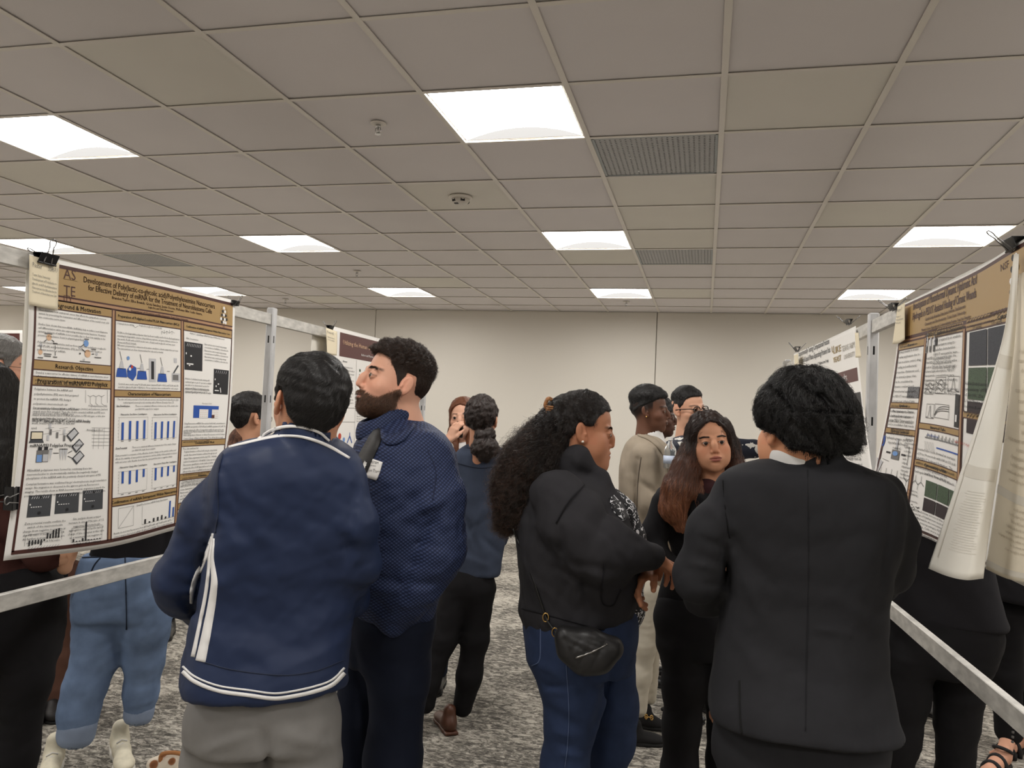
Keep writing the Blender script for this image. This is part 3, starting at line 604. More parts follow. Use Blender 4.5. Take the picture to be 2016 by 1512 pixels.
# column 3
a, b = cols[2]; w = b-a-.014; xa = a+.007
P.text('Method 1: Quantifying miRNA Entrapped Within Nanocarrier', a+w/2, V_(400,662), .0095, m_ink)
P.text('With Concentrations', U_(378,668), V_(378,669), .009, m_ink)
x0, v0 = U2(363, 672); x1, v1 = U2(398, 731); gel(P, x0, v0, x1, v1, m_gel, 9, False); P.disc(x0+.03, v0+.088, .005, m_wht, layer=3); P.rect(x0+.035, v0+.05, x0+.045, v0+.056, m_wht, 'figure', 3); P.rect(x0+.012, v1-.026, x0+.055, v1-.021, m_wht, 'figure', 3)
x2, v2 = U2(421, 726); x3, v3 = U2(448, 777); gel(P, x2, v2, x3, v3, m_gel, 6, False); P.disc(x2+.018, v2+.07, .004, m_wht, layer=3); P.line(x2+.05, v2+.075, x2+.056, v2+.095, .006, m_wht, layer=3); P.rect(x2+.03, v2+.058, x2+.04, v2+.063, m_wht, 'figure', 3); P.rect(x2+.008, v3-.016, x2+.04, v3-.012, m_wht, 'figure', 3)
for py, nn in ((682,2),(694,2),(706,2)): P.para('Nanocarriers were loaded using varying concentrations of miRNA to determine the best entrapment of PLGA particles when dried', x1+.012, V_(420,py), b-x1-.020, .0098, m_ink, n=nn)
for py, nn in ((748,5),(768,2)): P.para('Method of ethidium bromide staining with optimised agarose gel of 1 percent so miRNA was able to be observed and resolved for entrapment', xa, V_(380,py), (x2-xa)*.92, .0098, m_ink, n=nn)
x0, v0 = U2(381, 798); x1, v1 = U2(429, 823); P.rect(x0, v0, x1, v1, m_blue, 'figure', 1); W3, H3 = x1-x0, v1-v0
P.rect(x0+W3*.22, v0+H3*.30, x0+W3*.57, v1, m_wht, 'figure', 2); P.rect(x0+W3*.72, v0+H3*.30, x1, v1, m_wht, 'figure', 2); P.rect(x0+W3*.72, v0+H3*.75, x0+W3*.83, v1, m_mar2, 'figure', 3)
for i in range(4):
    for j in range(4): P.rect(x0+W3*(.26+.08*i), v0+H3*(.36+.16*j), x0+W3*(.29+.08*i), v0+H3*(.40+.16*j), m_peach, 'figure', 3); P.rect(x0+W3*(.75+.065*i), v0+H3*(.36+.16*j), x0+W3*(.775+.065*i), v0+H3*(.40+.16*j), m_peach, 'figure', 3)
P.text('Fluorescence Control', (x0+x1)/2, v0-.006, .008, m_ink)
P.para('Using fluorescence miRNA, Nanocarriers loaded with concentrations at a miRNA nanoparticle of 200 nM and a miRNA equivalent of 0.2 nM. The results indicate the effect of encapsulation within the nanocarriers was determined.', xa, V_(400,835), w, .0105, m_ink)
P.para('Results of the Malvern indicate that concentrations of the same sample were extrapolated. However, no distinct fluorescence occurred between Control Charge of Blank to RNA sample. These effects did not comply with the known charge concept from miRNA.', xa, V_(400,851), w, .0105, m_ink)
band(2, V_(400,866), V_(400,876), 'Conclusions/Future Work', .0140)
P.para('These data established that:', xa, V_(380,884), w, .010, m_ink)
P.para('Polyplex formation confirmed with zeta gels, zeta potential, and dls. Nanocarrier formation confirmed through size and charge. Future experiments include using PCR: 1. Adjusting method of entrapment 2. Cell viability 3. Gene expression 4. Fluorescence quantification. In vitro studies to further examine the effect. A GFP ligand will be used to show the efficacy of the release of miRNA from the nanocarriers and the cell entrapment properties after the loading of the polyplex.', xa+.01, V_(380,888)+.004, w*.85, .0105, m_ink, n=11)
band(2, V_(395,930), V_(395,940), 'References', .0140)
P.para('Taylor, J. Soltani, R. Nanocarrier loading of biodegradable polymers for small RNA. Journal of Controlled Release. Betancourt and Brown. Preparation and release characteristics of polymer nanoparticles with miRNA, Molecular Pharmaceutics. Zhao, Therapeutic delivery of nucleic acids in neuroblastoma cells.', xa, V_(395,948), w, .0100, m_ink, n=12)
band(2, V_(390,985), V_(390,995), 'Acknowledgements', .0140); P.para('The authors thank the department and the summer research program for support of this work.', xa, V_(390,1002), w, .0100, m_ink)
P.done()

# poster 2, far on the left frame, maroon head
def grid_px(TL, TR, BR, BL, plane, n=3, m=4, bow=0.):
    g = []
    for r in range(m):
        t = r/(m-1); row = []
        for c in range(n):
            s = c/(n-1); x = (TL[0]*(1-s)+TR[0]*s)*(1-t)+(BL[0]*(1-s)+BR[0]*s)*t; y = (TL[1]*(1-s)+TR[1]*s)*(1-t)+(BL[1]*(1-s)+BR[1]*s)*t
            p = onplane(x, y, *plane); p[0] += bow*math.sin(math.pi*s)*t; row.append(p)
        g.append(row)
    return g
c0, c1 = 3.90, 5.13
def wall_sheet(x, y0, y1, z1, z0, bow=0., n=4, m=5, dx=0.):
    return [[np.array([x+dx*(y0+(y1-y0)*c/(n-1))+bow*(r/(m-1))*math.sin(2.4*c/(n-1)+.3), y0+(y1-y0)*c/(n-1), z1+(z0-z1)*r/(m-1)]) for c in range(n)] for r in range(m)]
P2 = Sheet('research_poster', wall_sheet(-1.982, c0, c1, 2.025, 1.10, .03), 1.23, .925, m_paper, 'maroon-headed white poster behind the bearded man', group='research posters'); P = P2
P.rect(.11, .022, 1.20, .155, m_mar2, 'title_band', 1); P.text('Utilizing the Human Genome to Identify Potential Targets', .62, .085, .036, m_peach, part='title_lettering', wid=.95)
P.text('Authors and Mentors, Department of Chemistry and Biochemistry', .66, .130, .020, m_wht, part='title_lettering'); P.rect(.022, .155, .032, .90, m_mar2, 'border', 1)
for x in (.33, .62, .90): P.line(x, .16, x, .90, .002, m_grey, 'border')
P.text('Abstract', .18, .185, .016, m_ink, bold=.0006)
P.para('The human genome encodes many proteins whose functions are unknown and this study set out to identify potential candidates for targeted treatment of disease using computational screening of large datasets.', .05, .215, .26, .013, m_ink, n=13, lead=1.4)
for y in (.44, .52, .72): P.line(.04, y, .33, y, .002, m_grey, 'border')
P.text('Hypothesis', .18, .47, .014, m_ink)
P.disc(.15, .60, .018, m_redi); P.disc(.20, .62, .014, m_blue2); P.poly([(.24,.64),(.27,.60),(.30,.64)], .008, m_blue); P.line(.27, .60, .27, .58, .006, m_blue)
P.disc(.19, .79, .020, m_blue, ry=.03); P.line(.25, .79, .30, .79, .004, m_ink)
P.para('Methods and results of screening identified candidates in several families of genes and their expression patterns across tissue types with the predicted interactions.', .05, .84, .26, .012, m_ink, n=6)
for k in range(12): P.rect(.37+.07*(k % 3), .21+.03*(k//3), .39+.07*(k % 3), .225+.03*(k//3), (m_green, m_lgrey, m_peach)[k % 3])
for k in range(3): P.line(.38+.07*k, .34, .42+.07*k, .42, .004, (m_blue, m_green, m_redi)[k])
P.para('Expression of the candidates was compared over tissue types to find those with the greatest change.', .35, .46, .25, .012, m_ink, n=5)
P.poly([(.36,.56),(.36,.66),(.60,.66)], .002, m_grey); P.poly([(.37,.65),(.42,.64),(.50,.60),(.58,.57)], .003, m_ink)
for k in range(6): P.rect(.42+.10*(k % 2), .72+.06*(k//2), .51+.10*(k % 2), .77+.06*(k//2), mat('slide_brown', (120,84,70), .6, vary=(90,.5,2)))
P.para('Pathway analysis', .35, .71, .25, .012, m_ink)
for c in (.64, .92): P.para('Findings show that the highest ranked targets shared several common features that point to a similar evolutionary history and mechanism of action in the cells examined here.', c, .20, .25, .012, m_ink, n=20)
P.done()
# backs of posters hanging on the far side of the left frame
Sheet('hanging_sheet', wall_sheet(-2.018, 3.76, 4.2, 1.985, 1.2), .44, .8, m_paper_b, 'white back edge of a sheet hung left of the maroon-headed poster', group='poster backs')
P = Sheet('hanging_sheet', ctrl_px([[(52,528),(160,552),(290,582)],[(45,680),(160,690),(290,700)],[(34,820),(160,815),(290,810)],[(22,968),(155,950),(288,930)]], PL, [[-.045]*3]*4), 1.0, .7, m_paper_b, 'pale back edge of a poster along the gold poster, over the grey-haired man', group='poster backs')
# a poster farther off at the left edge
g = [[W(-160+c*55, 648+c*2+r*60, 4.6-.05*c) for c in range(4)] for r in range(4)]
P = Sheet('research_poster', [[W(px, py, 4.9) for px in (-330,-200,-60,44)] for py in (650,760,870,980)], 1.2, 1.05, m_paper, 'poster with a brown title band at the left photo edge above the grey-haired man', group='research posters')
P.rect(.02, .02, 1.18, .13, m_mar2, 'title_band', 1); P.text('Synthesis and Evaluation of Materials Treated for Cardiac', .68, .075, .040, m_tan, al='c', part='title_lettering', wid=.96)
P.para('Background text of the poster', .70, .2, .45, .02, m_ink, n=20); P.done()

# poster 3, the hydrogel poster on the right frame
rows = [[(1775,600),(1850,565),(1925,528),(2004,478),(2090,428)], [(1762,712),(1842,700),(1922,690),(2012,680),(2100,672)], [(1745,815),(1832,822),(1918,838),(2012,862),(2100,885)], [(1722,925),(1820,950),(1914,990),(2010,1030),(2100,1070)], [(1700,1025),(1806,1052),(1908,1102),(2008,1150),(2100,1195)]]
off = [[0]*5, [-.01,.0,-.01,-.01,0], [-.02,0,-.02,-.02,0], [-.03,-.01,-.03,-.03,0], [-.04,-.02,-.04,-.04,0]]
PW3, PH3 = 1.08, .80
P3 = Sheet('research_poster', ctrl_px(rows, PR, off), PW3, PH3, m_paper, 'gold-headed poster about photothermal hydrogels on the right frame', us=[0,.235,.43,.60,.80], group='research posters', n=(81,65))
P3.lay = .0010
P = P3; q3 = lambda px, py: P3.uv(px, py)
mx = .012; u1, u2 = q3(1812, 800)[0], q3(1895, 800)[0]; XE = .86
v0 = .006; hb = q3(1880, 637)[1]
P.rect(mx, v0, XE, v0+.012, m_mar, 'border', 1); P.rect(mx+.0, v0+.009, XE, hb, m_gold, 'title_band', 2); P.rect(mx, hb, XE, hb+.010, m_mar, 'border', 2); P.rect(mx, hb+.010, XE, hb+.016, m_tan, 'border', 1); P.rect(mx, hb+.016, XE, hb+.021, m_mar, 'border', 2)
y0 = hb+.021; yb = PH3-.018
P.rect(mx, y0, mx+.009, yb, m_mar, 'border', 2); P.rect(mx, yb-.004, XE, yb+.006, m_mar, 'border', 2)
for d in (u1, u2): P.rect(d-.010, y0, d+.008, yb, m_mar, 'border', 2); P.rect(d-.005, y0, d+.003, yb, m_tan, 'border', 3)
cols = [(mx+.009, u1-.010), (u1+.008, u2-.010), (u2+.008, XE)]
def V3(px, py): return q3(px, py)[1]
xa_, xb_ = q3(1800, 600)[0], q3(1925, 560)[0]; cxt = (xa_+xb_)/2
P.text('Investigation of Photothermal Dynamic Hyaluronic Acid', cxt, V3(1862,577)+.012, .036, m_mar, res=2, bold=.0008, wid=(xb_-xa_)*1.0, part='title_lettering')
P.text('Hydrogels in PEDOT Assisted Healing of Chronic Wounds', cxt, V3(1865,600)+.010, .034, m_mar, res=2, bold=.0008, wid=(xb_-xa_)*.99, part='title_lettering')
P.text('Gabrielle Grady, Alexandrea Frizzi, Jessica Pedersen, Tania Betancourt,', cxt+.015, V3(1865,617)+.002, .0135, m_mar, bold=.0005, wid=(xb_-xa_)*.62, part='title_lettering', layer=4)
P.text('Chemistry and Biochemistry, Texas State University', cxt+.015, V3(1865,617)+.017, .0130, m_mar, bold=.0005, wid=(xb_-xa_)*.62, part='title_lettering', layer=4)
P.text('Materials Science, Engineering, and Commercialization Program, Texas State University', cxt+.02, V3(1865,617)+.032, .0125, m_mar, bold=.0005, wid=(xb_-xa_)*.74, part='title_lettering', layer=4)
ex, ey = q3(2001, 532)
for k, (a, b) in enumerate([(0,-.045),(-.010,-.026),(.010,-.026),(-.018,-.004),(0,-.006),(.018,-.004),(-.026,.018),(-.009,.017),(.009,.018),(-.03,.04),(0,.04),(-.016,.055)]): P.disc(ex+a*.7, ey+b, .007, m_ink if k % 2 else m_wht, 'emblem', 3, 8)
P.text('NSF', ex-.045, ey-.012, .022, m_mar, part='emblem')
def band3(c, v0, v1, t, sz=.016): band(c, v0, v1, t, sz, P3)
v = y0+.001; band3(0, v, v+.020, 'Abstract', .013); band3(1, V3(1850,648)-.002, V3(1850,648)+.020, 'HA/PEDOT Synthesis & Characterization', .0135); band3(2, V3(1950,618), V3(1950,618)+.026, 'Cytotoxicity of PEDOT', .017)
a, b = cols[0]; w = b-a-.012; xa = a+.006
P.para('Hydrogels have shown great potential in wound healing applications due to their moisture control, drug loading and antibacterial properties. Hyaluronic acid is a natural polymer that can be crosslinked by dynamic covalent bonds. Photothermal agents such as PEDOT nanoparticles convert near infrared light into heat for use as an antibacterial agent. Chronic wounds include diabetic ulcers which affect millions of patients every year and are difficult to treat. Current treatments include: Wound dressings Antibiotics Compression Debridement', xa, V3(1790,688)-.01, w*.97, .0125, m_ink, n=16, lead=1.45)
x0, v0 = q3(1793,762); x1, v1 = q3(1812,784); P.rect(x0-.012, v0, x1-.008, v1, m_sem, 'figure', 2)
band3(0, V3(1780,794), V3(1780,803), 'Synthesis', .013); P.para('The dynamic, injectable hydrogels were prepared using PEDOT nanoparticles and a crosslinker that reacts with hyaluronic acid modified with aldehyde and hydrazide groups, giving an injectable self healing material.', xa, V3(1780,813), w, .0125, m_ink, al='c')
band3(0, V3(1770,845), V3(1770,854), 'Hydrogel Synthesis', .013)
x, y = q3(1742,862); P.disc(x, y+.01, .008, m_blue, ry=.02); P.line(x, y+.02, x-.004, y+.07, .002, m_ink); P.shape([(x-.02,y+.07),(x,y+.13),(x+.02,y+.08),(x,y+.085)], m_lgrey); P.line(x+.012, y+.07, x+.05, y+.075, .0014, m_grey)
x, y = q3(1764,893); P.rect(x-.02, y-.012, x+.02, y+.02, m_grey, 'figure', 2); P.disc(x, y, .014, m_blue2, layer=3, ry=.008); P.rect(x-.005, y-.05, x+.005, y-.012, m_lgrey, 'figure', 2); P.line(x-.05, y, x-.028, y, .006, m_ink); P.line(x+.03, y, x+.05, y, .006, m_ink); P.line(x+.065, y-.03, x+.065, y+.03, .002, m_ink)
P.para('Aldehyde functionalised hyaluronic acid was combined with adipic dihydrazide through hydrazone bonding at room temperature with gentle mixing of the vials.', q3(1784,868)[0], V3(1797,868), u1-.016-q3(1784,868)[0], .0105, m_ink, n=11)
for base in (q3(1734,930), q3(1780,940)):
    for k in range(7): P.line(base[0]+.014*k, base[1]+(k % 2)*.012, base[0]+.014*(k+1), base[1]+((k+1) % 2)*.012, .0018, m_ink); P.line(base[0]+.014*k, base[1]+(k % 2)*.012, base[0]+.014*k, base[1]-.02+(k % 2)*.05, .0014, m_ink)
P.para('Hydrazone crosslinking and components of the hydrogel network', q3(1788,965)[0], V3(1798,968), .06, .0105, m_ink, n=5)
for k in range(26): x, y = q3(1800,1015); P.disc(x+rng.uniform(-.022,.022), y+rng.uniform(-.045,.03), .0022, m_ink)
a, b = cols[1]; w = b-a-.012; xa = a+.006
x, y = q3(1826,676)
for k in range(3): P.rect(x+.022*k-.004, y-.03, x+.022*k+.006, y+.03, m_lgrey, 'figure', 2); P.rect(x+.022*k-.003, y+.01, x+.022*k+.005, y+.028, m_grey, 'figure', 3)
P.rect(x+.05, y-.01, x+.062, y+.012, m_gel, 'figure', 2)
P.para('HA/PEDOT nanoparticles were prepared by an emulsion polymerization using its emulsifier characteristics. PEDOT nanoparticles were characterised using transmission electron microscopy, dynamic light scattering and zeta analysis.', q3(1842,660)[0], V3(1860,660), u2-.016-q3(1842,660)[0], .0115, m_ink, n=8)
P.para('HA/PEDOT nanoparticle sizes: the HA-PEDOT NPs had 220 nm with a peak at 790 nm due to strong near infrared light absorption. PEDOT nanoparticle concentrations were prepared as a suspension of water at 10 microg per mL with the temperature response to the hydrogel under laser irradiation. The final mean particle size was and zeta potential of -43 mV. Photothermal heating assay was tested by photothermal analysis.', xa, V3(1855,705), w, .0115, m_ink, n=9)
for p0, p1, kind in (((1824,750),(1838,776),0),((1844,743),(1861,775),1),((1868,741),(1889,772),2),((1826,795),(1838,824),2),((1842,795),(1868,826),3)):
    x0, v0 = q3(*p0); x1, v1 = q3(*p1)
    for q in ((x0,v0,x1,v0),(x0,v1,x1,v1),(x0,v0,x0,v1),(x1,v0,x1,v1)): P.line(*q, .0014, m_grey)
    w_, h_ = x1-x0, v1-v0
    for t in range(3 if kind in (0,1,3) else 1):
        if kind in (0, 1): pts = [(x0+w_*k/10, v0+h_*(.25+.25*t+.12*math.sin(k*.9+t))) for k in range(11)]
        elif kind == 2: pts = [(x0+w_*k/16, v1-h_*(.05+.85*math.exp(-((k-8)/1.8)**2))) for k in range(17)]
        else: pts = [(x0+w_*k/12, v1-h_*(.12+(.75-.16*t)*(1-math.exp(-k/2.)))) for k in range(13)]
        P.poly(pts, .0018, m_ink)
x, y = q3(1884,810); P.rect(x-.008, y-.05, x+.012, y+.045, m_gel, 'figure', 2); P.rect(x-.002, y+.01, x+.006, y+.03, m_wht, 'figure', 3)
band3(1, V3(1855,840), V3(1855,850), 'Inverted Tube', .013)
x0, v0 = q3(1822,860); x1, v1 = q3(1893,880); P.rect(x0, v0, x1, v1, m_lgrey, 'figure', 1)
for k in range(30): xx = x0+(x1-x0)*(k+.5)/30; P.line(xx, v0+.004, xx, v1-.004-.006*(k % 3), .0022, m_gel2)
P.line(x0+.06, v1+.022, x1-.01, v1+.022, .004, m_blue)
for k in range(8): P.line(x0+.006*k, v1+.01, x0+.008+.006*k, v1+.035, .0008, m_grey)
P.text('HA Hydrogel', x0+.04, v0-.004, .010, m_blue); P.text('HA-PEDOT Hydrogel', x0+.19, v0-.004, .010, m_redi)
P.para('Inverted tube tests showed an increase of 70 to 90 seconds with HA at 0% and HA-PEDOT hydrogel formation. The addition of nanoparticles did not result in an accelerated gelation of the hydrogels and they formed fully in each of the samples.', xa, V3(1855,898), w, .0115, m_ink, n=6)
band3(1, V3(1850,918), V3(1850,930), 'Cytotoxicity of HA', .013)
P.text('Live/Dead Image (HA 50 ug)', q3(1838,938)[0]+.02, V3(1842,940), .010, m_ink)
for k in range(5):
    x0, v0 = q3(1825+k*11.5, 950+k*5.0); x0 = q3(1824,950)[0]+k*.053; v0 = V3(1835,946)+.004
    P.rect(x0, v0, x0+.049, v0+.056, m_green, 'figure', 2); P.rect(x0, v0+.062, x0+.049, v0+.112, m_brn, 'figure', 2)
P.para('A Live/Dead assay assessed the cytotoxicity of hyaluronic acid with adipic dihydrazide at concentrations of 50 and 100 microg using L-929 Murine Fibroblast cells. Cells were incubated with HA and compared with the control without imaging to evaluate.', xa, V3(1840,1020), w, .0115, m_ink, n=8)
a, b = cols[2]; xa = a+.006
for i in range(5):
    for j in range(3):
        x0 = xa+.012+i*.083; v0 = V3(1905,650)+.008+j*.092; P.rect(x0, v0, x0+.078, v0+.086, (m_dcell if i < 3 else m_gel) if j == 0 else (m_green if i < 2 else m_gel) if j == 1 else m_brn, 'figure', 2)
for i, t in enumerate(('50 ug/mL','100 ug/mL','250 ug/mL','400 ug/mL')): P.text(t, xa+.05+i*.083, V3(1905,650)+.002, .011, m_ink)
P.para('A Live/Dead assay assessed the cytotoxicity of PEDOT at concentrations of 50, 100, 250, and 400 microg/mL using L-929 Murine Fibroblast cells. Cells were incubated with PEDOT for 24 hours before imaging to evaluate.', xa, V3(1905,758), .22, .0130, m_ink, n=6)
band3(2, V3(1905,812), V3(1905,822), 'Conclusion', .013)
P.done()

# poster 4, far on the right frame
rows = [[(1563,697),(1620,672),(1684,642)], [(1560,790),(1624,780),(1695,765)], [(1556,880),(1628,890),(1712,895)], [(1552,960),(1632,990),(1728,1015)]]
P4 = Sheet('research_poster', ctrl_px(rows, PR, [[0,0,0],[-.01,-.02,-.01],[-.02,-.03,-.02],[-.02,-.03,-.02]]), 1.3, 1.0, m_paper, 'white poster with University logo behind the man in black suit', us=[0,.42,1.], group='research posters')
P = P4; q4 = lambda px, py: P4.uv(px, py)
def txt4(t, px0, px1, py, sz, m, part='title_lettering', bold=.001):
    x0 = q4(px0, py)[0]; x1 = q4(px1, py)[0]; v = q4((px0+px1)/2, py)[1]; P.text(t, (x0+x1)/2, v, sz, m, wid=x1-x0, part=part, res=2, bold=bold)
txt4('Experimentally Testing Computational Predictions', 1573, 1634, 689, .050, m_ink); txt4('for Liquid-Liquid Phase-Separating Proteins in Yeast', 1573, 1636, 705, .050, m_ink); txt4('Jordan Goff, Cole Cobe, Jaffer Mirza, Mason T. Behren, Loren E. Hough', 1573, 1632, 722, .026, m_ink)
mg = mat('logo_gold', (170,146,96), .5); mgg = mat('logo_grey', (176,170,160), .5)
txt4('LIKE', 1641, 1657, 694, .055, mg, 'logo_lettering', .004); txt4('U', 1638, 1643, 694, .055, mg, 'logo_lettering', .004); txt4('YEAST', 1641, 1657, 712, .045, mg, 'logo_lettering', .004); txt4('TEXAS A&M', 1658, 1684, 688, .045, mgg, 'logo_lettering'); txt4('UNIVERSITY', 1662, 1684, 704, .036, mgg, 'logo_lettering')
v0 = q4(1655,733)[1]; x1 = q4(1632,735)[0]; P.rect(.05, v0, x1-.01, v0+.07, m_mar2, 'title_band', 1); P.rect(x1, v0, 1.27, v0+.07, m_mar2, 'title_band', 1); P.text('Results', (x1+1.27)/2, v0+.055, .06, m_wht, res=2, wid=.2); P.text('WT', x1+.15, v0+.115, .03, m_ink); P.text('MKC2', x1+.46, v0+.115, .03, m_ink)
for k in range(2):
    xx = x1+.04+.31*k; P.rect(xx, v0+.13, xx+.28, v0+.40, m_gel, 'figure', 1); P.disc(xx+.14, v0+.265, .10, m_wht, layer=2, n=20, ry=.13); P.disc(xx+.14, v0+.265, .09, mat('yeast_cell', (150,150,148), .6, vary=(60,.5,4)), layer=3, n=20, ry=.12)
P.para('Fluorescence imaging of yeast cells shows foci formation', x1+.04, v0+.45, .5, .026, m_ink, n=4); P.shape([(x1+.3,.80),(x1+.26,.86),(x1+.38,.86)], m_grey)
P.done()

# poster 5: the near sheet on the right frame that has swung open, showing its back
rows = [[(1996,500),(1999,500),(2002,500),(2006,500)], [(1975,660),(1982,663),(1990,665),(1998,667)], [(1922,835),(1942,842),(1960,846),(1977,848)], [(1872,985),(1900,995),(1930,1000),(1954,1002)], [(1827,1119),(1864,1134),(1902,1142),(1936,1139)]]
offs = [[0,0,0,0], [-.06,-.055,-.05,-.04], [-.10,-.10,-.09,-.075], [-.135,-.135,-.125,-.10], [-.165,-.17,-.15,-.12]]
P5 = Sheet('hanging_sheet', ctrl_px(rows, (PR[0]-.02, PR[1]), offs), .26, 1.0, m_paper_b, 'blank back of a sheet flipped over the hydrogel poster', group='poster backs')
P = P5
for v0, v1 in ((.30,.335),(.62,.66)): P.rect(.02, v0, .24, v1, m_ghost, 'show_through', 1)
P.rect(.024, .02, .030, .95, m_ghost, 'show_through', 1)
for k in range(24): P.rect(.06+.02*rng.random(), .70+k*.009, .20-.03*rng.random(), .7025+k*.009, mat('show_through_faint', (224,220,209), .7), 'show_through', 1)
P.done()
rows = [[(2006,540),(2030,530),(2080,515)], [(1994,700),(2022,700),(2070,700)], [(1975,880),(2010,895),(2060,900)], [(1957,1010),(2000,1035),(2050,1050)], [(1940,1120),(1985,1140),(2050,1152)]]
offs = [[-.02]*3, [-.05]*3, [-.06]*3, [-.07]*3, [-.075,-.08,-.09]]
P6 = Sheet('hanging_sheet', ctrl_px(rows, (PR[0]-.0, PR[1]), offs), .3, .9, mat('poster_paper_back_warm', (228,218,198), .7), 'cream sheet back with mirrored lines of print at the right photo edge', group='poster backs')
P = P6
P.rect(0, .57, .3, .60, m_ghost, 'show_through', 1); P.rect(0, .86, .3, .885, m_ghost, 'show_through', 1)
words_ = 'the polymer samples were dried under vacuum and analysed for the release profile of each of these'
mg2 = mat('show_through_text', (188,176,156), .7)
for k in range(26):
    y = .22+k*.0225
    if .55 < y < .62: continue
    s_ = ' '.join(rng.sample(words_.split(), 5)); P.text(s_, .28, y, .017, mg2, al='l', part='show_through', sx=-.9, res=1)
P.done()

# paper number tags
def tagsheet(g, w, h, label, lines, m=m_card, flip=False, name='paper_tag'):
    P = Sheet(name, g, w, h, m, label, cat='paper tag', group='number tags pinned to posters', n=(9, 11), flip=flip, thick=.0008)
    y = .03
    for s_, z in lines: P.text(s_, .012, y, z, m_grey, al='l', wid=min(w*.85, textwidth(s_)*z)); y += z*1.25
    P.done(); return P
rows = [[(58,502),(88,510),(117,518)], [(58,555),(87,562),(115,568)], [(57,600),(86,606),(114,611)]]
tagsheet(ctrl_px(rows, PL, [[.012,.012,.006],[.012,.012,.008],[.012,.012,.006]]), .15, .15, 'cream number tag over the top left corner of the long-titled gold poster', [('Poster      35R-U', .019), ('Texas State University', .010), ('Development of Poly(lactic-co-', .0105), ('glycolic acid)/Polyethyleneimine', .0105), ('Nanocarriers for Effective for the', .0105), ('Treatment of Neuroblastoma Cells', .0105)], m_cream)
rows = [[(642,645),(653,649),(664,653)], [(643,672),(653,675),(664,678)], [(644,697),(653,699),(663,700)]]
tagsheet(ctrl_px(rows, PL, [[.03]*3]*3), .15, .17, 'cream number tag on the corner of the maroon-headed poster', [('Poster 42', .022), ('Utilizing the Human', .012), ('Genome to Identify', .012)], m_cream)
rows = [[(1767,604),(1774,600),(1781,596)], [(1762,640),(1771,640),(1781,636)], [(1757,677),(1769,676),(1781,669)]]
tagsheet(ctrl_px(rows, PR, [[-.02]*3]*3), .15, .20, 'cream number tag on the corner of the hydrogel poster', [('Poster 17', .024), ('Investigation of', .013), ('Photothermal Dynamic', .013), ('Hyaluronic Acid', .013)], m_cream)
rows = [[(1683,655),(1687,655),(1690,655)], [(1684,680),(1689,680),(1692,680)], [(1684,704),(1690,704),(1695,703)]]
tagsheet(ctrl_px(rows, PR, [[-.02]*3]*3), .15, .20, 'yellowish paper tag hanging past the edge of the white logo poster', [], m_cream)
rows = [[(1563,700),(1567,698),(1571,696)], [(1564,712),(1568,711),(1572,710)], [(1564,724),(1569,724),(1573,722)]]
tagsheet(ctrl_px(rows, PR, [[-.03]*3]*3), .15, .15, 'small cream tag at the far corner of the white logo poster', [], m_cream)

# binder clips
m_clip = mat('clip_black', (22,22,24), .35); m_wire = mat('clip_wire', (150,150,150), .3, metal=1.)
def clip(px, py, plane, s, label, down=(0,0,-1), off=.004, openings=(.5,.5)):
    """spine of the clip at the pixel; down = direction from the spine to the jaws"""
    c = onplane(px, py, *plane); dn = np.array(down, float); dn /= np.linalg.norm(dn)
    al = np.array([plane[1], 1., 0.]); al /= np.linalg.norm(al)
    if abs(dn[2]) < .5: al = np.array([0,0,1.])
    n = np.cross(dn, al)      # across the sheet
    if n[0]*(1 if plane is PL else -1) < 0: n = -n
    c = c+n*off
    t = empty('binder_clip', tuple(c), label=label, cat='binder clip', group='binder clips on the frames')
    L, H, Wd = .026*s, .024*s, .0135*s
    mb = MB(); prof = [(-Wd, 0), (Wd, 0), (.0022, H), (-.0022, H)]; V = []
    for e in (-1, 1):
        for q in prof: V.append(c+al*L*e+n*q[0]+dn*q[1])
    for q in ([(0,1,5,4)], [(1,2,6,5)], [(3,0,4,7)]): pass
    # folded steel: back, two cheeks with thickness
    def slab(a, b, th, side):
        v = []
        for e in (-1, 1):
            for w_ in (0, th):
                for q in (a, b): v.append(c+al*L*e+n*(q[0]+side*w_)+dn*q[1])
        mb.put(v, [(0,1,3,2),(4,6,7,5),(0,4,5,1),(2,3,7,6),(0,2,6,4),(1,5,7,3)])
    slab((Wd, 0), (.003, H), -.0012, 1); slab((-Wd, 0), (-.003, H), .0012, 1)
    mb.box(c, (1e-3,1e-3,1e-3))
    v = [c+al*L*e+n*a+dn*b for e in (-1,1) for a in (-Wd,Wd) for b in (0,.0014)]; mb.put(v, [(0,1,3,2),(4,6,7,5),(0,4,5,1),(2,3,7,6),(0,2,6,4),(1,5,7,3)])
    mb.tube([c-al*L+n*.0045+dn*(H-.001), c+al*L+n*.0045+dn*(H-.001)], .0022*s, 8); mb.tube([c-al*L-n*.0045+dn*(H-.001), c+al*L-n*.0045+dn*(H-.001)], .0022*s, 8)
    mb.build('clip_body', m_clip, t)
    for sd, op in ((1, openings[0]), (-1, openings[1])):
        base = c+dn*H*.95+n*sd*.006; ax = -dn*math.cos(op)+n*sd*math.sin(op); LL = .056*s; ww = .0095*s; pts = []
        for q in ((-1.15,0),(-1.0,.2),(-.72,.55),(-.60,.70),(-.85,.82),(-.95,.92),(-.6,1.02),(0,1.05),(.6,1.02),(.95,.92),(.85,.82),(.60,.70),(.72,.55),(1.0,.2),(1.15,0)):
            pts.append(base+al*ww*q[0]+ax*LL*q[1])
        MB().tube(crm(pts, 40), .0015*s, 6).build('wire_handle', m_wire, t, smooth=True)
    return t
clip(84, 500, PL, 1.3, 'large black binder clip with upright wires over the cream number tag', openings=(.25,.9), off=.014)
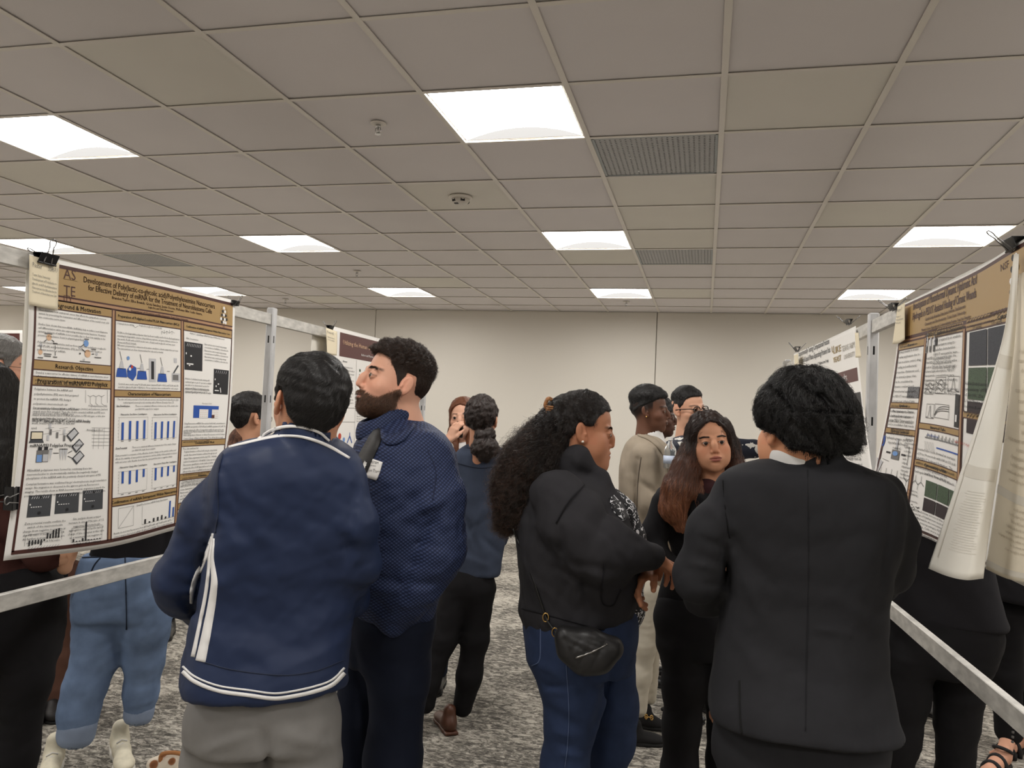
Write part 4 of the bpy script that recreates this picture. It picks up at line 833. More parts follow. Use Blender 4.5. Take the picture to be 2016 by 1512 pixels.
clip(461, 592, PL, .85, 'black binder clip at the top right corner of the long-titled gold poster', openings=(.6,.6))
clip(14, 982, PL, 1.3, 'black binder clip biting the left edge of the long-titled gold poster', down=(0,1,.0), openings=(.35,.35))
clip(649, 641, PL, .95, 'small black binder clip on the corner of the maroon-headed poster', openings=(.5,.7))
clip(1761, 598, PR, .95, 'black binder clip with splayed wires beside the hydrogel poster tag', openings=(.9,.7))
clip(1673, 629, PR, .95, 'black binder clip at the near top corner of the white logo poster', openings=(.9,.8))
clip(1571, 683, PR, 1.2, 'black binder clip at the far top corner of the white logo poster', openings=(.7,.7))
clip(1999, 470, PR, 1.1, 'big black binder clip at the right photo edge above the flipped sheet', openings=(.85,.5))
# ------------------------------------------------------------------ implicit surfaces (bodies, clothes, hair)
f32 = np.float32
class Sdf:
    def __init__(s): s.ops = []; s.disps = []
    def add(s, prim, k=.02): s.ops.append(('a', prim, k)); return s
    def sub(s, prim, k=.01): s.ops.append(('s', prim, k)); return s
    def disp(s, fn): s.disps.append(fn); return s
    def ev(s, P):
        d = np.full(len(P), .25, f32)
        for md, (fn, lo, hi), k in s.ops:
            g = k*1.2+.05
            m = ((P > lo-g) & (P < hi+g)).all(1)
            if not m.any(): continue
            x = fn(P[m]); c = d[m]
            if md == 's':
                x = -x; h = np.maximum(k-np.abs(c-x), 0)/k; d[m] = np.maximum(c, x)+h*h*k*.25
            else:
                h = np.maximum(k-np.abs(c-x), 0)/k; d[m] = np.minimum(c, x)-h*h*k*.25
        if s.disps:
            m = np.abs(d) < .05
            if m.any():
                Q = P[m]; a = np.zeros(len(Q), f32)
                for fn in s.disps: a += fn(Q)
                d[m] -= a
        return d
    def grad(s, P, e=.0015):
        g = np.stack([s.ev(P+np.array(o, f32)*e)-s.ev(P-np.array(o, f32)*e) for o in ((1,0,0),(0,1,0),(0,0,1))], 1)
        return g/(np.linalg.norm(g, axis=1)[:, None]+1e-9)
    def bounds(s):
        lo = np.min([p[1] for m, p, k in s.ops if m == 'a'], 0); hi = np.max([p[2] for m, p, k in s.ops if m == 'a'], 0); return lo, hi
    def mesh(s, res, lo=None, hi=None, pad=.035):
        a, b = s.bounds(); lo = a-pad if lo is None else np.maximum(lo, a-pad); hi = b+pad if hi is None else np.minimum(hi, b+pad)
        K = 4; nc = np.ceil((hi-lo)/(res*K)).astype(int)+1
        ax = [lo[i]+np.arange(nc[i])*res*K for i in range(3)]
        C = np.stack(np.meshgrid(*ax, indexing='ij'), -1).reshape(-1, 3).astype(f32); dc = s.ev(C).reshape(nc)
        nf = (nc-1)*K+1; thr = res*K*1.05+.003
        near = np.abs(dc) < thr*1.35
        idx = [np.clip((np.arange(nf[i])+K//2)//K, 0, nc[i]-1) for i in range(3)]
        D = dc[np.ix_(*idx)].copy(); M = near[np.ix_(*idx)]
        fx = [(lo[i]+np.arange(nf[i])*res).astype(f32) for i in range(3)]
        w = np.nonzero(M); P = np.stack([fx[i][w[i]] for i in range(3)], 1); D[w] = s.ev(P)
        return surfnets(D, fx)
def surfnets(D, ax):
    D = np.where(D == 0, 1e-7, D); S = D < 0; n = D.shape
    c = [S[a:n[0]-1+a, b:n[1]-1+b, e:n[2]-1+e] for a in (0,1) for b in (0,1) for e in (0,1)]
    al = c[0] & c[1]; an = c[0] | c[1]
    for q in c[2:]: al = al & q; an = an | q
    I = np.nonzero(an & ~al); N = len(I[0])
    co = np.array([(a,b,e) for a in (0,1) for b in (0,1) for e in (0,1)])
    v = np.stack([D[I[0]+q[0], I[1]+q[1], I[2]+q[2]] for q in co], 1)
    acc = np.zeros((N,3)); cnt = np.zeros(N)
    for i in range(8):
        for j in range(i+1, 8):
            df = co[j]-co[i]
            if np.abs(df).sum() != 1: continue
            m = (v[:,i] < 0) != (v[:,j] < 0); t = np.where(m, v[:,i]/(v[:,i]-v[:,j]+1e-20), 0)
            acc += np.where(m[:,None], co[i]+t[:,None]*df, 0); cnt += m
    acc /= cnt[:,None]
    V = np.stack([ax[k][0]+(I[k]+acc[:,k])*(ax[k][1]-ax[k][0]) for k in range(3)], 1)
    mp = np.full(np.array(n)-1, -1, np.int64); mp[I] = np.arange(N); F = []
    for k in range(3):
        o = [q for q in range(3) if q != k]; sl = [slice(None)]*3; sl[k] = slice(0, n[k]-1); a = S[tuple(sl)]; sl[k] = slice(1, n[k]); b = S[tuple(sl)]
        e = np.array(np.nonzero(a != b)); ok = (e[o[0]] > 0) & (e[o[1]] > 0) & (e[o[0]] < n[o[0]]-1) & (e[o[1]] < n[o[1]]-1); e = e[:, ok]
        q = []
        for p, r in ((-1,-1),(0,-1),(0,0),(-1,0)):
            g = e.copy(); g[o[0]] += p; g[o[1]] += r; q.append(mp[tuple(g)])
        q = np.stack(q, 1); fl = a[tuple(e)]
        if k == 1: fl = ~fl
        q[~fl] = q[~fl][:, ::-1]; F.append(q)
    F = np.concatenate(F); return V, F[(F >= 0).all(1)]

def cap(a, b, ra, rb=None):
    a = np.asarray(a, f32); b = np.asarray(b, f32); rb = ra if rb is None else rb; ba = b-a; L = float(ba@ba)+1e-9; R = max(ra, rb)
    def fn(P):
        pa = P-a; t = np.clip(pa@ba/L, 0, 1); return np.linalg.norm(pa-t[:,None]*ba, axis=1)-(ra+(rb-ra)*t)
    return fn, np.minimum(a, b)-R, np.maximum(a, b)+R
def ell(c, r, R=None):
    c = np.asarray(c, f32); r = np.asarray(r, f32); m = float(r.max())
    def fn(P):
        q = P-c
        if R is not None: q = q@np.asarray(R, f32)
        k0 = np.linalg.norm(q/r, axis=1); k1 = np.linalg.norm(q/(r*r), axis=1); return k0*(k0-1)/(k1+1e-9)
    return fn, c-m, c+m
def rbox(c, h, rad, R=None):
    c = np.asarray(c, f32); h = np.asarray(h, f32)-rad; m = float(np.linalg.norm(h))+rad
    def fn(P):
        q = P-c
        if R is not None: q = q@np.asarray(R, f32)
        q = np.abs(q)-h; return np.linalg.norm(np.maximum(q, 0), axis=1)+np.minimum(q.max(1), 0)-rad
    return fn, c-m, c+m
def chain(pts, k=.03):
    """pts: list of (xyz, radius) -> one prim of blended tapered capsules"""
    pr = [cap(a[0], b[0], a[1], b[1]) for a, b in zip(pts[:-1], pts[1:])]
    def fn(P):
        d = None
        for f, _, _ in pr:
            x = f(P)
            if d is None: d = x
            else: h = np.maximum(k-np.abs(d-x), 0)/k; d = np.minimum(d, x)-h*h*k*.25
        return d
    return fn, np.min([p[1] for p in pr], 0), np.max([p[2] for p in pr], 0)
def axes_at(px, py, psi):
    """person's right and facing (horizontal) for a heading psi (0 away from the camera, 90 towards the photo's left)"""
    v = W(px, py, 1.)-CAM; vf = np.array([v[0], v[1], 0.]); vf /= np.linalg.norm(vf); vr = np.array([vf[1], -vf[0], 0.]); c, s_ = math.cos(math.radians(psi)), math.sin(math.radians(psi))
    return c*vr+s_*vf, c*vf-s_*vr
def loft(secs, d, psi=0., rho=.62, n=2.3, round_=.02):
    """secs: (py, pxL, pxR[, ddepth[, rho]]) from top to bottom: an upright body of stacked ovals whose outline in view is given"""
    mid = secs[len(secs)//2]; e1, e2 = axes_at((mid[1]+mid[2])/2, mid[0], psi); c, s_ = math.cos(math.radians(psi)), math.sin(math.radians(psi)); rows = []
    for q in secs:
        dd = q[3] if len(q) > 3 and q[3] is not None else 0.; rh = q[4] if len(q) > 4 else rho
        a, b = W(q[1], q[0], d+dd), W(q[2], q[0], d+dd); w = np.linalg.norm((b-a)[:2])/2; ctr = (a+b)/2
        A = w/math.sqrt(c*c+rh*rh*s_*s_); rows.append([ctr[2], ctr[0], ctr[1], A, A*rh])
    return loftw(rows, e1, e2, n, round_)
def loftw(rows, e1, e2, n=2.3, round_=.02):
    rows = np.array(sorted(rows, key=lambda r: r[0])); R = crm(rows, 120); R = R[np.argsort(R[:,0])]; zs = R[:,0]; M = float(R[:,3:].max())
    def fn(P):
        z = np.clip(P[:,2], zs[0], zs[-1]); cx, cy, A, B = (np.interp(z, zs, R[:,k]) for k in (1,2,3,4))
        x = P[:,0]-cx; y = P[:,1]-cy; u = x*e1[0]+y*e1[1]; v = x*e2[0]+y*e2[1]
        r = np.sqrt(u*u+v*v)+1e-6; k = (np.abs(u/A)**n+np.abs(v/B)**n)**(1/n)+1e-6; dr = np.maximum(r-r/k, -np.minimum(A, B)*.9)
        dz = np.maximum(P[:,2]-zs[-1], zs[0]-P[:,2]); q1 = np.maximum(dr+round_, 0); q2 = np.maximum(dz+round_, 0)
        return (np.minimum(np.maximum(dr+round_, dz+round_), 0)+np.sqrt(q1*q1+q2*q2)-round_).astype(f32)
    lo = np.array([R[:,1].min()-M, R[:,2].min()-M, zs[0]], f32); hi = np.array([R[:,1].max()+M, R[:,2].max()+M, zs[-1]], f32)
    return fn, lo, hi
def pxs(P): q = P-CAM.astype(f32); d = q@_f.astype(f32); return 1008+FPX*(q@_r.astype(f32))/d, 756-FPX*(q@_u.astype(f32))/d
def folds(segs):
    """creases and swells of cloth: (x0,y0,x1,y1,half width px,height mm) along pixel segments"""
    S = np.array(segs, f32)
    def fn(P):
        x, y = pxs(P); a = np.zeros(len(P), f32)
        for x0, y0, x1, y1, w, am in S:
            bx, by = x1-x0, y1-y0; L = bx*bx+by*by+1e-6; t = ((x-x0)*bx+(y-y0)*by)/L; tc = np.clip(t, 0, 1)
            dd = (x-x0-tc*bx)**2+(y-y0-tc*by)**2; a += am*.0016*np.exp(-dd/(w*w))*(.35+.65*np.sin(np.pi*np.clip(.1+.8*tc, 0, 1)))
        return a
    return fn
def wrinkle(scale, amp, seed=0, stretch=(1,1,1), octs=3):
    g = np.random.RandomState(seed); K = [(g.normal(size=(5,3))*np.array(stretch)*scale*(1.9**o), g.uniform(0, 6.28, 5), .5**o) for o in range(octs)]
    def fn(P):
        a = np.zeros(len(P), f32)
        for k, ph, am in K:
            q = P@k.T.astype(f32)+ph; w = np.sin(q[:,0]+1.3*np.sin(q[:,3]))*np.sin(q[:,1]+1.1*np.sin(q[:,4]))+.4*np.sin(q[:,2]); a += am*w
        return a*amp
    return fn
def sst(x): x = np.clip(x, 0, 1); return x*x*(3-2*x)

# --------------------------------------------------------------- heads
class Head:
    """local frame: x to the person's right, y out of the face, z up, origin midway between the ears at eye height"""
    def __init__(s, c, psi, pitch=0., roll=0., sc=1., fem=False, **o):
        s.c = W(*c); e1, e2 = axes_at(c[0], c[1], psi); z = np.array([0,0,1.]); p, r = math.radians(pitch), math.radians(roll)
        y2 = e2*math.cos(p)+z*math.sin(p); z2 = z*math.cos(p)-e2*math.sin(p); x2 = e1*math.cos(r)-z2*math.sin(r); z3 = z2*math.cos(r)+e1*math.sin(r)
        s.R = np.stack([x2, y2, z3], 1); s.sc = sc; s.o = dict(jaw=1., wide=1., nose=1., chin=1., full=0., lips=1., brow=1., mouth=0., eye=1., ears=1., long=1.); s.fem = fem
        if fem: s.o.update(jaw=.93, nose=.85, brow=.4, lips=1.2, eye=1.08)
        s.o.update(o)
    def loc(s, P): return ((P-s.c.astype(f32))@s.R.astype(f32)/s.sc).astype(f32)
    def wld(s, Q): return s.c+(np.asarray(Q)*s.sc)@s.R.T
    def inner(s):
        o = s.o; I = Sdf(); w = o['wide']; jw = o['jaw']; fu = o['full']
        I.add(ell((0,-.014,.030), (.0755*w,.098,.092)), .001)
        I.add(ell((0,.022,-.040), (.061*w*(.5+.5*jw)+fu*.4,.066,.070)), .03)
        I.add(ell((0,.034,-.078*o['long']), (.043*jw+fu,.048,.034)), .03)
        I.add(ell((0,.064,-.100*o['long']), (.021*jw,.019*o['chin'],.017)), .022)
        for sx in (-1, 1):
            I.add(ell((sx*.044*w,.052,-.030), (.020+fu*.5,.022,.020+fu*.5)), .02)
            I.add(cap((sx*.010,.0835,.016), (sx*.042,.070,.018), .0065*o['brow']+.0015, .006), .014)
            if fu: I.add(ell((sx*.036,.040,-.062), (.026+fu,.030,.030)), .03)
        for sx in (-1, 1): I.sub(ell((sx*.0315,.094,.000), (.0165,.0125,.0105)), .012)
        nl = o['nose']
        I.add(chain([((0,.080,.012), .0065), ((0,.0860+.0085*nl,-.012), .0072), ((0,.0895+.0135*nl,-.034), .0092)]), .008)
        for sx in (-1, 1): I.add(ell((sx*.0118,.0835+.007*nl,-.039), (.0075,.010,.0070)), .006)
        # mouth mound, lips
        I.add(ell((0,.076,-.066), (.030,.019,.022)), .014)
        l = o['lips']
        I.add(ell((0,.0915,-.0605), (.023,.0080,.0052*l)), .004); I.add(ell((0,.0905,-.0720), (.0195,.0085,.0064*l)), .004)
        I.sub(rbox((0,.101,-.0660-.001*o['mouth']), (.0225,.0075,.0007+.0025*o['mouth']), .0006), .003)
        I.sub(ell((0,.0925,-.083), (.016,.0075,.004)), .008)
        for sx in (-1, 1): I.sub(ell((sx*.0062,.0890+.011*nl,-.0455), (.0036,.0055,.0028)), .002)
        # eyes: lids over the ball, then the slit
        for sx in (-1, 1):
            I.add(ell((sx*.0315,.0755,-.0005), (.0158,.0145,.0138)), .004)
            I.sub(ell((sx*.0318,.0900,-.0015), (.0138,.0092,.0041*o['eye'])), .0025)
        # ears
        e = o['ears']
        for sx in (-1, 1):
            a = math.radians(20)*sx; Rm = np.array([[math.cos(a),-math.sin(a),0],[math.sin(a),math.cos(a),0],[0,0,1]]); t = math.radians(12); Rt = np.array([[1,0,0],[0,math.cos(t),-math.sin(t)],[0,math.sin(t),math.cos(t)]]); R = Rm@Rt
            I.add(ell((sx*(.0775*w+.004*e),-.016,-.006), (.0075,.0185,.0305), R), .006); I.add(ell((sx*.0770*w,-.004,-.030), (.0065,.009,.010)), .008)
            I.sub(ell((sx*(.0860*w+.004*e),-.012,-.004), (.0060,.0105,.0185), R), .004); I.add(ell((sx*(.0800*w+.002*e),-.0005,-.012), (.005,.004,.007)), .004)
            I.add(ell((sx*(.0815*w+.004*e),-.019,-.002), (.0040,.0050,.0140), R), .003)
        return I
    def skull(s, q):
        o = s.o; a = ell((0,-.014,.030), (.0755*o['wide'],.098,.092))[0](q); b = ell((0,.015,-.040), (.062*o['wide'],.072,.068))[0](q); k = .03
        h = np.maximum(k-np.abs(a-b), 0)/k; return np.minimum(a, b)-h*h*k*.25
    def prim(s):
        I = s.inner(); R = .16*s.sc
        return (lambda P: I.ev(s.loc(P))*s.sc), (s.c-R).astype(f32), (s.c+R).astype(f32)
    def hairprim(s, thick, extra=0.):
        R = (.17+extra)*s.sc
        def fn(P): q = s.loc(P); return (s.skull(q)-thick(q))*s.sc
        return fn, (s.c-R).astype(f32), (s.c+R).astype(f32)
def az_of(q): return np.degrees(np.arctan2(np.abs(q[:,0]), q[:,1]+.012))
def hairline(table, T, tz=None, fade=.014):
    """table: azimuth -> lowest z of hair; T: thickness (number or azimuth/height function)"""
    A = [t[0] for t in table]; Z = [t[1] for t in table]
    def fn(q):
        az = az_of(q); zh = np.interp(az, A, Z); t = T(q, az) if callable(T) else T
        return (-.006+(t+.006)*sst((q[:,2]-zh)/fade+.5)).astype(f32)
    return fn
SHORT = [(0,.072),(30,.070),(48,.058),(58,.030),(72,-.012),(84,-.014),(88,.028),(112,.028),(122,-.030),(150,-.060),(180,-.066)]

def skin_cols(s, V, tone, lips, brow=None, beard=None, beardcol=(30,22,18), flush=.10):
    q = s.loc(V.astype(f32)).astype(float); x, y, z = q.T; n = len(V); c = np.tile(np.array(lin(tone)[:3]), (n, 1))
    def mix(c, col, m): return c*(1-m[:,None])+np.atleast_2d(np.array(col))*m[:,None]
    fl = np.array(lin(tone)[:3])*np.array([1.12,.82,.78])
    m = flush*3*(np.exp(-(((np.abs(x)-.045)/.022)**2+((z+.032)/.022)**2))*(y > .02)+np.exp(-((x/.016)**2+((z+.036)/.016)**2))*(y > .08)+np.exp(-(((np.abs(x)-.08)/.010)**2))*(z < .03)*(z > -.04)*(np.abs(y) < .04)); c = mix(c, fl, np.clip(m, 0, .8))
    lx = np.abs(x)/.0250; up = -.0655+.0078*s.o['lips']*(1-lx**1.6)*(1-.18*np.exp(-(x/.003)**2)); dn = -.0655-.0105*s.o['lips']*(1-lx**2)
    m = ((y > .074) & (lx < 1)).astype(float)*sst((up-z)/.0016+.5)*sst((z-dn)/.0016+.5); c = mix(c, lin(lips)[:3], m*.9)
    dk = np.exp(-((z+.0660)/.0011)**2)*(lx < 1.02)*(y > .074); c = mix(c, np.array(lin(lips)[:3])*.25, dk*.85)
    if brow is not None:
        bx = np.abs(x)-.031; bz = .0205+.0022*np.exp(-((bx-.005)/.014)**2)-.12*np.clip(bx-.011,0,1); m = np.exp(-((z-bz)/.0040)**4)*sst((.0245-np.abs(bx))/.006)*sst((bx+.020)/.006)*(y > .04); c = mix(c, lin(brow)[:3], m*.72)
    if beard is not None: c = mix(c, lin(beardcol)[:3], np.clip(beard(q), 0, 1))
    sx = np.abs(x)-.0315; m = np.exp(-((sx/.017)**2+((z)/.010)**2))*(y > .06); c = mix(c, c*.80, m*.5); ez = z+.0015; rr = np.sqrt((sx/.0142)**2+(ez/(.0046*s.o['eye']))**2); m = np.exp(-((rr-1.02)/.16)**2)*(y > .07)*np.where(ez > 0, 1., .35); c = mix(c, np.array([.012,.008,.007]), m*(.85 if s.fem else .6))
    return c
def eyes(s, parent, iris=(58,38,26), gaze=(0,0)):
    for sx in (-1, 1):
        n, m = 24, 16; g = np.array([math.sin(math.radians(gaze[0])), 1, math.sin(math.radians(gaze[1]))]); g /= np.linalg.norm(g); V = []; F = []
        for j in range(m+1):
            for i in range(n):
                t = math.pi*j/m; p = 2*math.pi*i/n; V.append((math.sin(t)*math.cos(p), math.cos(t), math.sin(t)*math.sin(p)))
        V = np.array(V); F = [[j*n+i, (j+1)*n+i, (j+1)*n+(i+1) % n, j*n+(i+1) % n] for j in range(m) for i in range(n)]
        a = np.degrees(np.arccos(V[:,1])); c = np.tile(np.array(lin((178,168,162))[:3]), (len(V), 1)); c[a < 39] = lin(iris)[:3]; c[a < 18] = (.004,.004,.004)
        z = g; x = np.cross(z, [0,0,1.]); x /= np.linalg.norm(x); y = np.cross(x, z); M = np.stack([x, z, y], 1)
        Q = V@M.T*.0125+np.array([sx*.0315,.0768,-.0018]); link('eye', mesh_np('eye', s.wld(Q), np.array(F), True, c), mat('eyeball', (230,225,220), .08, attr='Col'), parent)

# --------------------------------------------------------------- hair strands
def strand_set(name, P, radius, m, parent):
    """P (n, steps, 3)"""
    n, k = P.shape[:2]; hc = bpy.data.hair_curves.new(name); hc.add_curves([k]*n); hc.attributes['position'].data.foreach_set('vector', P.astype(f32).ravel())
    a = hc.attributes.get('radius') or hc.attributes.new('radius', 'FLOAT', 'POINT'); r = radius*np.linspace(1, .35, k)[None]*np.ones((n,1)); a.data.foreach_set('value', r.astype(f32).ravel())
    hc.materials.append(m); return link(name, hc, None, parent, kind=None)
def hairmat(name, c0, c1=None, rough=.30):
    if name in MATS: return MATS[name]
    m = bpy.data.materials.new(name); m.use_nodes = True; nt = m.node_tree; b = nt.nodes['Principled BSDF']; b.inputs['Roughness'].default_value = rough; b.inputs['Specular IOR Level'].default_value = .55
    h = nt.nodes.new('ShaderNodeHairInfo'); mx = nt.nodes.new('ShaderNodeMixRGB'); mx.inputs[1].default_value = lin(c0); mx.inputs[2].default_value = lin(c1 or c0)
    nt.links.new(h.outputs['Random'], mx.inputs[0]); nt.links.new(mx.outputs[0], b.inputs['Base Color']); MATS[name] = m; return m
def comb(S, seeds, flow, length, steps, lift=(.001,.004), jit=.25, seed=1, curl=0., cfreq=30, proj=1., grow=1.):
    g = np.random.RandomState(seed); P = seeds.astype(f32).copy(); n = len(P); out = []; L = g.uniform(lift[0], lift[1], n).astype(f32); st = (length*g.uniform(.6, 1.2, n)/steps).astype(f32)
    J = g.normal(size=(n,3)).astype(f32)*jit; ph = g.uniform(0, 6.28, n)
    A = g.normal(size=(n,3)); A /= np.linalg.norm(A, axis=1)[:,None]
    for k in range(steps+1):
        G = S.grad(P); d = S.ev(P); tgt = L*(k/steps)**grow; P = P-G*((d-tgt)*proj)[:,None]
        out.append(P.copy())
        D = flow(P)+J+g.normal(size=(n,3)).astype(f32)*jit*.4; D = D-G*(D*G).sum(1)[:,None]; D /= np.linalg.norm(D, axis=1)[:,None]+1e-9
        P = P+D*st[:,None]
    Q = np.stack(out, 1)
    if curl:
        t = np.arange(steps+1)[None,:]*cfreq*st[:,None]+ph[:,None]; B = np.cross(A, [0.3,.2,1.]); B /= np.linalg.norm(B, axis=1)[:,None]; am = curl*np.minimum(1, np.arange(steps+1)/3.)[None]
        Q = Q+(np.cos(t)*am)[:,:,None]*A[:,None]+(np.sin(t)*am)[:,:,None]*B[:,None]
    return Q
def seeds_on(V, n, mask, seed=0):
    g = np.random.RandomState(seed); i = np.nonzero(mask)[0]
    return V[g.choice(i, n, replace=len(i) < n)]+g.normal(size=(n,3))*.0015

# --------------------------------------------------------------- laying trims on a surface from the photo
def hit(S, px, py, d0, back=.45):
    px = np.asarray(px, float); py = np.asarray(py, float); D = _f+_r*((px-1008)/FPX)[:,None]+_u*((756-py)/FPX)[:,None]; t = np.full(len(px), d0-back); ok = np.zeros(len(px), bool)
    for _ in range(90):
        P = (CAM+D*t[:,None]).astype(f32); d = S.ev(P); ok = d < .0006; t = np.where(ok, t, t+np.clip(d*.7, .0004, .05))
        if ok.all(): break
    miss = t > d0+back; 
    if miss.any() and (~miss).any(): t[miss] = np.interp(np.nonzero(miss)[0], np.nonzero(~miss)[0], t[~miss])
    elif miss.all(): t[:] = d0
    return CAM+D*t[:,None]
def ribbon(S, path, d0, width, m, name, parent, off=.0015, across=3, n=None, closed=False, **k):
    """path: px points; width in px (number or list). A thin band sewn on the surface."""
    P = np.asarray(path, float); L = np.linalg.norm(np.diff(P, axis=0), axis=1).sum(); n = n or int(max(6, L/5)); Wd = np.full(len(P), width) if np.isscalar(width) else np.asarray(width, float)
    Q = crm(P, n); w = np.interp(np.linspace(0, 1, n), np.linspace(0, 1, len(Wd)), Wd); T_ = np.gradient(Q, axis=0); T_ /= np.linalg.norm(T_, axis=1)[:,None]+1e-9; N_ = np.stack([-T_[:,1], T_[:,0]], 1)
    G = Q[:,None]+N_[:,None]*(np.linspace(-.5, .5, across)[None,:,None]*w[:,None,None]); g = G.reshape(-1,2); H = hit(S, g[:,0], g[:,1], d0); Nn = S.grad(H.astype(f32), .003)
    A = H+Nn*off; B = H-Nn*.002; k2 = n*across; F = []
    for i in range(n-1):
        for j in range(across-1): a = i*across+j; F += [[a, a+across, a+across+1, a+1], [k2+a, k2+a+1, k2+a+across+1, k2+a+across]]
        for j in (0, across-1): a = i*across+j; b = a+across; F.append([a, k2+a, k2+b, b] if j == 0 else [b, k2+b, k2+a, a])
    for i in (0, n-1):
        for j in range(across-1): a = i*across+j; F.append([a, a+1, k2+a+1, k2+a] if i == 0 else [a+1, a, k2+a, k2+a+1])
    return link(name, mesh_np(name, np.concatenate([A, B]), np.array(F)), m, parent, **k)

# --------------------------------------------------------------- hands
def hand_pts(wr, dirn, palm, sc=1., curl=(25,30,20), spread=6, thumb=(40,30), side=1):
    """wr wrist, dirn towards the knuckles, palm = palm normal; side=1: thumb on dirn x palm side"""
    d = np.array(dirn, float); d /= np.linalg.norm(d); p = np.array(palm, float); p -= d*(p@d); p /= np.linalg.norm(p); t = np.cross(d, p)*side; S = Sdf(); wr = np.asarray(wr, float)
    Lp = .088*sc; 
    S.add(chain([(wr-d*.03*sc, .026*sc), (wr+d*.01*sc, .024*sc)]), .01)
    for k, (o, r) in enumerate(((.027,.0125),(.009,.0130),(-.009,.0125),(-.026,.0115))): S.add(chain([(wr+d*.012*sc+t*o*.55*sc, r*sc), (wr+d*Lp*(1-.05*k)*sc/sc+t*o*sc, (r-.002)*sc)]), .014*sc)
    lens = ((.040,.024,.019),(.044,.028,.020),(.041,.026,.019),(.032,.020,.017))
    for k in range(4):
        o = (.027,.009,-.009,-.026)[k]; b = wr+d*Lp*(1-.05*k)+t*o*sc; a = math.radians(spread*(1.2-k)); dd = d*math.cos(a)+t*math.sin(a); ang = 0.; pts = [(b, .0094*sc)]; cu = curl[k] if isinstance(curl[0], (tuple, list)) else curl
        for i, L in enumerate(lens[k]):
            ang += math.radians(cu[i]); b = b+(dd*math.cos(ang)+p*math.sin(ang))*L*sc; pts.append((b, (.0086,.0078,.0070)[i]*sc))
        S.add(chain(pts, .004), .006*sc)
    b = wr+d*.018*sc+t*.022*sc; a1 = math.radians(thumb[0]); d1 = d*math.cos(a1)+t*math.sin(a1)*.8+p*.35; d1 /= np.linalg.norm(d1); d2 = d*math.cos(a1-math.radians(thumb[1]))+t*math.sin(a1-math.radians(thumb[1]))+p*.4; d2 /= np.linalg.norm(d2)
    q = [(b, .0145*sc), (b+d1*.042*sc, .0112*sc), (b+d1*.042*sc+d2*.030*sc, .0098*sc), (b+d1*.042*sc+d2*.054*sc, .0082*sc)]; S.add(chain(q, .006), .014*sc)
    return S
# --------------------------------------------------------------- persons
class Person:
    def __init__(s, px, py, d, label, group='people at the poster session', name='person'):
        s.d = d; s.px = px; s.py = py; s.V = []; s.F = []; s.C = []; s.n = 0; s.parts = []; s.label = label; s.group = group; s.root = None
        b = W(px, py, d); s.base = np.array([b[0], b[1], 0.]); me = bpy.data.meshes.new(name)
        s.root = bpy.data.objects.new(name, me); COL.objects.link(s.root); s.root.location = tuple(s.base); tag(s.root, label, 'person', group)
        s.root.data.materials.append(m_skin)
    def w(s, px, py, dd=0.): return W(px, py, s.d+dd)
    def r(s, rp): return rp*s.d/FPX
    def skin(s, S, res, cols, lo=None, hi=None):
        V, F = S.mesh(res, lo, hi); c = cols(V) if callable(cols) else np.tile(np.array(lin(cols)[:3]), (len(V), 1)); s.V.append(V); s.F.append(F+s.n); s.C.append(c); s.n += len(V); return V, F
    def core(s, tone, torso, limbs, res=.012):
        """hidden body under the clothes: torso [(px,py,dd,rpx)], limbs the same"""
        S = Sdf(); S.add(chain([(s.w(*q[:3]), s.r(q[3])) for q in torso], .06), .03)
        for L in limbs: S.add(chain([(s.w(*q[:3]), s.r(q[3])*.72) for q in L], .03), .03)
        s.skin(S, res, tone)
    def finish(s):
        me = mesh_np('person', np.concatenate(s.V)-s.base, np.concatenate(s.F), True, np.concatenate(s.C), [m_skin]); old = s.root.data; s.root.data = me; bpy.data.meshes.remove(old)
    def chain(s, pts, k=.03): return chain([(s.w(*q[:3]), s.r(q[3])) for q in pts], k)
    def part(s, name, S, res, m, **k):
        V, F = S.mesh(res); o = link(name, mesh_np(name, V, F), m, s.root, **k); return o, V
    def ribbon(s, S, path, width, m, name, parent=None, **k): return ribbon(S, path, s.d, width, m, name, parent or s.root, **k)
m_skin = mat('skin', (200,150,120), .50, attr='Col', spec=.35, bump=(900,.12,.0006))
